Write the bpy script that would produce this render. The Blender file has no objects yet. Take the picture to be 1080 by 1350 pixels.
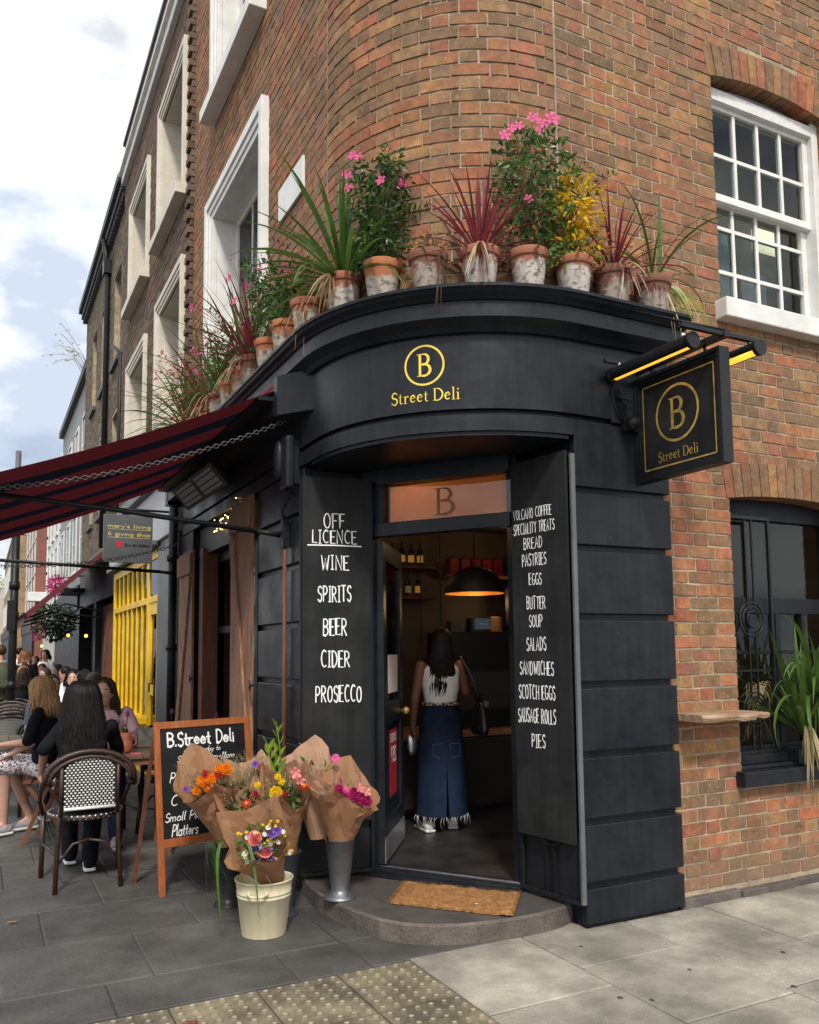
import bpy, bmesh, math, random
from mathutils import Vector, Matrix, Euler
random.seed(7)
R = random.Random(11)
PI = math.pi
sc = bpy.context.scene
col = sc.collection

# ------------------------------------------------------------------ camera
EYE = Vector((0, 0, 1.45))
yaw, pitch, roll = math.radians(27.0), math.radians(5.15), math.radians(-0.6)
fw = Vector((math.sin(yaw)*math.cos(pitch), math.cos(yaw)*math.cos(pitch), math.sin(pitch)))
rt = Vector((math.cos(yaw), -math.sin(yaw), 0))
up = rt.cross(fw)
r2 = rt*math.cos(roll) + up*math.sin(roll)
u2 = -rt*math.sin(roll) + up*math.cos(roll)
cd = bpy.data.cameras.new('camera')
cd.sensor_fit = 'AUTO'; cd.sensor_width = 36
cd.lens = 1110/1350*36
cd.shift_y = 82/1350
cd.clip_start = .05; cd.clip_end = 900
cam = bpy.data.objects.new('camera', cd); col.objects.link(cam)
m3 = Matrix((r2, u2, -fw)).transposed()
cam.matrix_world = Matrix.Translation(EYE) @ m3.to_4x4()
sc.camera = cam

# ------------------------------------------------------------------ light
SUN_EL, SUN_AZ = math.radians(47), math.radians(200)     # azimuth clockwise from +Y
sun_dir = Vector((math.sin(SUN_AZ)*math.cos(SUN_EL), math.cos(SUN_AZ)*math.cos(SUN_EL), math.sin(SUN_EL)))
w = bpy.data.worlds.new('World'); sc.world = w; w.use_nodes = True
nt = w.node_tree; nt.nodes.clear()
out = nt.nodes.new('ShaderNodeOutputWorld'); bg = nt.nodes.new('ShaderNodeBackground')
sky = nt.nodes.new('ShaderNodeTexSky'); sky.sky_type = 'NISHITA'; sky.sun_disc = False
sky.sun_elevation = SUN_EL; sky.sun_rotation = SUN_AZ; sky.air_density = 1.0; sky.dust_density = 2.0
tc = nt.nodes.new('ShaderNodeTexCoord')
mp = nt.nodes.new('ShaderNodeMapping'); mp.inputs['Scale'].default_value = (1, 1, 1.9); mp.inputs['Location'].default_value = (.3, 1.1, .55)
n1 = nt.nodes.new('ShaderNodeTexNoise'); n1.inputs['Scale'].default_value = 2.6; n1.inputs['Detail'].default_value = 8; n1.inputs['Roughness'].default_value = .52
cr = nt.nodes.new('ShaderNodeValToRGB'); cr.color_ramp.elements[0].position = .30; cr.color_ramp.elements[1].position = .46
n2 = nt.nodes.new('ShaderNodeTexNoise'); n2.inputs['Scale'].default_value = 4.5; n2.inputs['Detail'].default_value = 7
cc = nt.nodes.new('ShaderNodeValToRGB')
cc.color_ramp.elements[0].position = .36; cc.color_ramp.elements[0].color = (6.9, 7.8, 9.3, 1)
cc.color_ramp.elements[1].position = .49; cc.color_ramp.elements[1].color = (14.0, 14.1, 14.2, 1)
mx = nt.nodes.new('ShaderNodeMix'); mx.data_type = 'RGBA'
L = nt.links.new
L(tc.outputs['Generated'], mp.inputs[0]); L(mp.outputs[0], n1.inputs['Vector']); L(mp.outputs[0], n2.inputs['Vector'])
L(n1.outputs[0], cr.inputs[0]); L(n2.outputs[0], cc.inputs[0])
L(cr.outputs[0], mx.inputs[0]); L(sky.outputs[0], mx.inputs[6]); L(cc.outputs[0], mx.inputs[7])
L(mx.outputs[2], bg.inputs[0]); bg.inputs[1].default_value = .09; L(bg.outputs[0], out.inputs[0])
sd = bpy.data.lights.new('sun', 'SUN'); sd.energy = 3.0; sd.angle = math.radians(8); sd.color = (1, .95, .87)
so = bpy.data.objects.new('sun', sd); col.objects.link(so); so.location = (0, 0, 20)
so.rotation_euler = (-sun_dir).to_track_quat('-Z', 'Y').to_euler()
sc.view_settings.view_transform = 'Standard'; sc.view_settings.look = 'None'
sc.view_settings.gamma = 1; sc.view_settings.use_curve_mapping = False
sc.view_settings.exposure = 0.16

# ------------------------------------------------------------------ materials
def srgb(h):
    h = h.lstrip('#'); c = [int(h[i:i+2], 16)/255 for i in (0, 2, 4)]
    return tuple(x/12.92 if x <= .04045 else ((x+.055)/1.055)**2.4 for x in c)
MATS = {}
def M(name, c=(.5, .5, .5), rough=.6, metal=0, var=.15, scale=6, bump=.0, bscale=60, emit=None, es=1, coord='Object',
      stain=None, stain_amt=.0, stain_scale=3, stretch=None, trans=0, spec=.5, alpha=1, rnd=0, rvar=.1, sub=0, speck=0, streak=0):
    if name in MATS: return MATS[name]
    if isinstance(c, str): c = srgb(c)
    m = bpy.data.materials.new(name); m.use_nodes = True; MATS[name] = m
    t = m.node_tree; N = t.nodes; N.clear(); LK = t.links.new
    o = N.new('ShaderNodeOutputMaterial'); b = N.new('ShaderNodeBsdfPrincipled')
    b.inputs['Roughness'].default_value = rough; b.inputs['Metallic'].default_value = metal
    b.inputs['Specular IOR Level'].default_value = spec
    if alpha < 1: b.inputs['Alpha'].default_value = alpha
    if trans: b.inputs['Transmission Weight'].default_value = trans
    LK(b.outputs[0], o.inputs[0])
    co = N.new('ShaderNodeTexCoord')
    src = co.outputs['Object']
    if coord == 'World':
        g = N.new('ShaderNodeNewGeometry'); src = g.outputs['Position']
    if stretch:
        mpn = N.new('ShaderNodeMapping'); mpn.inputs['Scale'].default_value = stretch; LK(src, mpn.inputs[0]); src = mpn.outputs[0]
    nz = N.new('ShaderNodeTexNoise'); nz.inputs['Scale'].default_value = scale; nz.inputs['Detail'].default_value = 6; nz.inputs['Roughness'].default_value = .6
    LK(src, nz.inputs['Vector'])
    rp = N.new('ShaderNodeMapRange'); rp.inputs['From Min'].default_value = .3; rp.inputs['From Max'].default_value = .7
    rp.inputs['To Min'].default_value = 1-var; rp.inputs['To Max'].default_value = 1+var
    LK(nz.outputs[0], rp.inputs[0])
    vm = N.new('ShaderNodeVectorMath'); vm.operation = 'SCALE'; vm.inputs[0].default_value = c[:3]
    fac = rp.outputs[0]
    if rnd:
        oi = N.new('ShaderNodeObjectInfo'); ge = N.new('ShaderNodeNewGeometry')
        ad = N.new('ShaderNodeMath'); ad.operation = 'ADD'; LK(oi.outputs['Random'], ad.inputs[0]); LK(ge.outputs['Random Per Island'], ad.inputs[1])
        fr = N.new('ShaderNodeMath'); fr.operation = 'FRACT'; LK(ad.outputs[0], fr.inputs[0])
        mr = N.new('ShaderNodeMapRange'); mr.inputs['To Min'].default_value = 1-rnd; mr.inputs['To Max'].default_value = 1+rnd; LK(fr.outputs[0], mr.inputs[0])
        mu = N.new('ShaderNodeMath'); mu.operation = 'MULTIPLY'; LK(fac, mu.inputs[0]); LK(mr.outputs[0], mu.inputs[1]); fac = mu.outputs[0]
    LK(fac, vm.inputs['Scale'])
    cur = vm.outputs[0]
    if stain is not None:
        if isinstance(stain, str): stain = srgb(stain)
        n3 = N.new('ShaderNodeTexNoise'); n3.inputs['Scale'].default_value = stain_scale; n3.inputs['Detail'].default_value = 8; n3.inputs['Roughness'].default_value = .65
        LK(src, n3.inputs['Vector'])
        r3 = N.new('ShaderNodeMapRange'); r3.inputs['From Min'].default_value = .5-.12; r3.inputs['From Max'].default_value = .5+.14
        r3.inputs['To Max'].default_value = stain_amt; LK(n3.outputs[0], r3.inputs[0])
        mm = N.new('ShaderNodeMix'); mm.data_type = 'RGBA'; mm.inputs[7].default_value = (*stain[:3], 1)
        LK(r3.outputs[0], mm.inputs[0]); LK(cur, mm.inputs[6]); cur = mm.outputs[2]
    if streak:
        ms_ = N.new('ShaderNodeMapping'); ms_.inputs['Scale'].default_value = (9, 9, .55); LK(src, ms_.inputs[0])
        ns_ = N.new('ShaderNodeTexNoise'); ns_.inputs['Scale'].default_value = 2.2; ns_.inputs['Detail'].default_value = 7; ns_.inputs['Roughness'].default_value = .65; LK(ms_.outputs[0], ns_.inputs['Vector'])
        rs_ = N.new('ShaderNodeMapRange'); rs_.inputs['From Min'].default_value = .35; rs_.inputs['From Max'].default_value = .7; rs_.inputs['To Min'].default_value = 1-streak; rs_.inputs['To Max'].default_value = 1+streak; LK(ns_.outputs[0], rs_.inputs[0])
        vs_ = N.new('ShaderNodeVectorMath'); vs_.operation = 'SCALE'; LK(cur, vs_.inputs[0]); LK(rs_.outputs[0], vs_.inputs['Scale']); cur = vs_.outputs[0]
    if speck:
        np_ = N.new('ShaderNodeTexNoise'); np_.inputs['Scale'].default_value = 190; np_.inputs['Detail'].default_value = 3; LK(src, np_.inputs['Vector'])
        nq_ = N.new('ShaderNodeMapRange'); nq_.inputs['From Min'].default_value = .35; nq_.inputs['From Max'].default_value = .65; nq_.inputs['To Min'].default_value = 1-speck; nq_.inputs['To Max'].default_value = 1+speck; LK(np_.outputs[0], nq_.inputs[0])
        vp_ = N.new('ShaderNodeVectorMath'); vp_.operation = 'SCALE'; LK(cur, vp_.inputs[0]); LK(nq_.outputs[0], vp_.inputs['Scale']); cur = vp_.outputs[0]
        # rare pale chips and scuffs
        nc_ = N.new('ShaderNodeTexNoise'); nc_.inputs['Scale'].default_value = 23; nc_.inputs['Detail'].default_value = 9; nc_.inputs['Roughness'].default_value = .75; LK(src, nc_.inputs['Vector'])
        rc_ = N.new('ShaderNodeMapRange'); rc_.inputs['From Min'].default_value = .685; rc_.inputs['From Max'].default_value = .73; rc_.inputs['To Max'].default_value = .45; LK(nc_.outputs[0], rc_.inputs[0])
        mc_ = N.new('ShaderNodeMix'); mc_.data_type = 'RGBA'; mc_.inputs[7].default_value = (.30, .29, .27, 1); LK(rc_.outputs[0], mc_.inputs[0]); LK(cur, mc_.inputs[6]); cur = mc_.outputs[2]
    LK(cur, b.inputs['Base Color'])
    rr = N.new('ShaderNodeMapRange'); rr.inputs['From Min'].default_value = .3; rr.inputs['From Max'].default_value = .7
    rr.inputs['To Min'].default_value = max(.02, rough-rvar); rr.inputs['To Max'].default_value = min(1, rough+rvar)
    LK(nz.outputs[0], rr.inputs[0]); LK(rr.outputs[0], b.inputs['Roughness'])
    if bump:
        nb = N.new('ShaderNodeTexNoise'); nb.inputs['Scale'].default_value = bscale; nb.inputs['Detail'].default_value = 5
        LK(src, nb.inputs['Vector'])
        bm = N.new('ShaderNodeBump'); bm.inputs['Strength'].default_value = 1; bm.inputs['Distance'].default_value = bump
        LK(nb.outputs[0], bm.inputs['Height']); LK(bm.outputs[0], b.inputs['Normal'])
    if emit is not None:
        if isinstance(emit, str): emit = srgb(emit)
        b.inputs['Emission Color'].default_value = (*emit[:3], 1); b.inputs['Emission Strength'].default_value = es
    if sub:
        # thin translucent sheet (leaf, cloth, paper)
        tr = N.new('ShaderNodeBsdfTranslucent'); LK(cur, tr.inputs[0])
        ms = N.new('ShaderNodeMixShader'); ms.inputs[0].default_value = sub
        LK(b.outputs[0], ms.inputs[1]); LK(tr.outputs[0], ms.inputs[2]); LK(ms.outputs[0], o.inputs[0])
    return m

def brick_mat(name, cols, dirt=.25, grime=(.16, .12, .09)):
    m = bpy.data.materials.new(name); m.use_nodes = True; t = m.node_tree; N = t.nodes; N.clear(); LK = t.links.new
    o = N.new('ShaderNodeOutputMaterial'); b = N.new('ShaderNodeBsdfPrincipled'); LK(b.outputs[0], o.inputs[0])
    oi = N.new('ShaderNodeObjectInfo'); ge = N.new('ShaderNodeNewGeometry')
    ad = N.new('ShaderNodeMath'); ad.operation = 'ADD'; LK(oi.outputs['Random'], ad.inputs[0]); LK(ge.outputs['Random Per Island'], ad.inputs[1])
    fr = N.new('ShaderNodeMath'); fr.operation = 'FRACT'; LK(ad.outputs[0], fr.inputs[0])
    ra = N.new('ShaderNodeValToRGB'); e = ra.color_ramp.elements; ra.color_ramp.interpolation = 'LINEAR'
    tot = sum(c[1] for c in cols); acc = 0
    for i, (c, wgt) in enumerate(cols):
        x = e[i] if i < 2 else e.new(.5)
        x.position = acc/tot; x.color = (*srgb(c), 1); acc += wgt
    LK(fr.outputs[0], ra.inputs[0])
    q1 = N.new('ShaderNodeMath'); q1.operation = 'MULTIPLY'; q1.inputs[1].default_value = 7.31; LK(fr.outputs[0], q1.inputs[0])
    q2 = N.new('ShaderNodeMath'); q2.operation = 'FRACT'; LK(q1.outputs[0], q2.inputs[0])
    rb_ = N.new('ShaderNodeValToRGB'); eb = rb_.color_ramp.elements
    for i in range(len(cols)):
        x = eb[i] if i < 2 else eb.new(.5)
        x.position = e[i].position; x.color = e[i].color
    LK(q2.outputs[0], rb_.inputs[0])
    nm_ = N.new('ShaderNodeTexNoise'); nm_.inputs['Scale'].default_value = 9; nm_.inputs['Detail'].default_value = 6; LK(ge.outputs['Position'], nm_.inputs['Vector'])
    rm_ = N.new('ShaderNodeMapRange'); rm_.inputs['From Min'].default_value = .42; rm_.inputs['From Max'].default_value = .66; rm_.inputs['To Max'].default_value = .8; LK(nm_.outputs[0], rm_.inputs[0])
    mc_ = N.new('ShaderNodeMix'); mc_.data_type = 'RGBA'; LK(rm_.outputs[0], mc_.inputs[0]); LK(ra.outputs[0], mc_.inputs[6]); LK(rb_.outputs[0], mc_.inputs[7])
    # tone within a brick + between bricks
    nz = N.new('ShaderNodeTexNoise'); nz.inputs['Scale'].default_value = 14; nz.inputs['Detail'].default_value = 7; nz.inputs['Roughness'].default_value = .68
    LK(ge.outputs['Position'], nz.inputs['Vector'])
    mr = N.new('ShaderNodeMapRange'); mr.inputs['From Min'].default_value = .28; mr.inputs['From Max'].default_value = .72; mr.inputs['To Min'].default_value = .58; mr.inputs['To Max'].default_value = 1.36
    LK(nz.outputs[0], mr.inputs[0])
    f2 = N.new('ShaderNodeMath'); f2.operation = 'MULTIPLY'; f2.inputs[1].default_value = 17.3; LK(fr.outputs[0], f2.inputs[0])
    f3 = N.new('ShaderNodeMath'); f3.operation = 'FRACT'; LK(f2.outputs[0], f3.inputs[0])
    m3 = N.new('ShaderNodeMapRange'); m3.inputs['To Min'].default_value = .80; m3.inputs['To Max'].default_value = 1.18; LK(f3.outputs[0], m3.inputs[0])
    mu = N.new('ShaderNodeMath'); mu.operation = 'MULTIPLY'; LK(mr.outputs[0], mu.inputs[0]); LK(m3.outputs[0], mu.inputs[1])
    vm = N.new('ShaderNodeVectorMath'); vm.operation = 'SCALE'; LK(mc_.outputs[2], vm.inputs[0]); LK(mu.outputs[0], vm.inputs['Scale'])
    n2 = N.new('ShaderNodeTexNoise'); n2.inputs['Scale'].default_value = 1.7; n2.inputs['Detail'].default_value = 9; n2.inputs['Roughness'].default_value = .62
    LK(ge.outputs['Position'], n2.inputs['Vector'])
    r2_ = N.new('ShaderNodeMapRange'); r2_.inputs['From Min'].default_value = .42; r2_.inputs['From Max'].default_value = .68; r2_.inputs['To Max'].default_value = dirt
    LK(n2.outputs[0], r2_.inputs[0])
    # damp, greenish dirt on the lowest courses
    sx = N.new('ShaderNodeSeparateXYZ'); LK(ge.outputs['Position'], sx.inputs[0])
    rz = N.new('ShaderNodeMapRange'); rz.inputs['From Min'].default_value = .05; rz.inputs['From Max'].default_value = .40; rz.inputs['To Min'].default_value = .75; rz.inputs['To Max'].default_value = 0
    LK(sx.outputs[2], rz.inputs[0])
    mxx = N.new('ShaderNodeMath'); mxx.operation = 'MAXIMUM'; LK(r2_.outputs[0], mxx.inputs[0])
    rzn = N.new('ShaderNodeMath'); rzn.operation = 'MULTIPLY'; LK(rz.outputs[0], rzn.inputs[0]); LK(mr.outputs[0], rzn.inputs[1]); LK(rzn.outputs[0], mxx.inputs[1])
    mm = N.new('ShaderNodeMix'); mm.data_type = 'RGBA'; mm.inputs[7].default_value = (*grime, 1); LK(mxx.outputs[0], mm.inputs[0]); LK(vm.outputs[0], mm.inputs[6])
    sm_ = N.new('ShaderNodeMapping'); sm_.inputs['Scale'].default_value = (3.5, 3.5, .35); LK(ge.outputs['Position'], sm_.inputs[0])
    s1_ = N.new('ShaderNodeTexNoise'); s1_.inputs['Scale'].default_value = 1.0; s1_.inputs['Detail'].default_value = 7; s1_.inputs['Roughness'].default_value = .6; LK(sm_.outputs[0], s1_.inputs['Vector'])
    s2_ = N.new('ShaderNodeMapRange'); s2_.inputs['From Min'].default_value = .5; s2_.inputs['From Max'].default_value = .72; s2_.inputs['To Max'].default_value = .5; LK(s1_.outputs[0], s2_.inputs[0])
    s3_ = N.new('ShaderNodeMix'); s3_.data_type = 'RGBA'; s3_.inputs[7].default_value = (.12, .085, .06, 1); LK(s2_.outputs[0], s3_.inputs[0]); LK(mm.outputs[2], s3_.inputs[6]); mm = s3_
    # pale lime bloom flecks
    n4 = N.new('ShaderNodeTexNoise'); n4.inputs['Scale'].default_value = 34; n4.inputs['Detail'].default_value = 5; n4.inputs['Roughness'].default_value = .7
    LK(ge.outputs['Position'], n4.inputs['Vector'])
    r4 = N.new('ShaderNodeMapRange'); r4.inputs['From Min'].default_value = .58; r4.inputs['From Max'].default_value = .72; r4.inputs['To Max'].default_value = .42; LK(n4.outputs[0], r4.inputs[0])
    m4 = N.new('ShaderNodeMix'); m4.data_type = 'RGBA'; m4.inputs[7].default_value = (.45, .38, .28, 1); LK(r4.outputs[0], m4.inputs[0]); LK(mm.outputs[2], m4.inputs[6])
    LK(m4.outputs[2], b.inputs['Base Color']); b.inputs['Roughness'].default_value = .88; b.inputs['Specular IOR Level'].default_value = .3
    bm = N.new('ShaderNodeBump'); bm.inputs['Strength'].default_value = 1; bm.inputs['Distance'].default_value = .006; LK(nz.outputs[0], bm.inputs['Height'])
    b2 = N.new('ShaderNodeBump'); b2.inputs['Strength'].default_value = 1; b2.inputs['Distance'].default_value = .0025; LK(n4.outputs[0], b2.inputs['Height']); LK(bm.outputs[0], b2.inputs['Normal'])
    LK(b2.outputs[0], b.inputs['Normal'])
    MATS[name] = m
    return m

# ------------------------------------------------------------------ objects
MW = {}
def tag(o, label=None, cat=None, group=None, kind=None):
    if label: o['label'] = label
    if cat: o['category'] = cat
    if group: o['group'] = group
    if kind: o['kind'] = kind
    return o
def thing(name, label, cat, loc=(0, 0, 0), rotz=0, group=None):
    o = bpy.data.objects.new(name, None); col.objects.link(o); o.empty_display_size = .1
    o.location = loc; o.rotation_euler = (0, 0, rotz)
    MW[o] = Matrix.Translation(loc) @ Matrix.Rotation(rotz, 4, 'Z')
    return tag(o, label, cat, group)
def adopt(o, parent):
    if parent is not None:
        o.parent = parent
        pm = MW.get(parent)
        if pm is not None: o.matrix_parent_inverse = pm.inverted()
def copy_thing(o, parent=None):
    c = o.copy(); col.objects.link(c)
    if parent is not None: c.parent = parent
    for ch in KIDS.get(o, []): copy_thing_child(ch, c)
    return c
KIDS = {}
def copy_thing_child(ch, c):
    k = ch.copy(); col.objects.link(k); k.parent = c; k.matrix_parent_inverse = ch.matrix_parent_inverse
    for g in KIDS.get(ch, []): copy_thing_child(g, k)
def dup(o, loc, rotz=0, scale=1, label=None):
    c = copy_thing(o); c.location = loc; c.rotation_euler = (0, 0, rotz)
    c.scale = (scale,)*3 if not isinstance(scale, tuple) else scale
    if label: c['label'] = label
    return c
def matl(m): return m if not isinstance(m, str) else MATS[m]
class MB:
    def __init__(s): s.v = []; s.f = []; s.mi = []; s.sm = []
    def add(s, vs, fs, m=0, smooth=False):
        b = len(s.v); s.v += [tuple(v) for v in vs]
        for f in fs: s.f.append(tuple(b+i for i in f)); s.mi.append(m); s.sm.append(smooth)
        return s
    def box(s, a, b, m=0):
        x0, y0, z0 = [min(a[i], b[i]) for i in range(3)]; x1, y1, z1 = [max(a[i], b[i]) for i in range(3)]
        return s.add([(x0,y0,z0),(x1,y0,z0),(x1,y1,z0),(x0,y1,z0),(x0,y0,z1),(x1,y0,z1),(x1,y1,z1),(x0,y1,z1)],
                     [(0,3,2,1),(4,5,6,7),(0,1,5,4),(1,2,6,5),(2,3,7,6),(3,0,4,7)], m)
    def obox(s, c, size, rot=None, m=0):
        rot = rot or Matrix.Identity(3)
        if isinstance(rot, (int, float)): rot = Matrix.Rotation(rot, 3, 'Z')
        hx, hy, hz = [q/2 for q in size]; c = Vector(c)
        vs = [c + rot @ Vector((sx*hx, sy*hy, sz*hz)) for sz in (-1, 1) for sx, sy in ((-1,-1),(1,-1),(1,1),(-1,1))]
        return s.add(vs, [(0,3,2,1),(4,5,6,7),(0,1,5,4),(1,2,6,5),(2,3,7,6),(3,0,4,7)], m)
    def beam(s, p, q, wd, th, upv=(0, 0, 1), m=0):
        p, q = Vector(p), Vector(q); d = (q-p); ln = d.length; d.normalize(); u = Vector(upv); sd_ = d.cross(u)
        if sd_.length < 1e-4: sd_ = d.cross(Vector((0, 1, 0)))
        sd_.normalize(); u = sd_.cross(d)
        rot = Matrix((d, sd_, u)).transposed()
        return s.obox((p+q)/2, (ln, wd, th), rot, m)
    def tube(s, pts, r, n=8, m=0, cap=True, smooth=True, closed=False):
        pts = [Vector(p) for p in pts]; k = len(pts)
        rs = r if isinstance(r, (list, tuple)) else [r]*k
        vs = []; t0 = None; nv = None
        for i, p in enumerate(pts):
            if closed: t = pts[(i+1) % k]-pts[i-1]
            else: t = pts[min(i+1, k-1)]-pts[max(i-1, 0)]
            if t.length < 1e-9: t = Vector((0, 0, 1))
            t.normalize()
            if nv is None:
                nv = t.cross(Vector((0, 0, 1)))
                if nv.length < .1: nv = t.cross(Vector((1, 0, 0)))
                nv.normalize()
            else:
                nv = nv - t*nv.dot(t); nv.normalize()
            bv = t.cross(nv)
            for j in range(n):
                a = 2*PI*j/n; vs.append(p + (nv*math.cos(a)+bv*math.sin(a))*rs[i])
        fs = []
        for i in range(k if closed else k-1):
            i2 = (i+1) % k
            for j in range(n): fs.append((i*n+j, i*n+(j+1) % n, i2*n+(j+1) % n, i2*n+j))
        s.add(vs, fs, m, smooth)
        if cap and not closed:
            b = len(s.v)-len(vs)
            s.f.append(tuple(b+j for j in range(n-1, -1, -1))); s.mi.append(m); s.sm.append(False)
            s.f.append(tuple(b+(k-1)*n+j for j in range(n))); s.mi.append(m); s.sm.append(False)
        return s
    def lathe(s, prof, c=(0, 0, 0), n=24, m=0, smooth=True, rot=None, sx=1, sy=1):
        c = Vector(c); vs = []
        for (r, z) in prof:
            for j in range(n):
                a = 2*PI*j/n; v = Vector((r*math.cos(a)*sx, r*math.sin(a)*sy, z))
                if rot: v = rot @ v
                vs.append(c+v)
        fs = []
        for i in range(len(prof)-1):
            for j in range(n): fs.append((i*n+j, i*n+(j+1) % n, (i+1)*n+(j+1) % n, (i+1)*n+j))
        s.add(vs, fs, m, smooth)
        return s
    def ell(s, c, r, nu=10, nv=8, m=0, rot=None, smooth=True):
        if isinstance(r, (int, float)): r = (r, r, r)
        c = Vector(c); vs = []; fs = []
        for i in range(1, nv):
            ph = PI*i/nv
            for j in range(nu):
                a = 2*PI*j/nu; v = Vector((r[0]*math.sin(ph)*math.cos(a), r[1]*math.sin(ph)*math.sin(a), r[2]*math.cos(ph)))
                vs.append(c + (rot @ v if rot else v))
        tp = len(vs); v = Vector((0, 0, r[2])); vs.append(c+(rot @ v if rot else v)); v = -v; vs.append(c+(rot @ v if rot else v))
        for i in range(nv-2):
            for j in range(nu): fs.append((i*nu+j, (i+1)*nu+j, (i+1)*nu+(j+1) % nu, i*nu+(j+1) % nu))
        for j in range(nu):
            fs.append((tp, j, (j+1) % nu)); fs.append((tp+1, (nv-2)*nu+(j+1) % nu, (nv-2)*nu+j))
        return s.add(vs, fs, m, smooth)
    def capsule(s, p, q, r0, r1, n=12, m=0):
        p, q = Vector(p), Vector(q); d = q-p; ln = d.length
        if ln < 1e-6: return s.ell(p, r0, n, 8, m)
        d.normalize(); pts = []; rs = []
        for a in (-80, -55, -28, 0): pts.append(p+d*(r0*math.sin(math.radians(a)))); rs.append(r0*math.cos(math.radians(a)))
        for a in (0, 28, 55, 80): pts.append(q+d*(r1*math.sin(math.radians(a)))); rs.append(r1*math.cos(math.radians(a)))
        return s.tube(pts, rs, n, m)
    def prism(s, poly, z0, z1, m=0):
        n = len(poly); vs = [(x, y, z0) for x, y in poly]+[(x, y, z1) for x, y in poly]
        fs = [tuple(range(n-1, -1, -1)), tuple(range(n, 2*n))]+[(i, (i+1) % n, n+(i+1) % n, n+i) for i in range(n)]
        return s.add(vs, fs, m)
    def mesh(s, name, mats, sharp=None):
        me = bpy.data.meshes.new(name); me.from_pydata(s.v, [], s.f)
        mats = mats if isinstance(mats, (list, tuple)) else [mats]
        for m in mats: me.materials.append(matl(m))
        me.polygons.foreach_set('material_index', s.mi); me.polygons.foreach_set('use_smooth', s.sm)
        me.update(); return me
    def build(s, name, mats, parent=None, bevel=0, label=None, kind=None, segs=2):
        return link(name, s.mesh(name, mats), parent, bevel, label, kind, segs)
def link(name, me, parent=None, bevel=0, label=None, kind=None, segs=2):
    o = bpy.data.objects.new(name, me); col.objects.link(o)
    if parent is not None:
        adopt(o, parent); KIDS.setdefault(parent, []).append(o)
    if bevel:
        b = o.modifiers.new('bevel', 'BEVEL'); b.width = bevel; b.segments = segs; b.limit_method = 'ANGLE'; b.angle_limit = math.radians(40); b.harden_normals = False
    if label: o['label'] = label
    if kind: o['kind'] = kind
    return o
def struct(name, mb, mats, bevel=0): 
    o = mb.build(name, mats, None, bevel); o['kind'] = 'structure'; return o
def single(name, mb, mats, label, cat, group=None, bevel=0, kind=None):
    o = mb.build(name, mats, None, bevel); return tag(o, label, cat, group, kind)

def bez(p0, p1, p2, n):
    p0, p1, p2 = Vector(p0), Vector(p1), Vector(p2)
    return [(1-t)**2*p0+2*t*(1-t)*p1+t*t*p2 for t in [i/n for i in range(n+1)]]
def screen(p):
    d = Vector(p)-EYE; z = d.dot(fw)
    if z <= .01: return None
    return (540+1110*d.dot(r2)/z, 757-1110*d.dot(u2)/z, z)
# ------------------------------------------------------------------ material library
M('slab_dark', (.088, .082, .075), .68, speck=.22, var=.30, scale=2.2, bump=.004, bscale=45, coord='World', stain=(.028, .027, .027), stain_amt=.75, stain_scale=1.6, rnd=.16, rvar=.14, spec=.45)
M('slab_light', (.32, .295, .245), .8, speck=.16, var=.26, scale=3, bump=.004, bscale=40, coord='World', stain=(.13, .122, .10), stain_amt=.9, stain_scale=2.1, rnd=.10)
M('tactile_worn_lit', (.33, .29, .20), .6, var=.3, scale=12, coord='World')  # worn blister tops, painted paler to stand in for light on the bumps
M('tactile', (.19, .160, .102), .68, speck=.2, var=.30, scale=5, bump=.003, bscale=60, coord='World', stain=(.055, .047, .035), stain_amt=.85, stain_scale=4, rnd=.10)
M('bedding', (.035, .033, .03), .95, var=.3, scale=20, bump=.01, bscale=80, coord='World')
M('joint_fill', (.085, .078, .07), .95, var=.35, scale=6, bump=.004, bscale=90, coord='World', stain=(.03, .028, .026), stain_amt=.9, stain_scale=1.5)
M('asphalt', (.06, .06, .062), .9, var=.25, scale=8, bump=.01, bscale=150, coord='World')
M('mortar', (.40, .32, .215), .95, var=.28, scale=9, bump=.006, bscale=90, coord='World', stain=(.12, .10, .08), stain_amt=.55, stain_scale=3)
M('navy_paint', (.0100, .0122, .0165), .40, speck=.10, streak=.22, var=.22, scale=3, bump=.005, bscale=6, coord='World', stain=(.017, .020, .0245), stain_amt=.5, stain_scale=6, rvar=.12, spec=.24)
M('black_paint', (.009, .0105, .0135), .5, spec=.25, var=.2, scale=6, bump=.001, bscale=60, coord='World')
M('board_black', (.0115, .0120, .0128), .6, var=.25, scale=3.5, coord='World', stain=(.030, .030, .030), stain_amt=.55, stain_scale=4, streak=.2, speck=.08, spec=.18)
M('chalk', (.78, .78, .75), .8, var=.12, scale=60)
M('white_paint', (.72, .71, .68), .55, var=.06, scale=8, coord='World', bump=.001, bscale=30, stain=(.42, .40, .36), stain_amt=.35, stain_scale=5)
M('cream_paint', (.62, .57, .47), .6, var=.07, scale=6, coord='World', stain=(.38, .34, .27), stain_amt=.4, stain_scale=4)
M('gold', (.80, .58, .08), .38, var=.12, scale=20, metal=.35)
M('gold_leaf', (.70, .47, .12), .38, metal=.6, var=.3, scale=25)
M('steel', (.55, .56, .58), .35, metal=.9, var=.1)
M('black_metal', (.010, .0105, .012), .45, spec=.3, var=.2, scale=20)
M('chain_metal', (.14, .135, .125), .5, metal=.7, var=.3, scale=50)
M('concrete_step', (.125, .104, .088), .85, speck=.25, var=.3, scale=7, bump=.006, bscale=50, coord='World', stain=(.05, .043, .04), stain_amt=.8, stain_scale=3)
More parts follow.
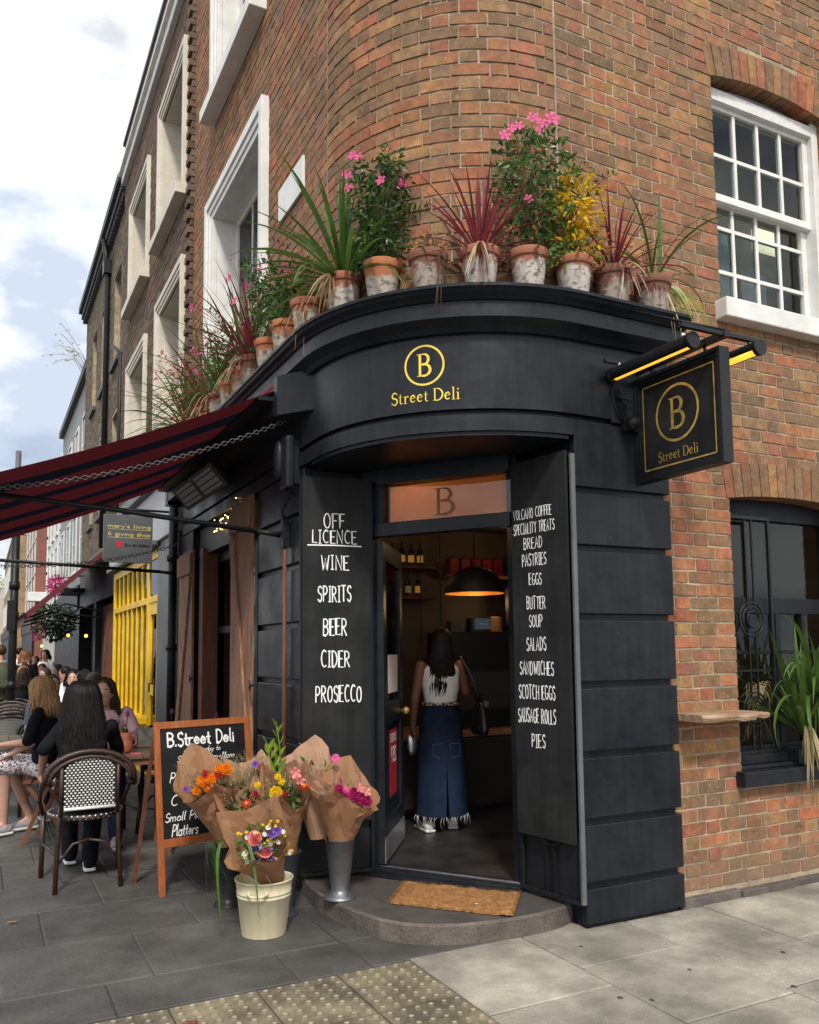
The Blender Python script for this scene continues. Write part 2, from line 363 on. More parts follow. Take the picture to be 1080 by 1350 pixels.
M('step_top', (.050, .045, .042), .62, speck=.25, var=.3, scale=4, bump=.003, bscale=60, coord='World', stain=(.10, .09, .08), stain_amt=.5, stain_scale=3)
M('wood_old', (.34, .165, .095), .72, var=.45, scale=6, coord='World', stretch=(7, 7, .7), bump=.004, bscale=26, stain=(.09, .05, .032), stain_amt=.75, stain_scale=5)
M('wood_red', (.17, .055, .026), .6, var=.35, scale=6, coord='World', stretch=(9, 9, .8), bump=.003, bscale=20, stain=(.05, .02, .012), stain_amt=.6, stain_scale=4)
M('wood_orange', (.36, .105, .03), .5, var=.25, scale=8, stretch=(6, 6, 1), coord='World', bump=.001, bscale=30, stain=(.2, .06, .02), stain_amt=.5)
M('wood_pale', (.40, .28, .18), .7, var=.35, scale=6, stretch=(1.6, 9, 9), coord='World', bump=.005, bscale=18, stain=(.16, .075, .035), stain_amt=.85, stain_scale=3)
M('wood_shelf', (.30, .16, .07), .5, var=.3, scale=8, coord='World')
M('maroon', (.11, .015, .02), .8, var=.12, scale=8)
M('yellow_paint', (.85, .52, .008), .45, var=.12, scale=4, coord='World', bump=.001, bscale=30, stain=(.50, .27, .004), stain_amt=.5, stain_scale=5)
M('grey_paint', (.085, .09, .095), .5, var=.12, scale=4, coord='World')
M('grey_light', (.36, .37, .38), .55, var=.12, scale=3, coord='World')
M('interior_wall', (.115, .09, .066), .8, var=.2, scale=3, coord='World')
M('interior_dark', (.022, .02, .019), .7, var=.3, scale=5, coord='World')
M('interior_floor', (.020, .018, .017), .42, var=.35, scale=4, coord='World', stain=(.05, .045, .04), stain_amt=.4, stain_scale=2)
M('lead', (.10, .105, .11), .6, var=.2, scale=5, coord='World')
M('slate', (.06, .06, .07), .7, var=.3, scale=6, coord='World')
M('coir', (.33, .155, .05), .95, var=.35, scale=40, bump=.01, bscale=160, coord='World')
BR = brick_mat('brick_red_stock', [('835a42', 5), ('9c6a46', 5), ('935842', 4), ('9f7a4a', 5), ('7f6246', 5), ('a37e48', 4), ('644a3e', 4), ('9f5d42', 3), ('7a6046', 3)], .28)
BR2 = brick_mat('brick_brown_stock', [('5d4a3e', 5), ('6b5744', 4), ('4f4038', 4), ('70604b', 3), ('63463b', 3)], .4)
BR3 = brick_mat('brick_sooty_stock', [('5f5648', 5), ('6d6250', 4), ('4c453b', 3), ('7a6e58', 3)], .5)

def glass_mat(name, tint=(.8, .85, .85), refl=.12, rough=.02):
    m = bpy.data.materials.new(name); m.use_nodes = True; t = m.node_tree; N = t.nodes; N.clear(); LK = t.links.new
    o = N.new('ShaderNodeOutputMaterial'); tr = N.new('ShaderNodeBsdfTransparent'); tr.inputs[0].default_value = (*tint, 1)
    g = N.new('ShaderNodeBsdfGlossy'); g.inputs['Roughness'].default_value = rough
    lw = N.new('ShaderNodeLayerWeight'); lw.inputs[0].default_value = refl
    mr = N.new('ShaderNodeMapRange'); mr.inputs['To Min'].default_value = refl*.6; mr.inputs['To Max'].default_value = .9; LK(lw.outputs['Fresnel'], mr.inputs[0])
    mx_ = N.new('ShaderNodeMixShader'); LK(mr.outputs[0], mx_.inputs[0]); LK(tr.outputs[0], mx_.inputs[1]); LK(g.outputs[0], mx_.inputs[2]); LK(mx_.outputs[0], o.inputs[0])
    MATS[name] = m
glass_mat('glass', (.75, .8, .8), .06)
glass_mat('glass_dark', (.25, .28, .3), .18)

# ------------------------------------------------------------------ ground
g = MB(); g.box((-60, -20, -.6), (60, 260, -.045)); struct('ground', g, 'bedding')
g = MB(); g.box((-12, 1.0, -.04), (-.62, 200, -.012)); struct('road', g, 'asphalt')
g = MB(); g.box((-.56, 1.2, -.044), (14, 3.60, -.0065)); g.box((-.56, 3.60, -.044), (2.1, 90, -.0065)); pav = struct('pavement', g, 'joint_fill')
rs = random.Random(5)
slab_meshes = {}
def slab(x0, x1, y0, y1, m='slab_dark'):
    if x1-x0 < .05: return
    gp = .0035
    b = MB(); dz = rs.uniform(-.0025, .0025); t = [rs.uniform(-.0015, .0015) for _ in range(4)]
    c = [(x0+gp, y0+gp), (x1-gp, y0+gp), (x1-gp, y1-gp), (x0+gp, y1-gp)]
    e = .006; ci = [(x0+gp+e, y0+gp+e), (x1-gp-e, y0+gp+e), (x1-gp-e, y1-gp-e), (x0+gp+e, y1-gp-e)]
    vs = [(x, y, -.03) for x, y in c]+[(x, y, -.005+dz) for x, y in c]+[(x, y, dz+t[i]) for i, (x, y) in enumerate(ci)]
    fs = [(8, 9, 10, 11)]+[(i, (i+1) % 4, 4+(i+1) % 4, 4+i) for i in range(4)]+[(4+i, 4+(i+1) % 4, 8+(i+1) % 4, 8+i) for i in range(4)]
    b.add(vs, fs); b.build('paving_slab', m, pav)
def row(y0, y1, xs, m='slab_dark'):
    for a, b in zip(xs, xs[1:]): slab(a, b, y0, y1, m)
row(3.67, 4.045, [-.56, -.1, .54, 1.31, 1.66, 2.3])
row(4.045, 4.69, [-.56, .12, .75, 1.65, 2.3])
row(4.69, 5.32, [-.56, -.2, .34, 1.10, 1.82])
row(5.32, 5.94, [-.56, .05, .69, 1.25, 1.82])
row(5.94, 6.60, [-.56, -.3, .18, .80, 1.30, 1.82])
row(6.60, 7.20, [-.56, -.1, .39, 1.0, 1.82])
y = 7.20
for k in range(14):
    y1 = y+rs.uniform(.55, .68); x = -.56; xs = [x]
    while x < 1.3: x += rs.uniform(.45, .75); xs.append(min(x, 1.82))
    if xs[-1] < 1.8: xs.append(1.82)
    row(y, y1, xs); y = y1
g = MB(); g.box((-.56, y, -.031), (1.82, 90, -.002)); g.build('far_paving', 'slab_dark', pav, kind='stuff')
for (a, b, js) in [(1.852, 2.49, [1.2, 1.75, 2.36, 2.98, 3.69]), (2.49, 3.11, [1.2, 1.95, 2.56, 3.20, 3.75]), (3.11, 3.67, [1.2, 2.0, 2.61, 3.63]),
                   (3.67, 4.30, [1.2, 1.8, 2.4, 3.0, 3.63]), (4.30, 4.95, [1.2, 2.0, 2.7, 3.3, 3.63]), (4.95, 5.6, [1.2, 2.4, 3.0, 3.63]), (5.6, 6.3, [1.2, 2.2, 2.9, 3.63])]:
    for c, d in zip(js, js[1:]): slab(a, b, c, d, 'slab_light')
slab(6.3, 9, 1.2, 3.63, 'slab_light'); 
# blister paving
def tact_mesh(w_, h_):
    b = MB(); gp = .003
    b.box((gp, gp, -.03), (w_-gp, h_-gp, 0)); nx, ny = 6, 7
    for i in range(nx):
        for j in range(ny):
            cx, cy = (i+.5)*w_/nx, (j+.5)*h_/ny; r = .0165; vs = []
            for (rr, z) in ((r*1.25, -.001), (r, .0045), (r*.62, .0075)):
                vs += [(cx+rr*math.cos(2*PI*k/8), cy+rr*math.sin(2*PI*k/8), z) for k in range(8)]
            fs = [(q*8+k, q*8+(k+1) % 8, q*8+8+(k+1) % 8, q*8+8+k) for q in (0, 1) for k in range(8)]; b.add(vs, fs, 0, True); b.add(vs[16:], [tuple(range(8))], 1)
    return b.mesh('blister_slab', ['tactile', 'tactile_worn_lit'])
tm = tact_mesh(.37, .452)
for j in range(3):
    for i in range(7):
        o = link('blister_slab', tm, pav); o.location = (1.848-.372*(i+1), 3.66-.456*(j+1), rs.uniform(-.002, .0015))
# granite kerb at road edge on the left
for k in range(18):
    b = MB(); b.box((-.62, 1.2+k*.9, -.04), (-.565, 2.09+k*.9, .003)); b.build('kerb_stone', 'slab_light', pav)
for i, (x, y) in enumerate([(2.90, 2.95), (3.45, 2.90), (2.42, 2.86), (2.52, 2.78), (3.15, 2.60), (2.66, 3.42)]):
    b = MB(); rr = rs.uniform(.007, .012); b.ell((x, y, .0015), (rr, rr*1.3, .0022), 9, 5); b.build('chewing_gum_spot', 'asphalt', pav)

# ------------------------------------------------------------------ facade path of the corner building
XL, YB, CX, CY = 1.83, 3.654, 2.83, 4.654
YEND, LL = 8.40, 8.40-4.654
AL = PI/2
def path(u, d=0):
    if u <= LL: return (XL-d, YEND-u), (-1, 0)
    if u <= LL+AL:
        a = (u-LL)/1.0; n = (-math.cos(a), -math.sin(a)); return (CX+n[0]*(1+d), CY+n[1]*(1+d)), n
    return (CX+(u-LL-AL), YB-d), (0, -1)
def uy(y): return YEND-y
def ux(x): return LL+AL+(x-CX)
deli = thing('corner_building', 'red brick corner building with rounded corner, dark painted deli shopfront below and white sash windows', 'building', (2.83, 4.65, 0))

class Arch:
    def __init__(s, x0, x1, zs, rise): 
        s.a, s.b, s.zs, s.rise = x0, x1, zs, rise; hw = (x1-x0)/2; s.R = (hw*hw+rise*rise)/(2*rise); s.c = (x0+x1)/2; s.zc = zs+rise-s.R
holes = [(uy(7.53), uy(6.02), 3.30, 5.50), (uy(7.43), uy(6.11), 6.50, 8.36), (ux(4.07), ux(5.17), .70, 2.405), (ux(4.07), ux(5.17), 3.55, 5.18)]
arches = [Arch(ux(4.07), ux(5.17), 2.36, .035), Arch(ux(4.07), ux(5.17), 5.11, .055)]
UMAX = ux(7.0)
def blocked(u0, z0, z1):
    pass
def intervals(z0, z1, lo, hi, extra=()):
    cuts = []
    for (a, b, c, d) in list(holes)+list(extra):
        if z1 > c+.01 and z0 < d-.01: cuts.append((a, b))
    for A in arches:
        zt = (z0+z1)/2
        # voussoir band: u interval where intrados..extrados covers this course
        Ro = A.R+.215; h = zt-A.zc
        if h < Ro and zt > A.zs-.01:
            hw = math.sqrt(max(0, Ro*Ro-h*h)); lim = (A.b-A.a)/2+(.04 if zt > A.zs+.06 else 0)
            cuts.append((A.c-min(hw, lim), A.c+min(hw, lim)))
    cuts.sort(); res = []; cur = lo
    for a, b in cuts:
        if a > cur: res.append((cur, min(a, hi)))
        cur = max(cur, b)
        if cur >= hi: break
    if cur < hi: res.append((cur, hi))
    return [(a, b) for a, b in res if b-a > .03]
PIT = .0762
bricks = []
for seglo, seghi, segz in [(0, LL-.006, 3.36), (LL+.006, LL+AL-.008, 3.36), (LL+AL+.008, UMAX, 3.36), (ux(3.50), UMAX, .05)]:
    k0 = int(round((segz-.0)/PIT)); k = k0
    while True:
        z0 = k*PIT; z1 = z0+PIT-.0125
        if segz < 1 and z1 > 3.38: break
        if z1 > (8.6 if seglo == 0 else 6.9): break
        for lo, hi in intervals(z0, z1, seglo, seghi):
            u = lo; st = (k % 2 == 0); first = True
            if first and k % 2: u0l = .155
            ph = R.random()*.02
            lst = []
            # Flemish-like rhythm
            pos = math.floor(lo/.335)*.335+(0 if k % 2 else .1675)-.335
            edges = []
            while pos < hi+.4:
                edges += [pos, pos+.222]; pos += .335
            edges = [e+R.uniform(-.008, .008) for e in edges if lo+.045 < e < hi-.045]
            ed = [lo]+edges+[hi]
            for a, b in zip(ed, ed[1:]):
                a2 = a if a == lo else a+.0058; b2 = b if b == hi else b-.0058
                if b2-a2 > .02: bricks.append((a2, b2, z0, z1))
        k += 1
# which bricks show largest
def bscore(b):
    u = (b[0]+b[1])/2; (x, y), n = path(u); p = Vector((x, y, (b[2]+b[3])/2)); s = screen(p)
    if not s or not (-5 < s[0] < 1085 and -5 < s[1] < 1355): return 0
    v = (EYE-p); c = max(0, (v.x*n[0]+v.y*n[1])/v.length)
    return (b[1]-b[0])*(b[3]-b[2])*c/(v.length_squared)
order = sorted(range(len(bricks)), key=lambda i: -bscore(bricks[i]))
bigset = set(order[:300])
def unit_brick(seed):
    r = random.Random(seed); b = MB(); j = lambda s: r.uniform(-s, s)
    e = .04
    vs = [(-.5+j(.012), -.5+j(.006), -.5+j(.05)), (.5+j(.012), -.5+j(.006), -.5+j(.05)), (.5+j(.012), -.5+j(.006), .5+j(.05)), (-.5+j(.012), -.5+j(.006), .5+j(.05)),
          (-.5, .5, -.5), (.5, .5, -.5), (.5, .5, .5), (-.5, .5, .5), (j(.2), -.508+j(.006), -.5+j(.05)), (j(.2), -.508+j(.006), .5+j(.05))]
    fs = [(0, 8, 9, 3), (8, 1, 2, 9), (1, 5, 6, 2), (4, 0, 3, 7), (3, 9, 2, 6, 7), (0, 4, 5, 1, 8)]
    return b.add(vs, fs)
ubm = [unit_brick(i).mesh('brick', BR) for i in range(6)]; ubs = [unit_brick(i) for i in range(6)]
def brick_xf(b):
    u = (b[0]+b[1])/2; (x, y), n = path(u, R.uniform(-.0022, .0022)); ang = math.atan2(n[0], -n[1])
    dep = .11; z = (b[2]+b[3])/2
    return Matrix.Translation((x-n[0]*dep/2, y-n[1]*dep/2, z)) @ Matrix.Rotation(math.atan2(n[1], n[0])+PI/2, 4, 'Z') @ Matrix.Rotation(R.uniform(-.010, .010), 4, 'Y') @ Matrix.Diagonal((b[1]-b[0], dep, b[3]-b[2], 1))
rest = MB()
# mortar backing = the wall part
mw = MB()
us = sorted(set([0, LL, LL+AL, UMAX, ux(3.50)]+[LL+AL*i/14 for i in range(15)]+[h[0]-.004 for h in holes]+[h[1]+.004 for h in holes]))
for a, b in zip(us, us[1:]):
    if b-a < 1e-5: continue
    mid = (a+b)/2; zlo = 0 if mid > ux(3.50) else 3.30; zz = [(zlo, 9.0)]
    for (c, d, e, f) in holes:
        if c-.005 < mid < d+.005:
            nz = []
            for (p, q) in zz:
                if e-.004 > p: nz.append((p, min(q, e-.004)))
                if f+.004 < q: nz.append((max(p, f+.004), q))
            zz = nz
    (x0, y0), n0 = path(a, -.0042); (x1, y1), n1_ = path(b, -.0042)
    if a < LL-.001 and b <= LL+.001: n0 = n1_ = (-1, 0)
    if a >= LL+AL-1e-6: n0 = (0, -1)
    if b <= LL+1e-6: n1_ = (-1, 0)
    for p, q in zz:
        if q-p > .01: mw.prism([(x0, y0), (x1, y1), (x1-n1_[0]*.24, y1-n1_[1]*.24), (x0-n0[0]*.24, y0-n0[1]*.24)], p, q)
wall = mw.build('wall', 'mortar', deli)
for i, b in enumerate(bricks):
    xf = brick_xf(b)
    if i in bigset:
        o = link('brick', ubm[i % 6], wall); o.matrix_local = MW[deli].inverted() @ MW[deli] @ xf
        o.matrix_parent_inverse = Matrix.Identity(4)
    else:
        sb = ubs[i % 6]; rest.add([xf @ Vector(v) for v in sb.v], sb.f)
rest.build('brick_courses', BR, wall, kind='stuff')
# arch bricks
for A in arches:
    n = int(round(2*math.asin((A.b-A.a)/2/A.R)*(A.R+.1)/.0775)); half = math.asin(((A.b-A.a)/2+.03)/A.R)
    for i in range(n):
        a0 = -half+2*half*i/n; a1 = -half+2*half*(i+1)/n; am = (a0+a1)/2; wd = (a1-a0)*A.R-.008; wo = (a1-a0)*(A.R+.21)-.009
        c, s = math.cos(am), math.sin(am)
        b = MB(); vs = []
        for (yy) in (YB-.003+R.uniform(-.002, .002), YB+.14):
            for (wv, rr) in ((-wd/2, A.R+.001), (wd/2, A.R+.001), (wo/2, A.R+.21), (-wo/2, A.R+.21)):
                uu = A.c+rr*s+wv*c; zz = A.zc+rr*c-wv*s
                vs.append((uu-ux(0), yy, zz))
        b.add(vs, [(0, 1, 2, 3), (7, 6, 5, 4), (0, 4, 5, 1), (1, 5, 6, 2), (2, 6, 7, 3), (3, 7, 4, 0)])
        b.build('arch_brick', BR, wall)
    # backing mortar of the arch
    b = MB(); k = 14; pts = []
    for i in range(k+1):
        a = -half+2*half*i/k; pts.append((a))
    vs = []
    for yy in (YB+.005, YB+.12):
        for rr in (A.R+.014, A.R+.203):
            for a in pts: vs.append((A.c-ux(0)+rr*math.sin(a), yy, A.zc+rr*math.cos(a)))
    m_ = k+1; fs = []
    for i in range(k):
        fs += [(i, i+1, m_+i+1, m_+i), (2*m_+i+1, 2*m_+i, 3*m_+i, 3*m_+i+1), (i+1, i, 2*m_+i, 2*m_+i+1), (m_+i, m_+i+1, 3*m_+i+1, 3*m_+i)]
    b.add(vs, fs); b.build('arch_mortar', 'mortar', wall)
# vertical straight joints either side of the round corner
for u in (LL, LL+AL):
    b = MB(); (x, y), n = path(u, -.001); ang = math.atan2(n[1], n[0])+PI/2
    b.obox((x-n[0]*.02, y-n[1]*.02, 5.2), (.014, .04, 3.7), ang); b.build('straight_joint', 'mortar', wall)

# ------------------------------------------------------------------ swept shopfront mouldings
def samples(ua, ub, step=.055):
    s = [ua, ub]+[x for x in (LL, LL+AL) if ua < x < ub]; n = 30
    s += [LL+AL*i/n for i in range(1, n) if ua < LL+AL*i/n < ub]
    return sorted(set(s))
def sweep(mb, prof, ua, ub, m=0, smooth=False):
    S = samples(ua, ub); k = len(prof); vs = []
    for u in S:
        for d, z in prof:
            (x, y), n = path(u, d); vs.append((x, y, z))
    fs = []
    for i in range(len(S)-1):
        for j in range(k): fs.append((i*k+j, i*k+(j+1) % k, (i+1)*k+(j+1) % k, (i+1)*k+j))
    fs += [tuple(range(k-1, -1, -1)), tuple((len(S)-1)*k+j for j in range(k))]
    mb.add(vs, fs, m, smooth)
    return mb
U0, U1 = .0, ux(3.53)
b = sweep(MB(), [(-.2, 3.13), (.095, 3.13), (.115, 3.155), (.165, 3.19), (.165, 3.272), (.178, 3.276), (.19, 3.29), (.213, 3.305), (.222, 3.32), (.232, 3.326), (.232, 3.343), (-.2, 3.343)], U0, ux(3.585))
cornice = b.build('cornice', 'navy_paint', deli)
fascia = sweep(MB(), [(-.15, 2.722), (.07, 2.722), (.07, 3.13), (-.15, 3.13)], U0, U1).build('fascia', 'navy_paint', deli)
sweep(MB(), [(-.15, 2.695), (.035, 2.695), (.035, 2.722), (-.15, 2.722)], U0, U1).build('fascia_groove', 'navy_paint', deli)
sweep(MB(), [(-.15, 2.602), (.075, 2.602), (.075, 2.690), (.06, 2.695), (-.15, 2.695)], U0, ux(2.84)).build('fascia_band', 'navy_paint', deli)
# soffit over the recessed entrance
pts = []
for i in range(25):
    (x, y), n = path(LL-.12+(AL+.10)*i/24, .06); pts.append((x, y))
pts += [(2.83, 4.02), (2.735, 4.09), (2.22, 4.86), (2.0, 5.0)]
b = MB(); b.prism(pts, 2.58, 2.603); b.build('entrance_soffit', 'navy_paint', deli)
# right pier, rusticated
GZ = [.02, .232, .556, .903, 1.268, 1.630, 2.004, 2.322, 2.60]
b = MB(); b.box((2.86, 3.622, 0), (3.50, 3.95, 2.694)); pier = b.build('pier', 'navy_paint', deli)
for a, c in zip(GZ, GZ[1:]):
    b = MB(); top = c-.032 if c < 2.6 else 2.694
    b.box((2.842, 3.592, a+.004), (3.522, 3.64, top)); b.build('rusticated_block', 'navy_paint', pier, bevel=.006)
    b = MB(); b.box((3.50, 3.60, a+.004), (3.526, 3.660, top)); 
# side wall: rusticated piers and window wall
b = MB(); b.box((1.80, 4.93, 0), (2.10, 5.88, 2.6)); b.box((1.80, 7.95, 0), (2.1, 8.62, 2.6)); b.box((1.85, 5.88, 0), (2.1, 7.95, .55)); b.box((1.82, 5.88, 2.35), (2.1, 7.95, 2.6)); b.box((1.83, 7.0, 2.6), (2.1, 8.4, 2.7))
pier2 = b.build('side_wall', 'navy_paint', deli)
for ya, yb in ((4.90, 5.86), (7.97, 8.58)):
    for a, c in zip(GZ, GZ[1:]):
        b = MB(); b.box((1.765, ya, a+.004), (1.81, yb, c-.032 if c < 2.6 else 2.6)); b.build('rusticated_block', 'navy_paint', pier2, bevel=.006)
b = MB(); b.box((1.79, 4.915, 0.02), (2.25, 4.95, 2.6)); b.box((2.16, 4.86, .1), (2.22, 4.92, 2.6)); b.build('left_return', 'navy_paint', deli)
b = MB(); b.box((2.85, 3.66, .1), (2.90, 4.14, 2.6)); b.box((2.76, 4.085, .1), (2.90, 4.14, 2.6)); b.build('right_return', 'navy_paint', deli)

# ------------------------------------------------------------------ door, frame, transom
dA, dB = Vector((2.20, 4.81, 0)), Vector((2.735, 4.05, 0)); dd = (dB-dA).normalized(); dn = Vector((dd.y, -dd.x, 0))   # outward
drot = Matrix((dd, -dn, Vector((0, 0, 1)))).transposed()
def dbox(mb, s0, s1, z0, z1, o0, o1, m=0):
    c = dA+dd*((s0+s1)/2)+dn*((o0+o1)/2)+Vector((0, 0, (z0+z1)/2)); return mb.obox(c, (s1-s0, abs(o1-o0), z1-z0), drot, m)
df = MB(); dbox(df, -.075, .01, .10, 2.60, -.06, .03); dbox(df, .928, .96, .10, 2.60, -.10, -.01); dbox(df, -.06, .928, 2.161, 2.244, -.05, .03); dbox(df, -.06, .928, 2.488, 2.60, -.05, .035)
dbox(df, .01, .078, 2.244, 2.488, -.05, .02)
df.build('door_frame', 'navy_paint', deli, bevel=.003)
b = MB(); dbox(b, -.07, .95, .095, .133, -.10, .05); dbox(b, -.06, .94, .095, .115, .0, .10); b.build('threshold', 'navy_paint', deli, bevel=.004)
b = MB(); dbox(b, -.02, .93, .131, .137, -.05, -.03); b.build('threshold_strip', 'steel', deli)
M('blind', (.70, .42, .20), .7, var=.18, scale=3, sub=.75, stain=(.42, .20, .07), stain_amt=.5, stain_scale=1.2)
b = MB(); dbox(b, .082, .926, 2.245, 2.487, -.075, -.070); blind = b.build('transom_blind', 'blind', deli)
b = MB(); dbox(b, .078, .927, 2.243, 2.489, -.022, -.018); b.build('transom_glass', 'glass', deli)
# inward opened door leaf
lA = Vector((2.235, 4.80, 0)); lB = Vector((2.66, 5.39, 0)); ld = (lB-lA).normalized(); ln_ = Vector((ld.y, -ld.x, 0)); lrot = Matrix((ld, -ln_, Vector((0, 0, 1)))).transposed(); LN = (lB-lA).length
def lbox(mb, s0, s1, z0, z1, o0, o1, m=0):
    c = lA+ld*((s0+s1)/2)+ln_*((o0+o1)/2)+Vector((0, 0, (z0+z1)/2)); return mb.obox(c, (s1-s0, abs(o1-o0), z1-z0), lrot, m)
b = MB()
for s0, s1, z0, z1 in ((0, .10, .145, 2.14), (LN-.10, LN, .145, 2.14), (.10, LN-.10, .145, .40), (.10, LN-.10, .98, 1.12), (.10, LN-.10, 2.02, 2.14)): lbox(b, s0, s1, z0, z1, -.022, .022)
door = b.build('door', 'navy_paint', deli, bevel=.004)
b = MB(); lbox(b, .10, LN-.10, 1.12, 2.02, -.004, .004); b.build('pane', 'glass', door)
b = MB(); lbox(b, .10, LN-.10, .40, .98, -.012, .006); b.build('lower_panel', 'navy_paint', door)
b = MB(); lbox(b, .0, LN, .15, .30, .022, .026); b.build('kick_plate', 'steel', door)
b = MB(); c = lA+ld*(LN-.05)+ln_*.05+Vector((0, 0, 1.03)); b.ell(c, .028, 12, 8); b.tube([c-ln_*.05, c], .012, 8); b.build('door_knob', 'gold_leaf', door)
M('poster_red', (.40, .02, .03), .5, var=.1)
b = MB(); lbox(b, .26, .52, .50, .93, .007, .0085); ps = b.build('poster', 'poster_red', door)
b = MB(); lbox(b, .24, .60, 1.17, 1.42, .005, .0065); b.build('notice', 'white_paint', door)

# ------------------------------------------------------------------ doorstep
sp = [(2.95, 4.7), (1.77, 4.97), (1.735, 4.62), (1.755, 4.38), (1.79, 4.16), (1.845, 3.99), (1.92, 3.87), (2.02, 3.785), (2.15, 3.725), (2.30, 3.69), (2.46, 3.672), (2.62, 3.675), (2.76, 3.70), (2.88, 3.75)]
b = MB(); n = len(sp); e = .012
cx_, cy_ = 2.5, 4.4
ins = [(x+(cx_-x)*.015, y+(cy_-y)*.015) for x, y in sp]
vs = [(x, y, -.02) for x, y in sp]+[(x, y, .088) for x, y in sp]+[(x, y, .10) for x, y in ins]
fs = [(i, (i+1) % n, n+(i+1) % n, n+i) for i in range(n)]+[(n+i, n+(i+1) % n, 2*n+(i+1) % n, 2*n+i) for i in range(n)]
b.add(vs, fs, 0); b.add([(x, y, .10) for x, y in ins], [tuple(range(n))], 1)
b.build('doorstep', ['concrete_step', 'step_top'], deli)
# plinth kerb under the right wall
b = MB()
for i in range(9):
    x0 = 3.54+i*.45; b.box((x0, 3.615+R.uniform(-.012, .012), -.02), (x0+.44, 3.66, .045+R.uniform(-.012, .006)))
b.build('wall_footing', 'concrete_step', deli, bevel=.008)
# ------------------------------------------------------------------ windows of the corner building (side facade)
def surround(parent, x, y0, y1, z0, z1, wd, proud, mat, sill=None, depth=.20, top=True):
    """moulded surround round an opening in a wall x = const facing -X; y0..y1 / z0..z1 = outer edge"""
    fr = MB(); a, b = y0+wd, y1-wd
    for k, (w0, w1, pr) in enumerate(((0, .42*wd, proud), (.42*wd, .72*wd, proud*.72), (.72*wd, wd, proud*.45))):
        fr.box((x-pr, y0+w0, z0), (x+.02, y0+w1, z1-w0)); fr.box((x-pr, y1-w1, z0), (x+.02, y1-w0, z1-w0))
        fr.box((x-pr, y0+w1, z1-w1), (x+.02, y1-w1, z1-w0))
    fr.box((x+.021, a-.012, z0), (x+depth+.03, a, z1-wd)); fr.box((x+.021, b, z0), (x+depth+.03, b+.012, z1-wd)); fr.box((x+.021, a, z1-wd-.006), (x+depth+.03, b, z1-wd+.02))
    s_ = fr.build('window_surround', mat, parent, bevel=.004)
    if sill:
        q = MB(); q.box((x-sill, y0-.03, z0-.115), (x+depth+.03, y1+.03, z0)); q.build('window_sill', mat, parent, bevel=.006)
    # sash
    xs = x+depth-.04; f = MB(); t = .05
    f.box((xs, a, z0), (xs+.05, a+t, z1-wd)); f.box((xs, b-t, z0), (xs+.05, b, z1-wd)); f.box((xs, a+t, z1-wd-t), (xs+.05, b-t, z1-wd)); f.box((xs, a+t, z0), (xs+.05, b-t, z0+t))
    zm = (z0+z1-wd)/2; f.box((xs-.01, a+t, zm-.025), (xs+.04, b-t, zm+.025))
    for k in (1, 2): yy = a+(b-a)*k/3; f.box((xs+.012, yy-.011, z0+t), (xs+.035, yy+.011, zm-.025)); f.box((xs+.012, yy-.011, zm+.025), (xs+.035, yy+.011, z1-wd-t))
    w_ = f.build('sash_window', mat, parent)
    g = MB(); g.box((xs+.02, a+t, z0+t), (xs+.026, b-t, z1-wd-t)); g.build('pane', 'glass_dark', w_)
surround(deli, XL, 5.86, 7.69, 3.35, 5.66, .19, .06, 'white_paint', None, .24)
surround(deli, XL, 5.96, 7.56, 6.53, 8.5, .18, .06, 'white_paint', .14, .22)
b = MB(); b.box((XL+.5, 4.9, 3.4), (XL+.55, 8.3, 9)); b.box((3.2, 4.1, 3.45), (6.5, 4.15, 6.5)); b.build('room_partition', 'interior_wall', deli)
b = MB(); b.box((XL+.05, YB+.3, 8.9), (7, 8.4, 9.0)); b.box((6.9, YB+.25, 0), (7.0, 8.4, 9.0)); b.box((XL+.25, 8.38, 2.7), (7, 8.4, 9)); b.box((XL+.25, YB+.25, 3.28), (7, 8.38, 3.31)); b.build('floor_slab', 'interior_wall', deli)
b = MB(); b.box((XL-.02, 5.055, 4.50), (XL-.001, 5.57, 4.74)); npz = single('street_nameplate', b, 'white_paint', 'small white enamelled street nameplate high on the brick side wall above the potted plants', 'sign', bevel=.003)

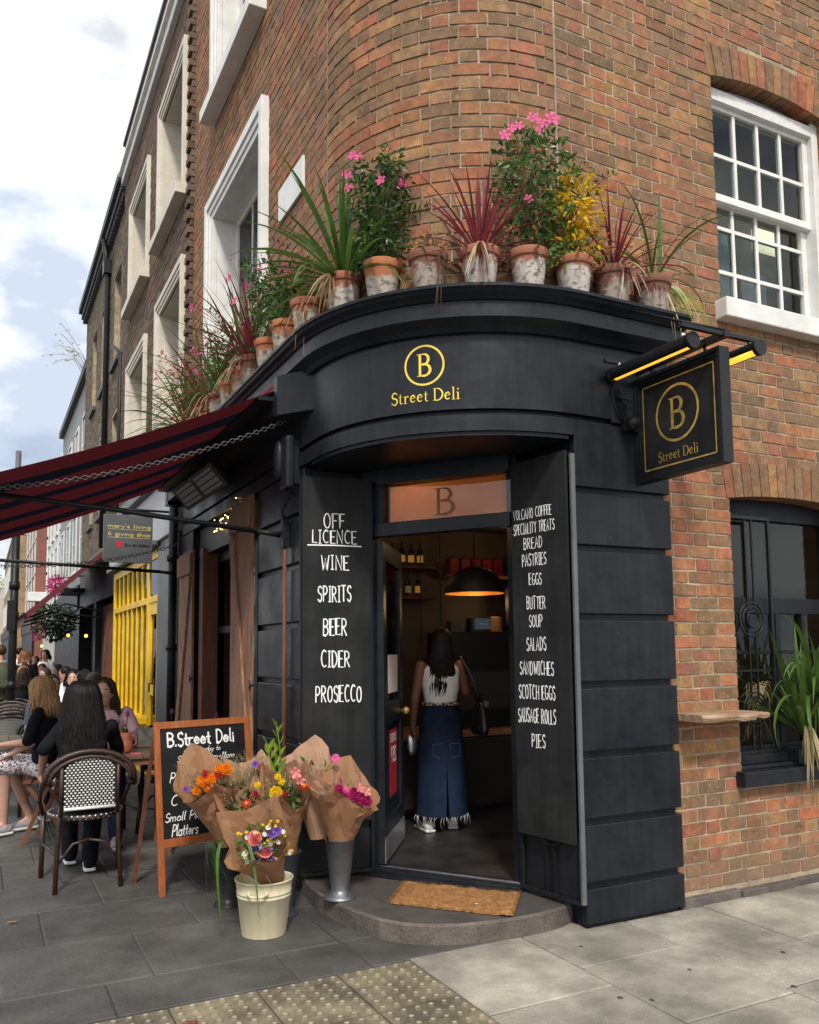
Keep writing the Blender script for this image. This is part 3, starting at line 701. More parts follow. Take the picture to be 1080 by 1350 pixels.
# right facade, upper sash window with 20 panes
def sash_right(parent, x0, x1, z0, z1, yf, rise):
    fr = MB(); t = .045
    fr.box((x0-.002, yf-.03, z0), (x0+.045, yf+.10, z1+.03)); fr.box((x1-.06, yf-.03, z0), (x1+.002, yf+.10, z1+.05))
    fr.box((x0+.045, yf-.027, z1-.06), (x1-.06, yf+.10, z1+.02))
    # arched head
    k = 12; vs = []
    A = arches[1]
    for yy in (yf-.03, yf+.08):
        for i in range(k+1):
            xx = x0+(x1-x0)*i/k; vs.append((xx, yy, z1+.018))
        for i in range(k+1):
            xx = x0+(x1-x0)*i/k; uu = ux(xx); vs.append((xx, yy, A.zc+math.sqrt(A.R**2-(uu-A.c)**2)-.002))
    m_ = k+1; fs = []
    for i in range(k): fs += [(i, i+1, m_+i+1, m_+i), (2*m_+i+1, 2*m_+i, 3*m_+i, 3*m_+i+1), (m_+i, m_+i+1, 3*m_+i+1, 3*m_+i)]
    ah = MB(); ah.add([(v[0], v[1]+.045, v[2]) for v in vs], fs); ah.build('arched_head', 'grey_light', parent)
    fr.box((x1-.055, yf-.026, z1-.02), (x1+.08, yf+.14, z1+.16)); fr.box((x0-.05, yf-.026, z1+.03), (x0+.04, yf+.10, z1+.13))
    F = fr.build('window_frame', 'white_paint', parent, bevel=.003)
    xa, xb = x0+.045, x1-.06
    def sash(za, zb, y, rows, top, bot):
        q = MB(); s_ = .05
        q.box((xa, y, za), (xa+s_, y+.04, zb)); q.box((xb-s_, y, za), (xb, y+.04, zb)); q.box((xa+s_, y, zb-top), (xb-s_, y+.04, zb)); q.box((xa+s_, y, za), (xb-s_, y+.04, za+bot))
        sw = q.build('sash', 'white_paint', parent, bevel=.003)
        gx0, gx1 = xa+s_, xb-s_
        for i in range(1, 4):
            b = MB(); xx = gx0+(gx1-gx0)*i/4; b.box((xx-.012, y+.006, za+bot), (xx+.012, y+.034, zb-top)); b.build('glazing_bar', 'white_paint', sw)
        for zz in rows:
            b = MB(); b.box((gx0, y+.008, zz-.012), (gx1, y+.032, zz+.012)); b.build('glazing_bar', 'white_paint', sw)
        zs = [za+bot]+list(rows)+[zb-top]
        for i in range(4):
            for z_a, z_b in zip(zs, zs[1:]):
                b = MB(); b.box((gx0+(gx1-gx0)*i/4+.012, y+.018, z_a+.01), (gx0+(gx1-gx0)*(i+1)/4-.012, y+.021, z_b-.01)); o = b.build('pane', 'glass', sw)
    sash(4.355, z1-.045, yf+.01, [4.675], .045, .05)
    sash(z0+.01, 4.40, yf+.055, [4.205, 3.905], .045, .07)
sash_right(deli, 4.072, 5.168, 3.60, 5.08, 3.75, .1)
b = MB(); b.box((4.02, 3.56, 3.475), (5.22, 3.80, 3.60)); b.build('window_sill', 'white_paint', deli, bevel=.008)
M('ceiling_light', (.9, .85, .7), .5, emit=(1, .82, .52), es=1.6)
b = MB(); b.box((4.85, 4.02, 4.28), (5.10, 4.05, 4.44)); b.box((4.10, 4.02, 4.42), (4.28, 4.05, 4.50)); single('office_ceiling_light', b, 'ceiling_light', 'lit ceiling light seen through the upper white sash window', 'light')
b = MB(); b.box((4.35, 4.0, 3.6), (4.55, 4.02, 4.3)); b.box((4.7, 4.03, 3.6), (4.95, 4.05, 4.1)); b.build('office_blind', 'grey_light', deli)
# lower dark window
b = MB(); yf = 3.80
for a_ in ((4.068, 4.14, .74, 2.37), (4.105, 5.17, 2.265, 2.37), (5.11, 5.172, .74, 2.37), (4.14, 5.11, .76, .83), (4.14, 5.11, 1.66, 1.76), (4.14, 5.11, 1.40, 1.425), (4.60, 4.64, .83, 1.66), (4.85, 4.88, .83, 1.66)):
    b.box((a_[0], yf, a_[2]), (a_[1], yf+.06, a_[3]))
k = 10; A = arches[0]; vs = []
for yy in (yf, yf+.05):
    for i in range(k+1): vs.append((4.07+1.1*i/k, yy, 2.368))
    for i in range(k+1): xx = 4.07+1.1*i/k; vs.append((xx, yy, A.zc+math.sqrt(A.R**2-(ux(xx)-A.c)**2)-.002))
fs = []
for i in range(k): fs += [(i, i+1, k+2+i, k+1+i)]
b.add(vs, fs)
wf = b.build('shop_window_frame', 'black_paint', deli, bevel=.003)
b = MB(); b.box((4.14, yf+.03, .83), (5.11, yf+.034, 2.265)); b.build('pane', 'glass', wf)
b = MB(); b.box((4.02, 3.585, .625), (5.3, 3.70, .712)); b.box((4.075, 3.66, .712), (5.165, 3.80, .735)); b.box((4.075, 3.70, .735), (5.165, 3.80, .79)); b.build('shop_window_sill', 'navy_paint', deli, bevel=.006)

# wrought iron leaf in front of the lower window
def ring(mb, c, r, t, ax1, ax2, a0=0, a1=2*PI, n=28, m=0):
    c, ax1, ax2 = Vector(c), Vector(ax1), Vector(ax2); full = abs(a1-a0-2*PI) < 1e-3
    pts = [c+ax1*(r*math.cos(a0+(a1-a0)*i/n))+ax2*(r*math.sin(a0+(a1-a0)*i/n)) for i in range(n if full else n+1)]
    mb.tube(pts, t, 6, m, closed=full)
grille = thing('window_grille', 'black wrought iron grille leaf with paired rings in front of the dark ground floor window', 'grille', (4.25, 3.73, .8))
def iron_leaf(parent, org, axis, w_, z0, z1, rings, mid, frame=True, mat='black_metal'):
    org, axis = Vector(org), Vector(axis).normalized(); Z = Vector((0, 0, 1)); P = lambda s, z: org+axis*s+Z*(z-org.z)
    b = MB()
    for s in (0, w_): b.beam(P(s, z0), P(s, z1), .02, .022)
    for z in (z0, z1): b.beam(P(0, z), P(w_, z), .02, .022)
    for z in mid: b.beam(P(0, z), P(w_, z), .012, .014)
    b.build('frame', mat, parent, bevel=.002)
    c = w_*.5; zs = [z0]+[z for z in rings]+[z1]
    edges = []
    prev = z0
    for zr in rings+[None]:
        top = (zr-.085) if zr else z1
        for s in (c-.03, c+.03):
            b = MB(); b.beam(P(s, prev), P(s, top+(.02 if zr else 0)), .011, .011); b.build('bar', mat, parent)
        if zr:
            for (cc_, rr) in ((c, .105), (c, .078), (c+.012, .05)):
                b = MB(); ring(b, P(cc_, zr), rr, .0065, axis, Z); b.build('scroll_ring', mat, parent)
            prev = zr+.065
iron_leaf(grille, (4.125, 3.735, .80), (1, 0, 0), .36, .80, 2.262, [1.06, 1.62], [1.30], True)

# rough wooden ledge
b = MB(); n = 14; vs = []
for i in range(n+1):
    x = 3.53+(4.06-3.53)*i/n; wv = .012*math.sin(i*1.3)+R.uniform(-.006, .006)
    yf_ = 3.42+wv+(.02 if i > 11 else 0); tz = 1.075+R.uniform(-.002, .002); th = .045+R.uniform(-.008, .005)-(.012*i/n)
    vs += [(x, yf_, tz-th), (x, yf_-.008, tz-th*.4), (x, yf_+.006, tz), (x, 3.652, tz), (x, 3.652, tz-th)]
fs = [(i*5+j, i*5+(j+1) % 5, (i+1)*5+(j+1) % 5, (i+1)*5+j) for i in range(n) for j in range(5)]+[(0, 1, 2, 3, 4)[::-1], tuple(n*5+j for j in range(5))]
b.add(vs, fs); single('wooden_ledge', b, 'wood_pale', 'rough waney edged plank fixed as a ledge to the brick wall beside the dark pier', 'shelf')

# ------------------------------------------------------------------ side opening with shutters
b = MB(); X = 1.93
for a_ in ((6.42, 6.50, .55, 2.35), (7.78, 7.86, .55, 2.35), (7.10, 7.15, .55, 2.35), (6.5, 7.78, 2.27, 2.35), (6.5, 7.78, 1.62, 1.68), (6.5, 7.78, .55, .62)):
    b.box((X, a_[0], a_[2]), (X+.06, a_[1], a_[3]))
sw = b.build('side_window', 'black_paint', deli)
b = MB(); b.box((X+.03, 6.5, .62), (X+.035, 7.78, 2.27)); b.build('pane', 'glass_dark', sw)
b = MB(); b.box((1.79, 7.66, .5), (1.93, 7.80, 2.4)); b.build('window_post', 'wood_red', deli)
def shutter(y0, y1, z0, z1, lab, slant):
    t = thing('wooden_shutter', lab, 'shutter', (1.72, (y0+y1)/2, z0), 0, 'weathered wooden shutters by the side window')
    n = 3; x = 1.735
    for i in range(n):
        a, c = y0+(y1-y0)*i/n+.003, y0+(y1-y0)*(i+1)/n-.003
        b = MB(); b.box((x, a, z0+R.uniform(0, .01)), (x+.024, c, z1-R.uniform(0, .02))); b.build('plank', 'wood_old', t, bevel=.003)
    for z in (z0+.03, z1-.24):
        b = MB(); b.box((x-.022, y0+.01, z), (x-.001, y1-.01, z+.19)); b.build('rail', 'wood_old', t, bevel=.004)
    b = MB(); p = (x-.012, y0+.06, z0+.24); q = (x-.012, y1-.07, z1-.26)
    if slant < 0: p, q = (x-.012, y1-.06, z0+.24), (x-.012, y0+.08, z1-.26)
    b.beam(p, q, .11, .02, (-1, 0, 0)); b.build('brace', 'wood_old', t, bevel=.003)
    b = MB(); ym = y0 if slant > 0 else y1; b.tube([(x-.01, y0-.02, 1.22), (x-.03, y0-.07, 1.20), (x-.02, y0-.13, 1.22)], .007, 6); b.tube([(x-.035, y0-.10, 1.18), (x-.035, y0-.10, 1.25)], .006, 6); b.build('catch', 'black_metal', t)
shutter(5.93, 6.50, .50, 2.60, 'weathered brown wooden shutter nearest the deli door, opened flat on the side wall', 1)
shutter(7.84, 8.44, .50, 2.42, 'weathered brown wooden shutter farther down the side wall, next to the black downpipe', -1)
# dark curtain slats in the window
for i in range(7):
    b = MB(); b.box((2.02, 6.52+i*.08, 1.68), (2.03, 6.58+i*.08, 2.27)); b.build('curtain_slat', 'grey_paint', sw)

# black downpipe between corner building and yellow shop
dpipe = thing('downpipe', 'black cast iron downpipe between the deli side wall and the yellow shopfront', 'drainpipe', (1.70, 8.66, 0))
b = MB(); b.tube([(1.72, 8.66, 0), (1.72, 8.66, 3.2)], .045, 10); b.build('pipe', 'black_metal', dpipe)
for z in (.6, 1.5, 2.4):
    b = MB(); b.lathe([(.045, -.03), (.06, -.03), (.06, .03), (.045, .03)], (1.72, 8.66, z), 10); b.build('collar', 'black_metal', dpipe)
# brown awning pole / pipe on near pier
dp = thing('awning_post', 'slim brown metal post on the dark side wall holding the awning arm', 'post', (1.74, 5.18, 0))
b = MB(); b.tube([(1.735, 5.18, .3), (1.735, 5.18, 2.3)], .014, 8); b.build('rod', 'wood_red', dp)
b = MB(); b.box((1.715, 5.155, 2.12), (1.76, 5.205, 2.30)); b.tube([(1.735, 5.18, 2.30), (1.72, 5.20, 2.36), (1.735, 5.17, 2.40)], .010, 6); b.build('bracket', 'black_metal', dp)

# ------------------------------------------------------------------ awning
def awn_mat():
    m = bpy.data.materials.new('awning_cloth'); m.use_nodes = True; t = m.node_tree; N = t.nodes; N.clear(); LK = t.links.new
    o = N.new('ShaderNodeOutputMaterial'); ge = N.new('ShaderNodeTexCoord'); sx = N.new('ShaderNodeSeparateXYZ'); LK(ge.outputs['Object'], sx.inputs[0])
    a = N.new('ShaderNodeMath'); a.operation = 'SUBTRACT'; a.inputs[1].default_value = 5.0; LK(sx.outputs[1], a.inputs[0])
    d = N.new('ShaderNodeMath'); d.operation = 'DIVIDE'; d.inputs[1].default_value = .74; LK(a.outputs[0], d.inputs[0])
    f = N.new('ShaderNodeMath'); f.operation = 'FRACT'; LK(d.outputs[0], f.inputs[0])
    g = N.new('ShaderNodeMath'); g.operation = 'GREATER_THAN'; g.inputs[1].default_value = .5; LK(f.outputs[0], g.inputs[0])
    mx_ = N.new('ShaderNodeMix'); mx_.data_type = 'RGBA'; mx_.inputs[6].default_value = (.085, .013, .017, 1); mx_.inputs[7].default_value = (.008, .009, .015, 1); LK(g.outputs[0], mx_.inputs[0])
    df_ = N.new('ShaderNodeBsdfDiffuse'); tr = N.new('ShaderNodeBsdfTranslucent'); LK(mx_.outputs[2], df_.inputs[0]); LK(mx_.outputs[2], tr.inputs[0])
    ms = N.new('ShaderNodeMixShader'); ms.inputs[0].default_value = .26; LK(df_.outputs[0], ms.inputs[1]); LK(tr.outputs[0], ms.inputs[2]); LK(ms.outputs[0], o.inputs[0]); MATS['awning_cloth'] = m
awn_mat()
aw = thing('awning', 'striped maroon and black awning stretched out over the cafe tables beside the deli', 'awning', (1.7, 6.6, 3.05))
b = MB(); ny, nx = 27, 10; vs = []
ya, yb = 5.0, 8.33
for i in range(ny+1):
    y = ya+(yb-ya)*i/ny
    for j in range(nx+1):
        t = j/nx; x = 1.60-1.82*t; z = 3.085-(1.60-x)*.414-.035*math.sin(PI*t)-.012*math.sin(PI*t)*math.sin(y*7.5)+R.uniform(-.002, .002)*math.sin(PI*t); vs.append((x, y, z))
fs = [(i*(nx+1)+j, i*(nx+1)+j+1, (i+1)*(nx+1)+j+1, (i+1)*(nx+1)+j) for i in range(ny) for j in range(nx)]
b.add(vs, fs, 0, True); b.build('canopy', 'awning_cloth', aw)
b = MB(); b.tube([(-.235, 4.97, 2.325), (-.235, 8.36, 2.325)], .028, 10); b.build('front_bar', 'black_metal', aw)
b = MB(); b.box((1.60, 5.0, 2.93), (1.763, 8.4, 3.10)); b.box((1.5, 5.0, 3.02), (1.6, 8.36, 3.045)); b.build('cassette', 'black_paint', aw)
b = MB(); b.tube([(1.66, 5.02, 3.15), (1.66, 8.36, 3.15)], .04, 12); b.build('roller', 'maroon', aw)
b = MB()
b.prism([(1.60, 4.93), (1.772, 4.70), (1.772, 5.0), (1.60, 5.0)], 2.91, 3.165); b.build('end_bracket', 'navy_paint', aw, bevel=.004)
b = MB(); b.prism([(1.60, 8.36), (1.77, 8.36), (1.77, 8.5), (1.60, 8.5)], 2.9, 3.17); b.build('end_bracket', 'navy_paint', aw, bevel=.004)
for (y, zw, ze) in ((5.27, 2.21, 2.395), (8.58, 2.236, 2.34)):
    b = MB(); b.tube([(1.76, y, zw), (1.58, y+.01, zw+.02)], [.02, .016], 8); b.tube([(1.6, y+.01, zw+.018), (.7, y+.08, zw+(ze-zw)*.62), (-.23, y+.12, ze)], .0165, 8); b.build('support_arm', 'black_metal', aw)
def chain(parent, p0, p1, sag, link_len, t, nm='chain', rr=.35):
    p0, p1 = Vector(p0), Vector(p1); L_ = (p1-p0).length; n = int(L_/(link_len*.72)); b = MB()
    for i in range(n):
        f = (i+.5)/n; p = p0.lerp(p1, f)-Vector((0, 0, sag*4*f*(1-f))); f2 = f+.01; q = p0.lerp(p1, f2)-Vector((0, 0, sag*4*f2*(1-f2)))
        d = (q-p).normalized(); s_ = d.cross(Vector((0, 0, 1))).normalized(); u_ = s_.cross(d); e = s_ if i % 2 else u_
        pts = [p+d*(link_len*.5*math.cos(a))+e*(link_len*rr*math.sin(a)) for a in [2*PI*k/8 for k in range(8)]]
        b.tube(pts, t, 4, closed=True)
    return b.build(nm, 'chain_metal', parent, kind='stuff')
chain(aw, (1.71, 5.02, 2.92), (-.2, 5.12, 2.33), .10, .036, .0030)
chain(aw, (1.70, 8.3, 2.50), (-.2, 8.6, 2.28), .10, .045, .0036)
# patio heater
ht = thing('patio_heater', 'black twin panel electric heater tilted under the awning', 'heater', (1.66, 6.7, 2.75))
p, q = Vector((1.62, 6.38, 2.84)), Vector((1.55, 7.45, 2.80)); dv = (q-p).normalized(); nn = Vector((-.72, -.25, -.64)).normalized(); sv = dv.cross(nn).normalized(); nn = sv.cross(dv); rot = Matrix((dv, sv, nn)).transposed(); c = (p+q)/2
b = MB(); b.obox(c, (1.10, .22, .05), rot); b.build('housing', 'black_metal', ht, bevel=.006)
for s_ in (-.26, .26):
    b = MB(); b.obox(c+dv*s_+nn*.027, (.44, .16, .006), rot); pn = b.build('heating_panel', 'grey_light', ht)
    for k in range(3):
        b = MB(); b.obox(c+dv*s_+sv*(.05*(k-1))+nn*.033, (.43, .012, .006), rot); b.build('guard_bar', 'black_metal', pn)
b = MB(); b.tube([c-nn*.02, (1.76, 6.9, 2.9)], .015, 6); b.build('mounting', 'black_metal', ht)
# loudspeaker
sp_ = thing('wall_loudspeaker', 'black outdoor loudspeaker on the dark wall above the off licence board', 'loudspeaker', (1.70, 5.0, 2.62))
b = MB(); b.box((1.66, 4.93, 2.46), (1.72, 5.06, 2.80)); b.build('cabinet', 'navy_paint', sp_, bevel=.02, segs=3)
b = MB(); b.ell((1.655, 5.06, 2.66), (.035, .05, .13), 12, 8); b.build('grille', 'black_metal', sp_)
b = MB(); b.box((1.72, 4.97, 2.5), (1.765, 5.02, 2.78)); b.tube(bez((1.70, 5.03, 2.46), (1.68, 5.09, 2.25), (1.76, 5.13, 2.48), 8), .004, 5); b.build('bracket', 'black_metal', sp_)
# fairy lights
M('fairy', (1, .7, .3), .5, emit=(1, .62, .18), es=9)
b = MB(); rr = random.Random(3)
for k in range(60):
    t = rr.random(); y = 6.35+t*.85; z = 2.52+.12*(1-t)+rr.uniform(-.05, .06)-.05*math.sin(t*3); b.ell((1.78+rr.uniform(-.04, .04), y, z), .0042, 6, 4)
single('fairy_lights', b, 'fairy', 'tangle of small warm fairy lights at the head of the side window', 'lights', kind='stuff')

# ------------------------------------------------------------------ cream window terrace (second building)
t2 = thing('brown_brick_terrace', 'brown brick terrace building with cream window surrounds above the yellow shopfront', 'building', (1.86, 11, 0))
X2 = 1.86
H2 = [(9.09, 10.36, 6.55, 8.14), (11.38, 12.66, 6.55, 8.0), (9.09, 10.36, 3.9, 5.60), (11.41, 12.69, 3.9, 5.52)]
def flat_wall(parent, X, y0, y1, z0, z1, H, mat, pit=PIT, mort='mortar', bl=.335, nm='brick_courses', bricks_=True):
    ys = sorted(set([y0, y1]+[h[0]-.004 for h in H]+[h[1]+.004 for h in H])); m_ = MB()
    for a, b in zip(ys, ys[1:]):
        mid = (a+b)/2; zz = [(z0, z1)]
        for (c, d, e, f) in H:
            if c-.004 < mid < d+.004:
                nz = []
                for (p, q) in zz:
                    if e > p and e < q: nz.append((p, e))
                    if f < q and f > p: nz.append((f, q))
                    if f <= p or e >= q: nz.append((p, q))
                zz = nz
        for p, q in zz: m_.box((X+.006, a, p), (X+.24, b, q))
    wl = m_.build('wall', mort if bricks_ else mat, parent)
    if not bricks_: return wl
    bb = MB(); k = int(z0/pit)+1
    while (k+1)*pit < z1:
        za, zb = k*pit, (k+1)*pit-.0105; cuts = sorted([(c, d) for (c, d, e, f) in H if zb > e and za < f]); cur = y0; iv = []
        for c, d in cuts: iv.append((cur, c)); cur = d
        iv.append((cur, y1))
        for lo, hi in iv:
            pos = math.floor(lo/bl)*bl+(0 if k % 2 else bl/2)-bl; ed = []
            while pos < hi: ed += [pos, pos+bl*.66]; pos += bl
            ed = [lo]+[e+R.uniform(-.008, .008) for e in ed if lo+.05 < e < hi-.05]+[hi]
            for a, b in zip(ed, ed[1:]):
                dx = R.uniform(-.003, .002); bb.add([(X+dx, a+.005, za), (X+dx, b-.005, za), (X+dx, b-.005, zb), (X+dx, a+.005, zb), (X+.1, a+.005, za), (X+.1, b-.005, za), (X+.1, b-.005, zb), (X+.1, a+.005, zb)],
                                                    [(0, 3, 2, 1), (0, 1, 5, 4), (3, 7, 6, 2), (0, 4, 7, 3), (1, 2, 6, 5)])
        k += 1
    bb.build(nm, mat, wl, kind='stuff'); return wl
w2 = flat_wall(t2, X2, 8.43, 13.6, 2.7, 9.35, H2, BR2)
for i, (a, b_, c, d) in enumerate(H2):
    surround(t2, X2, a-.16, b_+.16, c, d+.16, .16, .05, 'cream_paint', .13 if i < 2 else None, .30)
b = MB(); b.box((X2-.07, 8.43, 8.92), (X2+.05, 13.55, 9.06)); b.box((X2-.12, 8.40, 9.06), (X2+.05, 13.58, 9.12)); b.build('stringcourse', 'white_paint', t2, bevel=.01)
b = MB(); b.box((X2-.02, 8.40, 9.12), (X2+.2, 13.6, 9.62)); b.build('parapet', 'wood_old' if 0 else BR3, t2)
b = MB(); b.box((X2-.05, 8.38, 9.62), (X2+.26, 13.62, 9.68)); b.build('coping', 'lead', t2)
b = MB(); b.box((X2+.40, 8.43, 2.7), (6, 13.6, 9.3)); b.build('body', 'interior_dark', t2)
for k in range(75):
    b = MB(); z = 3.4+k*.0762; b.box((X2-.06-(.03 if k % 2 else 0), 8.42, z), (X2+.03, 8.50+(.05 if k % 2 else 0), z+.064)); b.build('quoin_brick', BR2, t2)
# shop: grey pilaster + fascia, yellow front
ys = thing('yellow_shopfront', 'bright yellow timber shopfront with tall mullioned window and door under a grey fascia', 'shopfront', (1.83, 11.6, 0))
b = MB(); b.box((1.78, 8.72, 0), (1.95, 9.82, 2.70)); b.build('pilaster', 'grey_paint', ys, bevel=.01)
b = MB(); b.box((1.74, 8.74, 2.70), (1.95, 13.62, 3.32)); b.build('fascia', 'grey_light', ys, bevel=.01)
b = MB(); b.box((1.66, 8.72, 3.32), (1.95, 13.64, 3.44)); b.box((1.70, 9.7, 2.66), (1.76, 13.6, 2.72)); b.build('cornice', 'grey_paint', ys, bevel=.01)
b = MB(); b.box((1.79, 10.55, 0), (1.93, 13.5, .60)); b.build('stall_riser', 'yellow_paint', ys, bevel=.006)
b = MB(); b.box((1.70, 10.50, .60), (1.93, 13.5, .68)); b.build('sill', 'yellow_paint', ys, bevel=.006)
b = MB()
for y0, y1, z0, z1 in ((9.84, 9.94, 0, 2.66), (10.50, 10.66, 0, 2.66), (13.42, 13.55, 0, 2.66), (9.94, 13.42, 2.55, 2.66), (9.94, 10.50, 2.04, 2.12), (10.66, 13.42, 2.04, 2.12)):
    b.box((1.805, y0, z0), (1.88, y1, z1))
b.build('frame', 'yellow_paint', ys, bevel=.006)
for k in range(6):
    y = 10.66+(13.42-10.66)*(k+1)/7
    b = MB(); b.box((1.812, y-.03, .68), (1.86, y+.03, 2.04)); b.box((1.812, y-.03, 2.12), (1.86, y+.03, 2.55)); b.build('mullion', 'yellow_paint', ys, bevel=.004)
for k in range(7):
    y0 = 10.66+(13.42-10.66)*k/7; y1 = 10.66+(13.42-10.66)*(k+1)/7
    b = MB(); b.box((1.836, y0, .68), (1.840, y1, 2.55)); b.build('pane', 'glass_dark', ys)
b = MB()
for y0, y1, z0, z1 in ((9.94, 10.03, .05, 2.04), (10.41, 10.50, .05, 2.04), (10.03, 10.41, 1.9, 2.04), (10.03, 10.41, .95, 1.07), (10.03, 10.41, .05, .25)): b.box((1.815, y0, z0), (1.855, y1, z1))
dd_ = b.build('door', 'yellow_paint', ys, bevel=.004)
b = MB(); b.box((1.836, 10.03, .25), (1.840, 10.41, 1.9)); b.build('pane', 'glass_dark', dd_)
b = MB(); b.box((1.80, 10.04, .95), (1.815, 10.10, 1.15)); b.tube([(1.79, 10.07, 1.1), (1.75, 10.07, 1.1), (1.75, 10.07, 1.0)], .01, 6); b.build('handle', 'black_metal', dd_)
b = MB(); b.box((1.82, 9.94, 2.12), (1.825, 10.5, 2.55)); b.build('fanlight', 'glass_dark', ys)
b = MB(); b.box((2.6, 9.8, 0), (2.65, 13.6, 2.7)); b.box((1.95, 13.58, 0), (2.65, 13.6, 2.7)); b.box((1.95, 9.80, 0), (2.65, 9.82, 2.7)); b.box((1.9, 9.8, 2.66), (2.65, 13.6, 2.7)); b.build('interior', 'interior_wall', ys)
b = MB(); b.box((2.1, 11.0, .7), (2.2, 11.5, 1.3)); b.box((2.1, 12.2, .7), (2.3, 12.6, 1.5)); b.build('window_display', 'white_paint', ys)
for z in (1.0, 1.6): 
    b = MB(); b.tube([(1.77, 8.84, z-.6), (1.77, 8.84, z+.6)], .02, 6); b.build('conduit', 'grey_paint', ys)

# ------------------------------------------------------------------ sooty brick terrace (third) with gutter and pipe
t3 = thing('sooty_brick_terrace', 'dark sooty brick terrace with deep set windows, black gutter and tall downpipe', 'building', (1.9, 16.5, 0))
H3 = [(14.3, 15.1, 6.4, 8.0), (16.0, 16.8, 6.4, 8.0), (17.6, 18.3, 6.4, 8.0), (14.3, 15.1, 4.0, 5.5), (16.0, 16.8, 4.0, 5.5), (17.6, 18.3, 4.0, 5.5)]
w3 = flat_wall(t3, 1.92, 13.6, 19.6, 3.3, 8.9, H3, BR3, mort='mortar')
for (a, b_, c, d) in H3:
    b = MB(); b.box((1.86, a-.05, c-.09), (2.0, b_+.05, c)); b.build('window_sill', 'slate', t3, bevel=.008)
    b = MB(); b.box((2.08, a, c), (2.12, b_, d)); b.build('window_pane', 'glass_dark', t3)
b = MB(); b.box((1.80, 13.6, 8.9), (2.1, 19.6, 9.02)); b.box((1.74, 13.6, 9.02), (2.1, 19.6, 9.16)); gt = b.build('gutter_cornice', 'slate', t3)
for k in range(40):
    b = MB(); b.box((1.83, 13.65+k*.15, 8.80), (1.92, 13.72+k*.15, 8.9)); b.build('dentil', 'slate', gt)
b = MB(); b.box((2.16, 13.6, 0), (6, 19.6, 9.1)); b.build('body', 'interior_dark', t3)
b = MB(); b.tube([(1.86, 15.6, 3.3), (1.86, 15.6, 8.35), (1.83, 15.6, 8.6), (1.78, 15.6, 8.95)], .05, 8); b.box((1.78, 15.5, 8.3), (1.92, 15.72, 8.55)); b.build('downpipe', 'black_metal', t3)
b = MB(); b.tube([(1.85, 13.68, 2.6), (1.85, 13.68, 6.2), (1.78, 14.0, 6.4)], .035, 8); b.build('vent_pipe', 'black_metal', t3)
b = MB(); b.box((1.9, 13.6, 2.4), (2.2, 19.6, 3.3)); b.box((1.88, 13.6, 0), (2.1, 13.9, 2.4)); b.box((1.88, 16.4, 0), (2.1, 16.7, 2.4)); b.box((1.88, 19.3, 0), (2.1, 19.6, 2.4)); b.box((2.12, 13.9, 0), (2.16, 19.3, 2.4)); b.build('shopfront', 'black_paint', t3)
for k in range(9):
    b = MB(); b.box((1.98, 14.0+k*.27, .1), (2.03, 14.06+k*.27, 2.3)); b.build('mullion', 'wood_red', t3)
# second awning
a2 = thing('folded_awning', 'dark red awning projecting from the sooty brick terrace farther down the street', 'awning', (1.8, 16, 3))
b = MB(); vs = []
for y in (15.0, 18.4):
    for x, z in ((1.85, 3.22), (.62, 2.10), (.62, 1.92)): vs.append((x, y, z))
b.add(vs, [(0, 1, 4, 3), (1, 2, 5, 4)]); b.add([(1.85, 14.99, 3.22), (.62, 14.99, 2.10), (.62, 14.99, 1.98), (1.85, 14.99, 3.12)], [(0, 1, 2, 3)]); b.build('canopy', 'maroon', a2)
for (y) in (15.1, 18.3):
    for a_, r_x in (((1.85, y, 2.15), (1.25, y, 2.28), (.64, y, 2.02)), .02), (((1.85, y, 2.05), (1.2, y, 2.12), (.64, y, 1.98)), .015): b = MB(); b.tube(a_, r_x, 6); b.build('support_arm', 'black_metal', a2)
b = MB(); b.tube([(.62, 14.95, 2.09), (.62, 18.45, 2.09)], .03, 8); b.build('front_bar', 'black_metal', a2)

# hanging charity shop sign
hs = thing('hanging_shop_sign', 'grey square shop sign hanging above the yellow shopfront with gold lettering', 'sign', (1.33, 9.0, 2.6))
b = MB(); b.box((1.085, 8.985, 2.375), (1.572, 9.015, 2.868)); signb = b.build('board', 'grey_paint', hs, bevel=.004)
b = MB(); b.tube([(1.02, 9.0, 2.93), (1.86, 9.0, 2.93)], .014, 6); b.tube([(1.2, 9, 2.87), (1.2, 9, 2.93)], .006, 5); b.tube([(1.5, 9, 2.87), (1.5, 9, 2.93)], .006, 5); b.build('bracket', 'black_metal', hs)

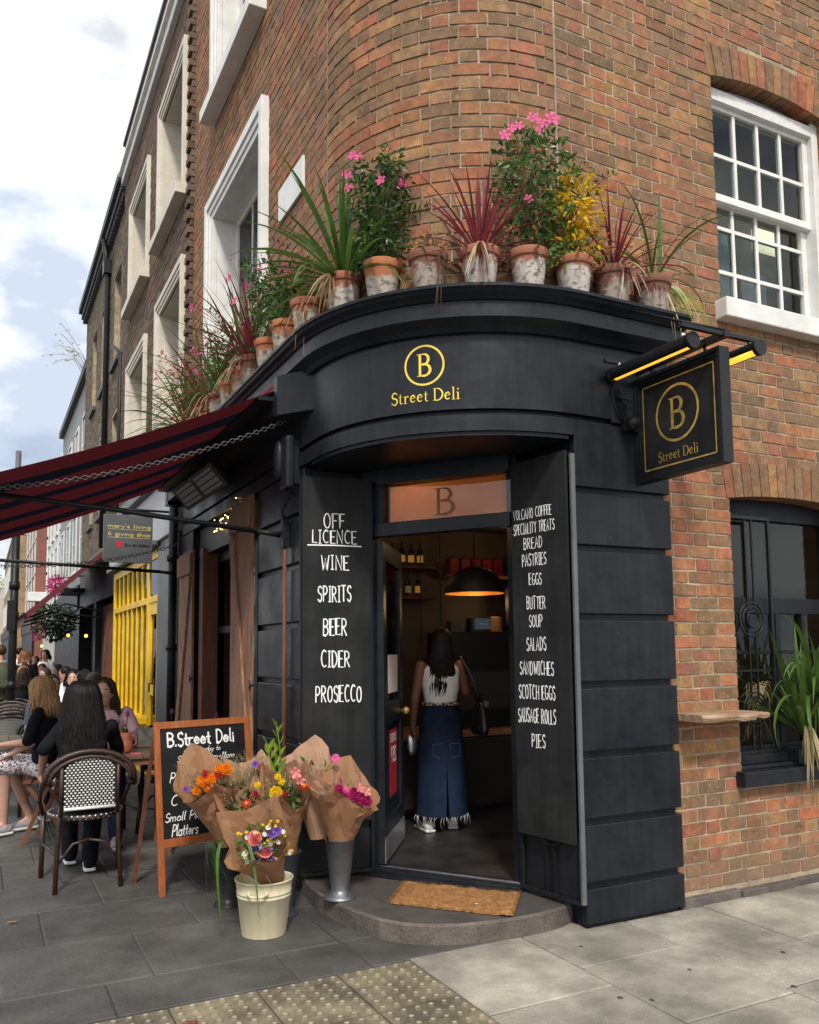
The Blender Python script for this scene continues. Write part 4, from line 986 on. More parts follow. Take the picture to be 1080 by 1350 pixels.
# ------------------------------------------------------------------ farther buildings along the street
M('far_red', (.20, .075, .05), .85, var=.2, scale=3, coord='World'); M('far_yellow', (.30, .21, .12), .85, var=.25, scale=3, coord='World')
M('far_cream', (.50, .46, .38), .8, var=.15, scale=3, coord='World'); M('far_white', (.62, .62, .60), .8, var=.12, scale=3, coord='World'); M('far_grey', (.24, .24, .24), .8, var=.2, scale=2, coord='World')
def far_building(name, lab, x, y0, y1, h, mat, cols, rows, zbase=3.2, win='glass_dark', roof=None, depth=8, frontw=None, wh=1.35, trim='far_white', shop='black_paint'):
    t = thing(name, lab, 'building', (x, (y0+y1)/2, 0))
    b = MB(); b.box((x, y0, 0), (x+depth, y1, h)); b.build('wall', mat, t)
    b = MB(); b.box((x-.12, y0-.05, h), (x+depth, y1+.05, h+.18)); b.build('parapet', roof or trim, t)
    b = MB(); b.box((x-.10, y0+.1, .0), (x, y1-.1, 2.4)); b.box((x-.16, y0, 2.4), (x, y1, 2.95)); b.build('shopfront', shop, t)
    cw = (y1-y0)/cols; rh = (h-zbase-.3)/rows
    for i in range(cols):
        for j in range(rows):
            ya_ = y0+cw*(i+.5)-.36; za_ = zbase+rh*j+.25
            f = MB(); f.box((x-.05, ya_-.07, za_-.1), (x+.01, ya_+.79, za_)); f.box((x-.03, ya_-.07, za_), (x+.01, ya_, za_+wh)); f.box((x-.03, ya_+.72, za_), (x+.01, ya_+.79, za_+wh)); f.box((x-.03, ya_-.07, za_+wh), (x+.01, ya_+.79, za_+wh+.08)); f.box((x-.02, ya_, za_+wh/2-.02), (x+.01, ya_+.72, za_+wh/2+.02))
            fo = f.build('window', trim, t); g = MB(); g.box((x-.012, ya_, za_), (x-.004, ya_+.72, za_+wh)); g.build('pane', win, fo)
    if frontw:
        for j in range(rows):
            f = MB(); za_ = zbase+rh*j+.2; x0_ = x+frontw[0]; x1_ = x+frontw[1]
            f.box((x0_-.06, y0-.04, za_-.08), (x1_+.06, y0+.01, za_+wh+.12)); fo = f.build('window', trim, t); g = MB(); g.box((x0_, y0-.052, za_), (x1_, y0-.044, za_+wh)); g.build('pane', win, fo)
    return t
far_building('grey_terrace', 'pale grey rendered terrace with slate roof beyond the sooty brick terrace', 2.02, 19.6, 26.5, 7.8, 'far_grey', 4, 2, trim='far_white', roof='slate')
far_building('white_stucco_house', 'white stucco house halfway down the street behind the second awning', 2.1, 26.5, 33, 7.2, 'far_white', 4, 2, shop='far_cream')
far_building('red_brick_block', 'red brick block standing forward in the street with pale window strip and white shopfront canopy', 2.10, 40, 50, 8.2, 'far_red', 4, 3, frontw=(.45, .80), wh=1.5)
b = MB(); b.box((1.75, 39.3, 3.7), (3.5, 39.98, 4.1)); single('shop_canopy', b, 'far_white', 'white flat canopy at the foot of the red brick block', 'canopy', bevel=.02)
far_building('yellow_brick_terrace', 'yellow stock brick terrace with tall windows in the distance beyond the red brick block', 1.55, 50.5, 72, 8.0, 'far_yellow', 9, 2)
far_building('distant_cream_terrace', 'cream rendered terrace near the far end of the street', 1.3, 72.5, 95, 6.6, 'far_cream', 8, 2, shop='far_grey')
far_building('distant_white_terrace', 'white terrace closing the view at the very end of the street', -6, 118, 126, 5.8, 'far_white', 3, 2, depth=22)
# ------------------------------------------------------------------ hand lettering (strokes)
def arc(cx, cy, rx, ry, a0, a1, n=8): return [(cx+rx*math.cos(math.radians(a0+(a1-a0)*i/n)), cy+ry*math.sin(math.radians(a0+(a1-a0)*i/n))) for i in range(n+1)]
G = {
'A': (.5, [[(0, 0), (.25, 1), (.5, 0)], [(.09, .36), (.41, .36)]]),
'B': (.45, [[(0, 0), (0, 1)], [(0, 1)]+arc(.18, .77, .22, .23, 90, -90)+[(0, .54)], [(0, .54)]+arc(.18, .27, .26, .27, 90, -90)+[(0, 0)]]),
'C': (.45, [arc(.27, .5, .27, .5, 55, 305, 12)]),
'D': (.45, [[(0, 0), (0, 1)], [(0, 1)]+arc(.08, .5, .37, .5, 90, -90, 10)+[(0, 0)]]),
'E': (.38, [[(.38, 1), (0, 1), (0, 0), (.38, 0)], [(0, .52), (.3, .52)]]),
'F': (.36, [[(.36, 1), (0, 1), (0, 0)], [(0, .52), (.28, .52)]]),
'G': (.45, [arc(.27, .5, .27, .5, 55, 330, 12)+[(.5, .42), (.28, .42)]]),
'H': (.45, [[(0, 0), (0, 1)], [(.45, 0), (.45, 1)], [(0, .5), (.45, .5)]]),
'I': (.2, [[(.1, 0), (.1, 1)], [(0, 1), (.2, 1)], [(0, 0), (.2, 0)]]),
'L': (.34, [[(0, 1), (0, 0), (.34, 0)]]),
'M': (.6, [[(0, 0), (.06, 1), (.3, .3), (.54, 1), (.6, 0)]]),
'N': (.48, [[(0, 0), (0, 1), (.46, 0), (.48, 1)]]),
'O': (.48, [arc(.24, .5, .24, .5, 90, 450, 16)]),
'P': (.42, [[(0, 0), (0, 1)], [(0, 1)]+arc(.16, .73, .25, .27, 90, -90)+[(0, .46)]]),
'R': (.45, [[(0, 0), (0, 1)], [(0, 1)]+arc(.16, .75, .24, .25, 90, -90)+[(0, .5)], [(.12, .5), (.44, 0)]]),
'S': (.4, [arc(.21, .76, .19, .24, 30, 250, 9)+arc(.2, .26, .2, .26, 80, -150, 10)]),
'T': (.44, [[(0, 1), (.44, 1)], [(.22, 1), (.22, 0)]]),
'U': (.45, [[(0, 1)]+arc(.22, .24, .22, .24, 180, 360, 8)+[(.44, 1)]]),
'V': (.48, [[(0, 1), (.24, 0), (.48, 1)]]),
'W': (.62, [[(0, 1), (.16, 0), (.31, .8), (.46, 0), (.62, 1)]]),
'Y': (.45, [[(0, 1), (.22, .5), (.45, 1)], [(.22, .5), (.22, 0)]]),
'a': (.42, [arc(.2, .24, .2, .24, 60, 400, 10), [(.38, .5), (.38, .08), (.46, .0)]]),
'c': (.36, [arc(.2, .25, .2, .25, 50, 310, 9)]),
'd': (.42, [arc(.2, .24, .2, .24, 60, 400, 10), [(.39, 1), (.39, .06), (.46, 0)]]),
'e': (.4, [[(.02, .26), (.38, .28)]+arc(.2, .27, .19, .24, 5, 320, 10)]),
'f': (.3, [[(.32, .95), (.2, 1), (.12, .85), (.12, 0)], [(0, .55), (.28, .55)]]),
'g': (.42, [arc(.2, .26, .2, .24, 60, 400, 10), [(.39, .5), (.39, -.2), (.2, -.36), (.02, -.25)]]),
'h': (.4, [[(0, 0), (0, 1)], [(0, .35), (.15, .5), (.32, .42), (.34, 0)]]),
'i': (.14, [[(.07, 0), (.07, .5)], [(.07, .66), (.075, .72)]]),
'k': (.36, [[(0, 0), (0, 1)], [(.3, .5), (0, .22), (.34, 0)]]),
'l': (.14, [[(.05, 1), (.05, .08), (.14, 0)]]),
'm': (.62, [[(0, 0), (0, .5)], [(0, .35), (.12, .5), (.26, .42), (.28, 0)], [(.28, .35), (.4, .5), (.54, .42), (.56, 0)]]),
'n': (.4, [[(0, 0), (0, .5)], [(0, .35), (.15, .5), (.32, .42), (.34, 0)]]),
'o': (.42, [arc(.2, .25, .2, .25, 90, 450, 12)]),
'p': (.42, [[(0, .5), (0, -.4)], arc(.2, .25, .2, .25, 150, -170, 10)]),
'r': (.3, [[(0, 0), (0, .5)], [(0, .33), (.12, .48), (.28, .48)]]),
's': (.32, [arc(.16, .38, .13, .13, 30, 250, 7)+arc(.15, .13, .15, .13, 80, -140, 7)]),
't': (.28, [[(.12, .85), (.12, .08), (.26, 0)], [(0, .52), (.26, .54)]]),
'u': (.4, [[(0, .5), (.02, .1), (.16, 0), (.34, .14)], [(.36, .5), (.36, 0)]]),
'v': (.38, [[(0, .5), (.18, 0), (.36, .5)]]),
'y': (.38, [[(0, .5), (.18, .03)], [(.36, .5), (.1, -.38)]]),
'8': (.38, [arc(.19, .75, .16, .22, 270, 630, 10), arc(.19, .27, .19, .27, 90, 450, 10)]),
'1': (.2, [[(0, .8), (.12, 1), (.12, 0)]]), '2': (.38, [arc(.18, .75, .17, .25, 170, -30, 8)+[(0, 0), (.38, 0)]]), '5': (.38, [[(.34, 1), (.04, 1), (.02, .58)]+arc(.16, .3, .2, .3, 100, -140, 8)]),
'?': (.34, [arc(.16, .78, .16, .22, 170, -60, 8)+[(.14, .3)], [(.14, .02), (.145, .07)]]),
'-': (.3, [[(.03, .32), (.27, .34)]]), '.': (.12, [[(.05, 0), (.06, .05)]]), "'": (.1, [[(.05, 1), (.04, .8)]]),
'&': (.48, [[(.46, 0), (.08, .8), (.18, 1), (.3, .82), (0, .22), (.14, 0), (.42, .34)]]),
}
# serif letters: strokes with (points, widths)
def sw(pts, w0, w1=None, wm=None):
    n = len(pts); w1 = w0 if w1 is None else w1; r = []
    for i in range(n):
        t = i/(n-1); r.append(w0+(w1-w0)*t if wm is None else (w0*(1-t)+w1*t)+(wm-(w0+w1)/2)*math.sin(PI*t))
    return (pts, r)
TH, TN = .115, .04
SER = {
'B': (.62, [sw([(.13, 0), (.13, 1)], TH), sw([(0, .015), (.3, .015)], .035), sw([(0, .985), (.3, .985)], .035), sw([(.2, .985)]+arc(.3, .755, .2, .23, 90, -90, 12)+[(.15, .525)], TN, TN, TH*1.1), sw([(.18, .525)]+arc(.32, .27, .25, .255, 90, -90, 12)+[(.15, .015)], TN, TN, TH*1.15)]),
'S': (.5, [sw(arc(.25, .755, .19, .235, 20, 230, 12)+arc(.24, .265, .215, .255, 62, -155, 12), TN, TN, TH*1.1), sw([(.43, .98), (.43, .76)], .03), sw([(.03, .02), (.03, .26)], .03)]),
'D': (.74, [sw([(.13, 0), (.13, 1)], TH), sw([(0, .015), (.3, .015)], .035), sw([(0, .985), (.3, .985)], .035), sw([(.2, .985)]+arc(.28, .5, .4, .485, 90, -90, 16)+[(.15, .015)], TN, TN, TH*1.15)]),
't': (.34, [sw([(.14, .82), (.14, .12)], .06, TH*.9), sw([(.14, .14), (.2, .02), (.32, .06)], TH*.8, TN), sw([(0, .58), (.3, .58)], .045)]),
'r': (.42, [sw([(.12, 0), (.12, .58)], TH*.9), sw([(0, .015), (.27, .015)], .035), sw([(.02, .575), (.12, .575)], .04), sw([(.16, .42), (.26, .58), (.38, .54)], TN, TH*.8)]),
'e': (.46, [sw([(.06, .34), (.4, .38)], TN), sw(arc(.24, .32, .18, .27, 12, 325, 14), TN, TN, TH)]),
'l': (.26, [sw([(.13, 0), (.13, 1.02)], TH*.9), sw([(0, .015), (.26, .015)], .035), sw([(.02, 1.0), (.13, 1.0)], .04)]),
'i': (.26, [sw([(.13, 0), (.13, .58)], TH*.9), sw([(0, .015), (.26, .015)], .035), sw([(.02, .575), (.13, .575)], .04), sw([(.12, .78), (.14, .88)], TH)]),
}
def ribbon(mb, pts, ws, pos, o, m=0, rounded=True):
    """flat stroke: pts in (s,z) of a surface, pos(s,z,o) -> world"""
    n = len(pts); L_ = []; R_ = []
    for i in range(n):
        a = pts[max(i-1, 0)]; c = pts[min(i+1, n-1)]; dx, dy = c[0]-a[0], c[1]-a[1]; q = math.hypot(dx, dy) or 1; nx, ny = -dy/q, dx/q
        k = 1.0
        if 0 < i < n-1:
            a1 = math.atan2(pts[i][1]-pts[i-1][1], pts[i][0]-pts[i-1][0]); a2 = math.atan2(pts[i+1][1]-pts[i][1], pts[i+1][0]-pts[i][0])
            k = min(2.0, 1/max(.35, math.cos((a2-a1)/2)))
        w_ = ws[i]/2*k; L_.append((pts[i][0]+nx*w_, pts[i][1]+ny*w_)); R_.append((pts[i][0]-nx*w_, pts[i][1]-ny*w_))
    vs = [pos(*p, o) for p in L_]+[pos(*p, o) for p in R_]
    mb.add(vs, [(i+n, i+n+1, i+1, i) for i in range(n-1)], m)
    if rounded:
        for e in (0, n-1):
            r_ = ws[e]/2; mb.add([pos(pts[e][0]+r_*math.cos(a), pts[e][1]+r_*math.sin(a), o-.0001) for a in [2*PI*k/8 for k in range(8)]], [tuple(range(8))], m)
tr_ = random.Random(21)
def text(mb, s, s0, s1, z0, z1, pos, wt=.1, font=G, jit=.0, base=.001, slant=0, m=0, adv=.13, serif=False, boldn=1):
    h = z1-z0; sp = adv if not serif else .06; cur = 0; lay = []
    for ch in s:
        if ch == ' ': cur += .42 if not serif else .28; continue
        g = font[ch]; lay.append((ch, cur)); cur += g[0]+sp
    tot = cur-sp; kx = (s1-s0)/tot; cnt = 0
    for ch, x in lay:
        jz = tr_.uniform(-jit, jit)*h; js = 1+tr_.uniform(-jit, jit); sk = tr_.uniform(-jit, jit)*.6+slant
        for st in font[ch][1]:
            pts, ws = (st if serif else (st, [wt]*len(st)))
            P = []; 
            for (a, b) in pts:
                P.append((s0+(x+a+sk*b)*kx, z0+jz+b*h*js))
            W = [w_*h*(tr_.uniform(.8, 1.15) if not serif else 1) for w_ in ws]
            ribbon(mb, P, W, pos, base+.0003*(cnt % 6), m, rounded=not serif); cnt += 1
def ringr(mb, cx, cz, r, wd, pos, o=.001, n=48, m=0):
    vs = [pos(cx+(r+s_*wd/2)*math.cos(2*PI*i/n), cz+(r+s_*wd/2)*math.sin(2*PI*i/n), o) for s_ in (1, -1) for i in range(n)]
    mb.add(vs, [(i, (i+1) % n, n+(i+1) % n, n+i)[::-1] for i in range(n)], m)

# fascia lettering (gilded, on the curved fascia)
uc = LL+PI/4+.012
def pos_f(s, z, o):
    (x, y), n = path(uc+s/1.07, .07+o); return (x, y, z)
b = MB(); ringr(b, 0, 2.975, .107, .011, pos_f, n=64); b.build('logo_ring', 'gold', deli)
b = MB(); text(b, 'B', -.040, .040, 2.915, 3.038, pos_f, font=SER, serif=True); b.build('logo_letter', 'gold', deli)
b = MB(); text(b, 'Street Deli', -.192, .192, 2.775, 2.842, pos_f, font=SER, serif=True); b.build('fascia_lettering', 'gold', deli)
# letter on the transom blind
def pos_d(s, z, o): p = dA+dd*s+dn*(-.016+o)+Vector((0, 0, z)); return tuple(p)
M('etched', (.20, .10, .04), .7, var=.1)
b = MB(); text(b, 'B', .42, .56, 2.27, 2.435, pos_d, font=SER, serif=True); b.build('transom_letter', 'etched', deli)
def pos_p(s, z, o): p = lA+ld*s+ln_*(.0085+o)+Vector((0, 0, z)); return tuple(p)
b = MB()
text(b, 'UNDER', .50, .28, .85, .90, pos_p, wt=.16); text(b, '25?', .48, .30, .72, .81, pos_p, wt=.18) ; b.build('poster_lettering', 'chalk', ps)

# ------------------------------------------------------------------ iron gate leaves with menu boards
def gate(p0, p1, lab_l, lines, lab, ul=None, nrm=1):
    p0 = Vector((*p0, 0)); p1 = Vector((*p1, 0)); ax = (p1-p0).normalized(); Ln = (p1-p0).length; nn = Vector((ax.y, -ax.x, 0))*nrm
    t = thing('gate_leaf', lab_l, 'gate', p0, 0, 'iron gate leaves folded back either side of the deli door')
    iron_leaf(t, p0+Vector((0, 0, .13)), ax, Ln, .13, 2.50, [.50, 1.3, 2.1], [])
    b = MB(); rot = Matrix((ax, -nn, Vector((0, 0, 1)))).transposed(); b.obox(p0+ax*Ln/2-nn*.02+Vector((0, 0, 1.31)), (Ln-.015, .006, 2.36), rot); b.build('backing_sheet', 'black_paint', t)
    b = MB(); b.obox(p0+ax*(Ln/2-.005)+nn*.026+Vector((0, 0, 1.475)), (Ln-.012, .018, 2.09), rot)
    bd = b.build('menu_board', 'board_black', None, bevel=.002); tag(bd, lab, 'board')
    pos = lambda s, z, o: tuple(p0+ax*s+nn*(.0352+o)+Vector((0, 0, z)))
    bd['group'] = 'black menu boards on the gate leaves'
    for (s, a, c, d, e) in lines:
        b = MB(); text(b, s, a, c, d, e-.003, pos, wt=.08, jit=.035, adv=.20); link('lettering', b.mesh('lettering', 'chalk'), bd)
    if ul: b = MB(); ribbon(b, [ul[0], ((ul[0][0]+ul[1][0])/2, ul[0][1]+.001), ul[1]], [.008]*3, pos, .0015); link('underline', b.mesh('underline', 'chalk'), bd)
    return bd
gate((1.735, 4.86), (2.163, 4.778), 'dark iron gate leaf folded back to the left of the deli doorway', [('OFF', .135, .262, 2.205, 2.298), ('LICENCE', .064, .336, 2.108, 2.190), ('WINE', .118, .286, 1.945, 2.035), ('SPIRITS', .097, .300, 1.750, 1.848), ('BEER', .130, .272, 1.546, 1.648), ('CIDER', .118, .290, 1.352, 1.452), ('PROSECCO', .083, .362, 1.142, 1.240)], 'black board hand lettered OFF LICENCE, WINE, SPIRITS, BEER left of the door', ((.034, 2.095), (.366, 2.092)))
gate((2.75, 4.035), (2.82, 3.598), 'dark iron gate leaf right of the deli doorway, ironwork showing below its board', [('VOLCANO COFFEE', .022, .324, 2.184, 2.243), ('SPECIALITY TREATS', .022, .343, 2.098, 2.160), ('BREAD', .103, .248, 2.010, 2.074), ('PASTRIES', .088, .275, 1.915, 1.983), ('EGGS', .139, .236, 1.806, 1.872), ('BUTTER', .117, .260, 1.672, 1.742), ('SOUP', .132, .234, 1.570, 1.638), ('SALADS', .108, .258, 1.442, 1.515), ('SANDWICHES', .05, .311, 1.308, 1.382), ('SCOTCH EGGS', .038, .317, 1.175, 1.252), ('SAUSAGE ROLLS', .028, .318, 1.045, 1.122), ('PIES', .133, .234, .912, .985)], 'black board hand lettered with coffee, bread, sandwiches and pies right of the door')
b = MB(); b.box((2.806, 3.578, .13), (2.832, 3.598, 2.50)); single('gate_post', b, 'lead', 'slim grey metal upright between the right menu board and the rusticated pier', 'post', bevel=.003)

# ------------------------------------------------------------------ projecting sign with lamps
ps_ = thing('projecting_sign', 'square black and gold hanging sign with a ringed B projecting from the dark pier', 'sign', (3.3, 3.3, 2.37))
SX = 3.30
b = MB(); b.box((SX-.012, 2.99, 2.40), (SX+.012, 3.56, 2.93)); brd = b.build('panel', 'board_black', ps_)
b = MB()
for (w0, w1, th) in ((0, .02, .035), (.02, .038, .026), (.038, .05, .018)):
    y0, y1, z0, z1 = 2.955, 3.592, 2.368, 2.962
    b.box((SX-th, y0+w0, z0+w0), (SX+th, y0+w1, z1-w0)); b.box((SX-th, y1-w1, z0+w0), (SX+th, y1-w0, z1-w0)); b.box((SX-th, y0+w1, z0+w0), (SX+th, y1-w1, z0+w1)); b.box((SX-th, y0+w1, z1-w1), (SX+th, y1-w1, z1-w0))
b.build('moulded_frame', 'black_metal', ps_)
pos_s = lambda s, z, o: (SX-.0125-o, 3.592-s, z)
b = MB()
for p, q in (((.062, 2.43), (.062, 2.90)), ((.062, 2.43), (.575, 2.43)), ((.575, 2.43), (.575, 2.90)), ((.062, 2.90), (.575, 2.90))): ribbon(b, [p, q], [.008, .008], pos_s, .001+.0003*(len(b.f) % 5), rounded=False)
b.build('gold_line', 'gold_leaf', brd)
b = MB(); ringr(b, .313, 2.705, .150, .014, pos_s, n=64); b.build('logo_ring', 'gold_leaf', brd)
b = MB(); text(b, 'B', .255, .37, 2.62, 2.79, pos_s, font=SER, serif=True); b.build('logo_letter', 'gold_leaf', brd)
b = MB(); text(b, 'Street Deli', .165, .455, 2.458, 2.512, pos_s, font=SER, serif=True); b.build('sign_lettering', 'gold_leaf', brd)
b = MB(); b.box((SX-.02, 2.93, 3.005), (SX+.02, 3.62, 3.035)); b.box((SX-.30, 2.935, 3.01), (SX+.28, 2.96, 3.03)); b.box((SX-.30, 3.5, 3.01), (SX+.28, 3.52, 3.03))
for y in (3.08, 3.47): b.tube([(SX, y, 2.96), (SX, y, 3.01)], .008, 6)
b.build('bracket', 'black_metal', ps_)
b = MB(); b.tube([(3.30, 2.95, 3.045), (3.12, 3.50, 3.33)], .007, 6); b.build('stay_rod', 'black_metal', ps_)
b = MB(); b.tube([(3.30, 2.95, 3.045), (3.47, 3.50, 3.33)], .007, 6); b.build('stay_rod', 'black_metal', ps_)
b = MB(); b.box((3.10, 3.575, 2.70), (3.21, 3.595, 2.90)); b.tube([(3.13, 3.57, 2.85), (3.20, 3.54, 2.83)], .008, 6); b.build('mounting_plate', 'navy_paint', ps_, bevel=.003)
b = MB(); b.ell((3.22, 3.545, 2.70), .04, 12, 8); b.box((3.17, 3.56, 2.66), (3.27, 3.592, 2.74)); b.build('junction_box', 'black_metal', ps_)
b = MB(); b.tube(bez((3.17, 3.57, 2.71), (3.08, 3.55, 2.78), (3.11, 3.58, 2.92), 8), .004, 5); b.build('cable', 'black_metal', ps_)
M('lamp_glow', (1, .75, .15), .4, emit=(1, .47, .03), es=1.2)
for (x, sg, y0, y1) in ((3.10, 1, 2.97, 3.56), (3.49, -1, 2.90, 3.50)):
    t = thing('sign_lamp', 'black tubular sign lamp glowing yellow, '+('left' if sg > 0 else 'right')+' of the projecting sign', 'lamp', (x, 3.3, 2.95), 0, 'tubular lamps flanking the projecting sign')
    b = MB(); n = 12; vs = []; rr_ = .038; a_off = -40 if sg > 0 else 220
    # open tube: shell with a slot facing the sign and down
    angs = [math.radians(-45+(285 if sg > 0 else 250)*i/n) for i in range(n+1)] if sg > 0 else [math.radians(202-250*i/n) for i in range(n+1)]
    for y in (y0, y1):
        for r_ in (rr_, rr_-.004):
            for a in angs: vs.append((x+r_*math.cos(a), y, 2.965+r_*math.sin(a)))
    m_ = n+1
    for i in range(n): b.f += [(i, i+1, 2*m_+i+1, 2*m_+i), (m_+i+1, m_+i, 3*m_+i, 3*m_+i+1)]; b.mi += [0, 0]; b.sm += [True, True]
    b.f += [(0, 2*m_, 3*m_, m_), (n, m_+n, 3*m_+n, 2*m_+n)]; b.mi += [0, 0]; b.sm += [False, False]; b.v = vs
    for y in (y0, y1): b.tube([(x, y-.012, 2.965), (x, y+.012, 2.965)], rr_+.004, 14)
    b.build('housing', 'black_metal', t)
    b = MB(); b.tube([(x+sg*.004, y0+.02, 2.957), (x+sg*.004, y1-.02, 2.957)], .026, 10); b.build('lit_tube', 'lamp_glow', t)
    for y in (y0+.06, y1-.05):
        b = MB(); b.tube([(x, y, 3.0), (x, y, 3.02)], .012, 8); b.build('clamp', 'steel', t)

# ------------------------------------------------------------------ grey charity sign lettering
pos_h = lambda s, z, o: (1.085+s, 8.984-o, z)
M('gold_print', (.55, .45, .15), .6, var=.05); M('red_print', (.60, .01, .01), .6, var=.05)
b = MB(); text(b, "mary's living", .045, .465, 2.735, 2.772, pos_h, wt=.2); text(b, '& giving shop', .045, .465, 2.652, 2.690, pos_h, wt=.2)
ribbon(b, [(.045, 2.718), (.465, 2.718)], [.005, .005], pos_h, .0012, rounded=False); ribbon(b, [(.045, 2.632), (.465, 2.632)], [.005, .005], pos_h, .0012, rounded=False); b.build('gold_lettering', 'gold_print', signb)
b = MB(); text(b, 'Save the Children', .21, .455, 2.545, 2.572, pos_h, wt=.22); b.build('charity_lettering', 'board_black', signb)
b = MB(); b.add([pos_h(.16+.018*math.cos(a), 2.578+.014*math.sin(a), .001) for a in [2*PI*k/10 for k in range(10)]], [tuple(range(10))]); b.add([pos_h(s, z, .0012) for s, z in ((.14, 2.53), (.18, 2.53), (.183, 2.566), (.137, 2.566))], [(0, 1, 2, 3)])
ribbon(b, [(.14, 2.56), (.125, 2.575), (.135, 2.595)], [.01]*3, pos_h, .0015); ribbon(b, [(.18, 2.56), (.195, 2.575), (.185, 2.595)], [.01]*3, pos_h, .0015); b.build('emblem', 'red_print', signb)

# ------------------------------------------------------------------ plants
def pot_mat(name, base, white, amt):
    m = bpy.data.materials.new(name); m.use_nodes = True; t = m.node_tree; N = t.nodes; N.clear(); LK = t.links.new
    o = N.new('ShaderNodeOutputMaterial'); bs = N.new('ShaderNodeBsdfPrincipled'); LK(bs.outputs[0], o.inputs[0]); bs.inputs['Roughness'].default_value = .9
    g = N.new('ShaderNodeNewGeometry'); tc_ = N.new('ShaderNodeTexCoord'); sx = N.new('ShaderNodeSeparateXYZ'); LK(tc_.outputs['Object'], sx.inputs[0])
    mpn = N.new('ShaderNodeMapping'); mpn.inputs['Scale'].default_value = (1, 1, 1.6); LK(g.outputs['Position'], mpn.inputs[0])
    n_ = N.new('ShaderNodeTexNoise'); n_.inputs['Scale'].default_value = 11; n_.inputs['Detail'].default_value = 9; n_.inputs['Roughness'].default_value = .7; LK(mpn.outputs[0], n_.inputs['Vector'])
    n2_ = N.new('ShaderNodeTexNoise'); n2_.inputs['Scale'].default_value = 28; n2_.inputs['Detail'].default_value = 7; LK(mpn.outputs[0], n2_.inputs['Vector'])
    zz = N.new('ShaderNodeMapRange'); zz.inputs['From Min'].default_value = .175; zz.inputs['From Max'].default_value = .03; zz.inputs['To Min'].default_value = -.22; zz.inputs['To Max'].default_value = amt; LK(sx.outputs[2], zz.inputs[0])
    ad = N.new('ShaderNodeMath'); LK(n_.outputs[0], ad.inputs[0]); LK(zz.outputs[0], ad.inputs[1])
    rp = N.new('ShaderNodeMapRange'); rp.inputs['From Min'].default_value = .50; rp.inputs['From Max'].default_value = .62; LK(ad.outputs[0], rp.inputs[0])
    mx1 = N.new('ShaderNodeMix'); mx1.data_type = 'RGBA'; mx1.inputs[6].default_value = (*base, 1); mx1.inputs[7].default_value = (*white, 1); LK(rp.outputs[0], mx1.inputs[0])
    r2x = N.new('ShaderNodeMapRange'); r2x.inputs['From Min'].default_value = .52; r2x.inputs['From Max'].default_value = .66; r2x.inputs['To Max'].default_value = .85; LK(n2_.outputs[0], r2x.inputs[0])
    mu = N.new('ShaderNodeMath'); mu.operation = 'MULTIPLY'; LK(r2x.outputs[0], mu.inputs[0]); LK(rp.outputs[0], mu.inputs[1])
    mx2 = N.new('ShaderNodeMix'); mx2.data_type = 'RGBA'; mx2.inputs[7].default_value = (.10, .105, .09, 1); LK(mu.outputs[0], mx2.inputs[0]); LK(mx1.outputs[2], mx2.inputs[6])
    LK(mx2.outputs[2], bs.inputs['Base Color'])
    bm = N.new('ShaderNodeBump'); bm.inputs['Distance'].default_value = .003; LK(n2_.outputs[0], bm.inputs['Height']); LK(bm.outputs[0], bs.inputs['Normal']); MATS[name] = m
pot_mat('pot_white', (.33, .12, .07), (.58, .52, .46), .62)
pot_mat('pot_terracotta', (.42, .15, .065), (.50, .43, .36), .42)
pot_mat('pot_brown', (.20, .085, .055), (.40, .33, .27), .36)
M('soil', (.03, .02, .014), .95, var=.4, scale=40)
def leafm(n, c, var=.25, sub=.35, rnd=.22, rough=.45): M(n, c, rough, var=var, scale=9, coord='World', sub=sub, rnd=rnd)
leafm('leaf_green', (.078, .150, .028)); leafm('leaf_dark', (.030, .076, .020), rough=.35); leafm('leaf_mid', (.085, .16, .03)); leafm('leaf_red', (.23, .035, .05)); leafm('leaf_redgreen', (.20, .06, .05))
leafm('leaf_yellow', (.72, .45, .02), .2, .4); leafm('leaf_lime', (.22, .32, .03)); leafm('leaf_dry', (.36, .17, .06), .3, .3); leafm('leaf_straw', (.42, .33, .17), .3, .3); leafm('leaf_orange', (.45, .14, .04))
leafm('petal_pink', (.80, .10, .33), .1, .4, .1); leafm('petal_white', (.75, .74, .68), .1, .3, .05); leafm('petal_orange', (.85, .28, .01), .15, .3, .1); leafm('petal_yellow', (.82, .58, .02), .15, .3, .1); leafm('petal_purple', (.12, .04, .30), .2, .3, .1); leafm('petal_rose', (.80, .25, .25), .15, .35, .1); leafm('petal_magenta', (.50, .03, .18), .2, .3, .15); leafm('petal_red', (.55, .05, .02), .2, .3, .1)
M('stem', (.07, .06, .025), .8, var=.3); M('stem_brown', (.10, .055, .03), .85, var=.3)
def blade_mesh(L_, wd, el, droop, seed, curl=0, tipw=.0, nm='leaf'):
    r = random.Random(seed); n = 9; x = z = 0; vs = []; th = math.radians(el); tw = r.uniform(-.4, .4); side = 0
    for i in range(n+1):
        t = i/n; a = th-math.radians(droop)*t**1.6; 
        w_ = wd*(.55+.75*min(1, t*3.2))*(1-t**2.6)*.75+.0006
        tt = tw*t; fold = .35*w_
        vs += [(x, side-w_/2*math.cos(tt), z+w_/2*math.sin(tt)+fold*.5), (x, side, z-fold*.3), (x, side+w_/2*math.cos(tt), z-w_/2*math.sin(tt)+fold*.5)]
        x += L_/n*math.cos(a); z += L_/n*math.sin(a); side += curl*L_/n*t
    fs = []
    for i in range(n): fs += [(3*i, 3*i+1, 3*i+4, 3*i+3), (3*i+1, 3*i+2, 3*i+5, 3*i+4)]
    b = MB(); b.add(vs, fs, 0, True); return b
BLC = {}
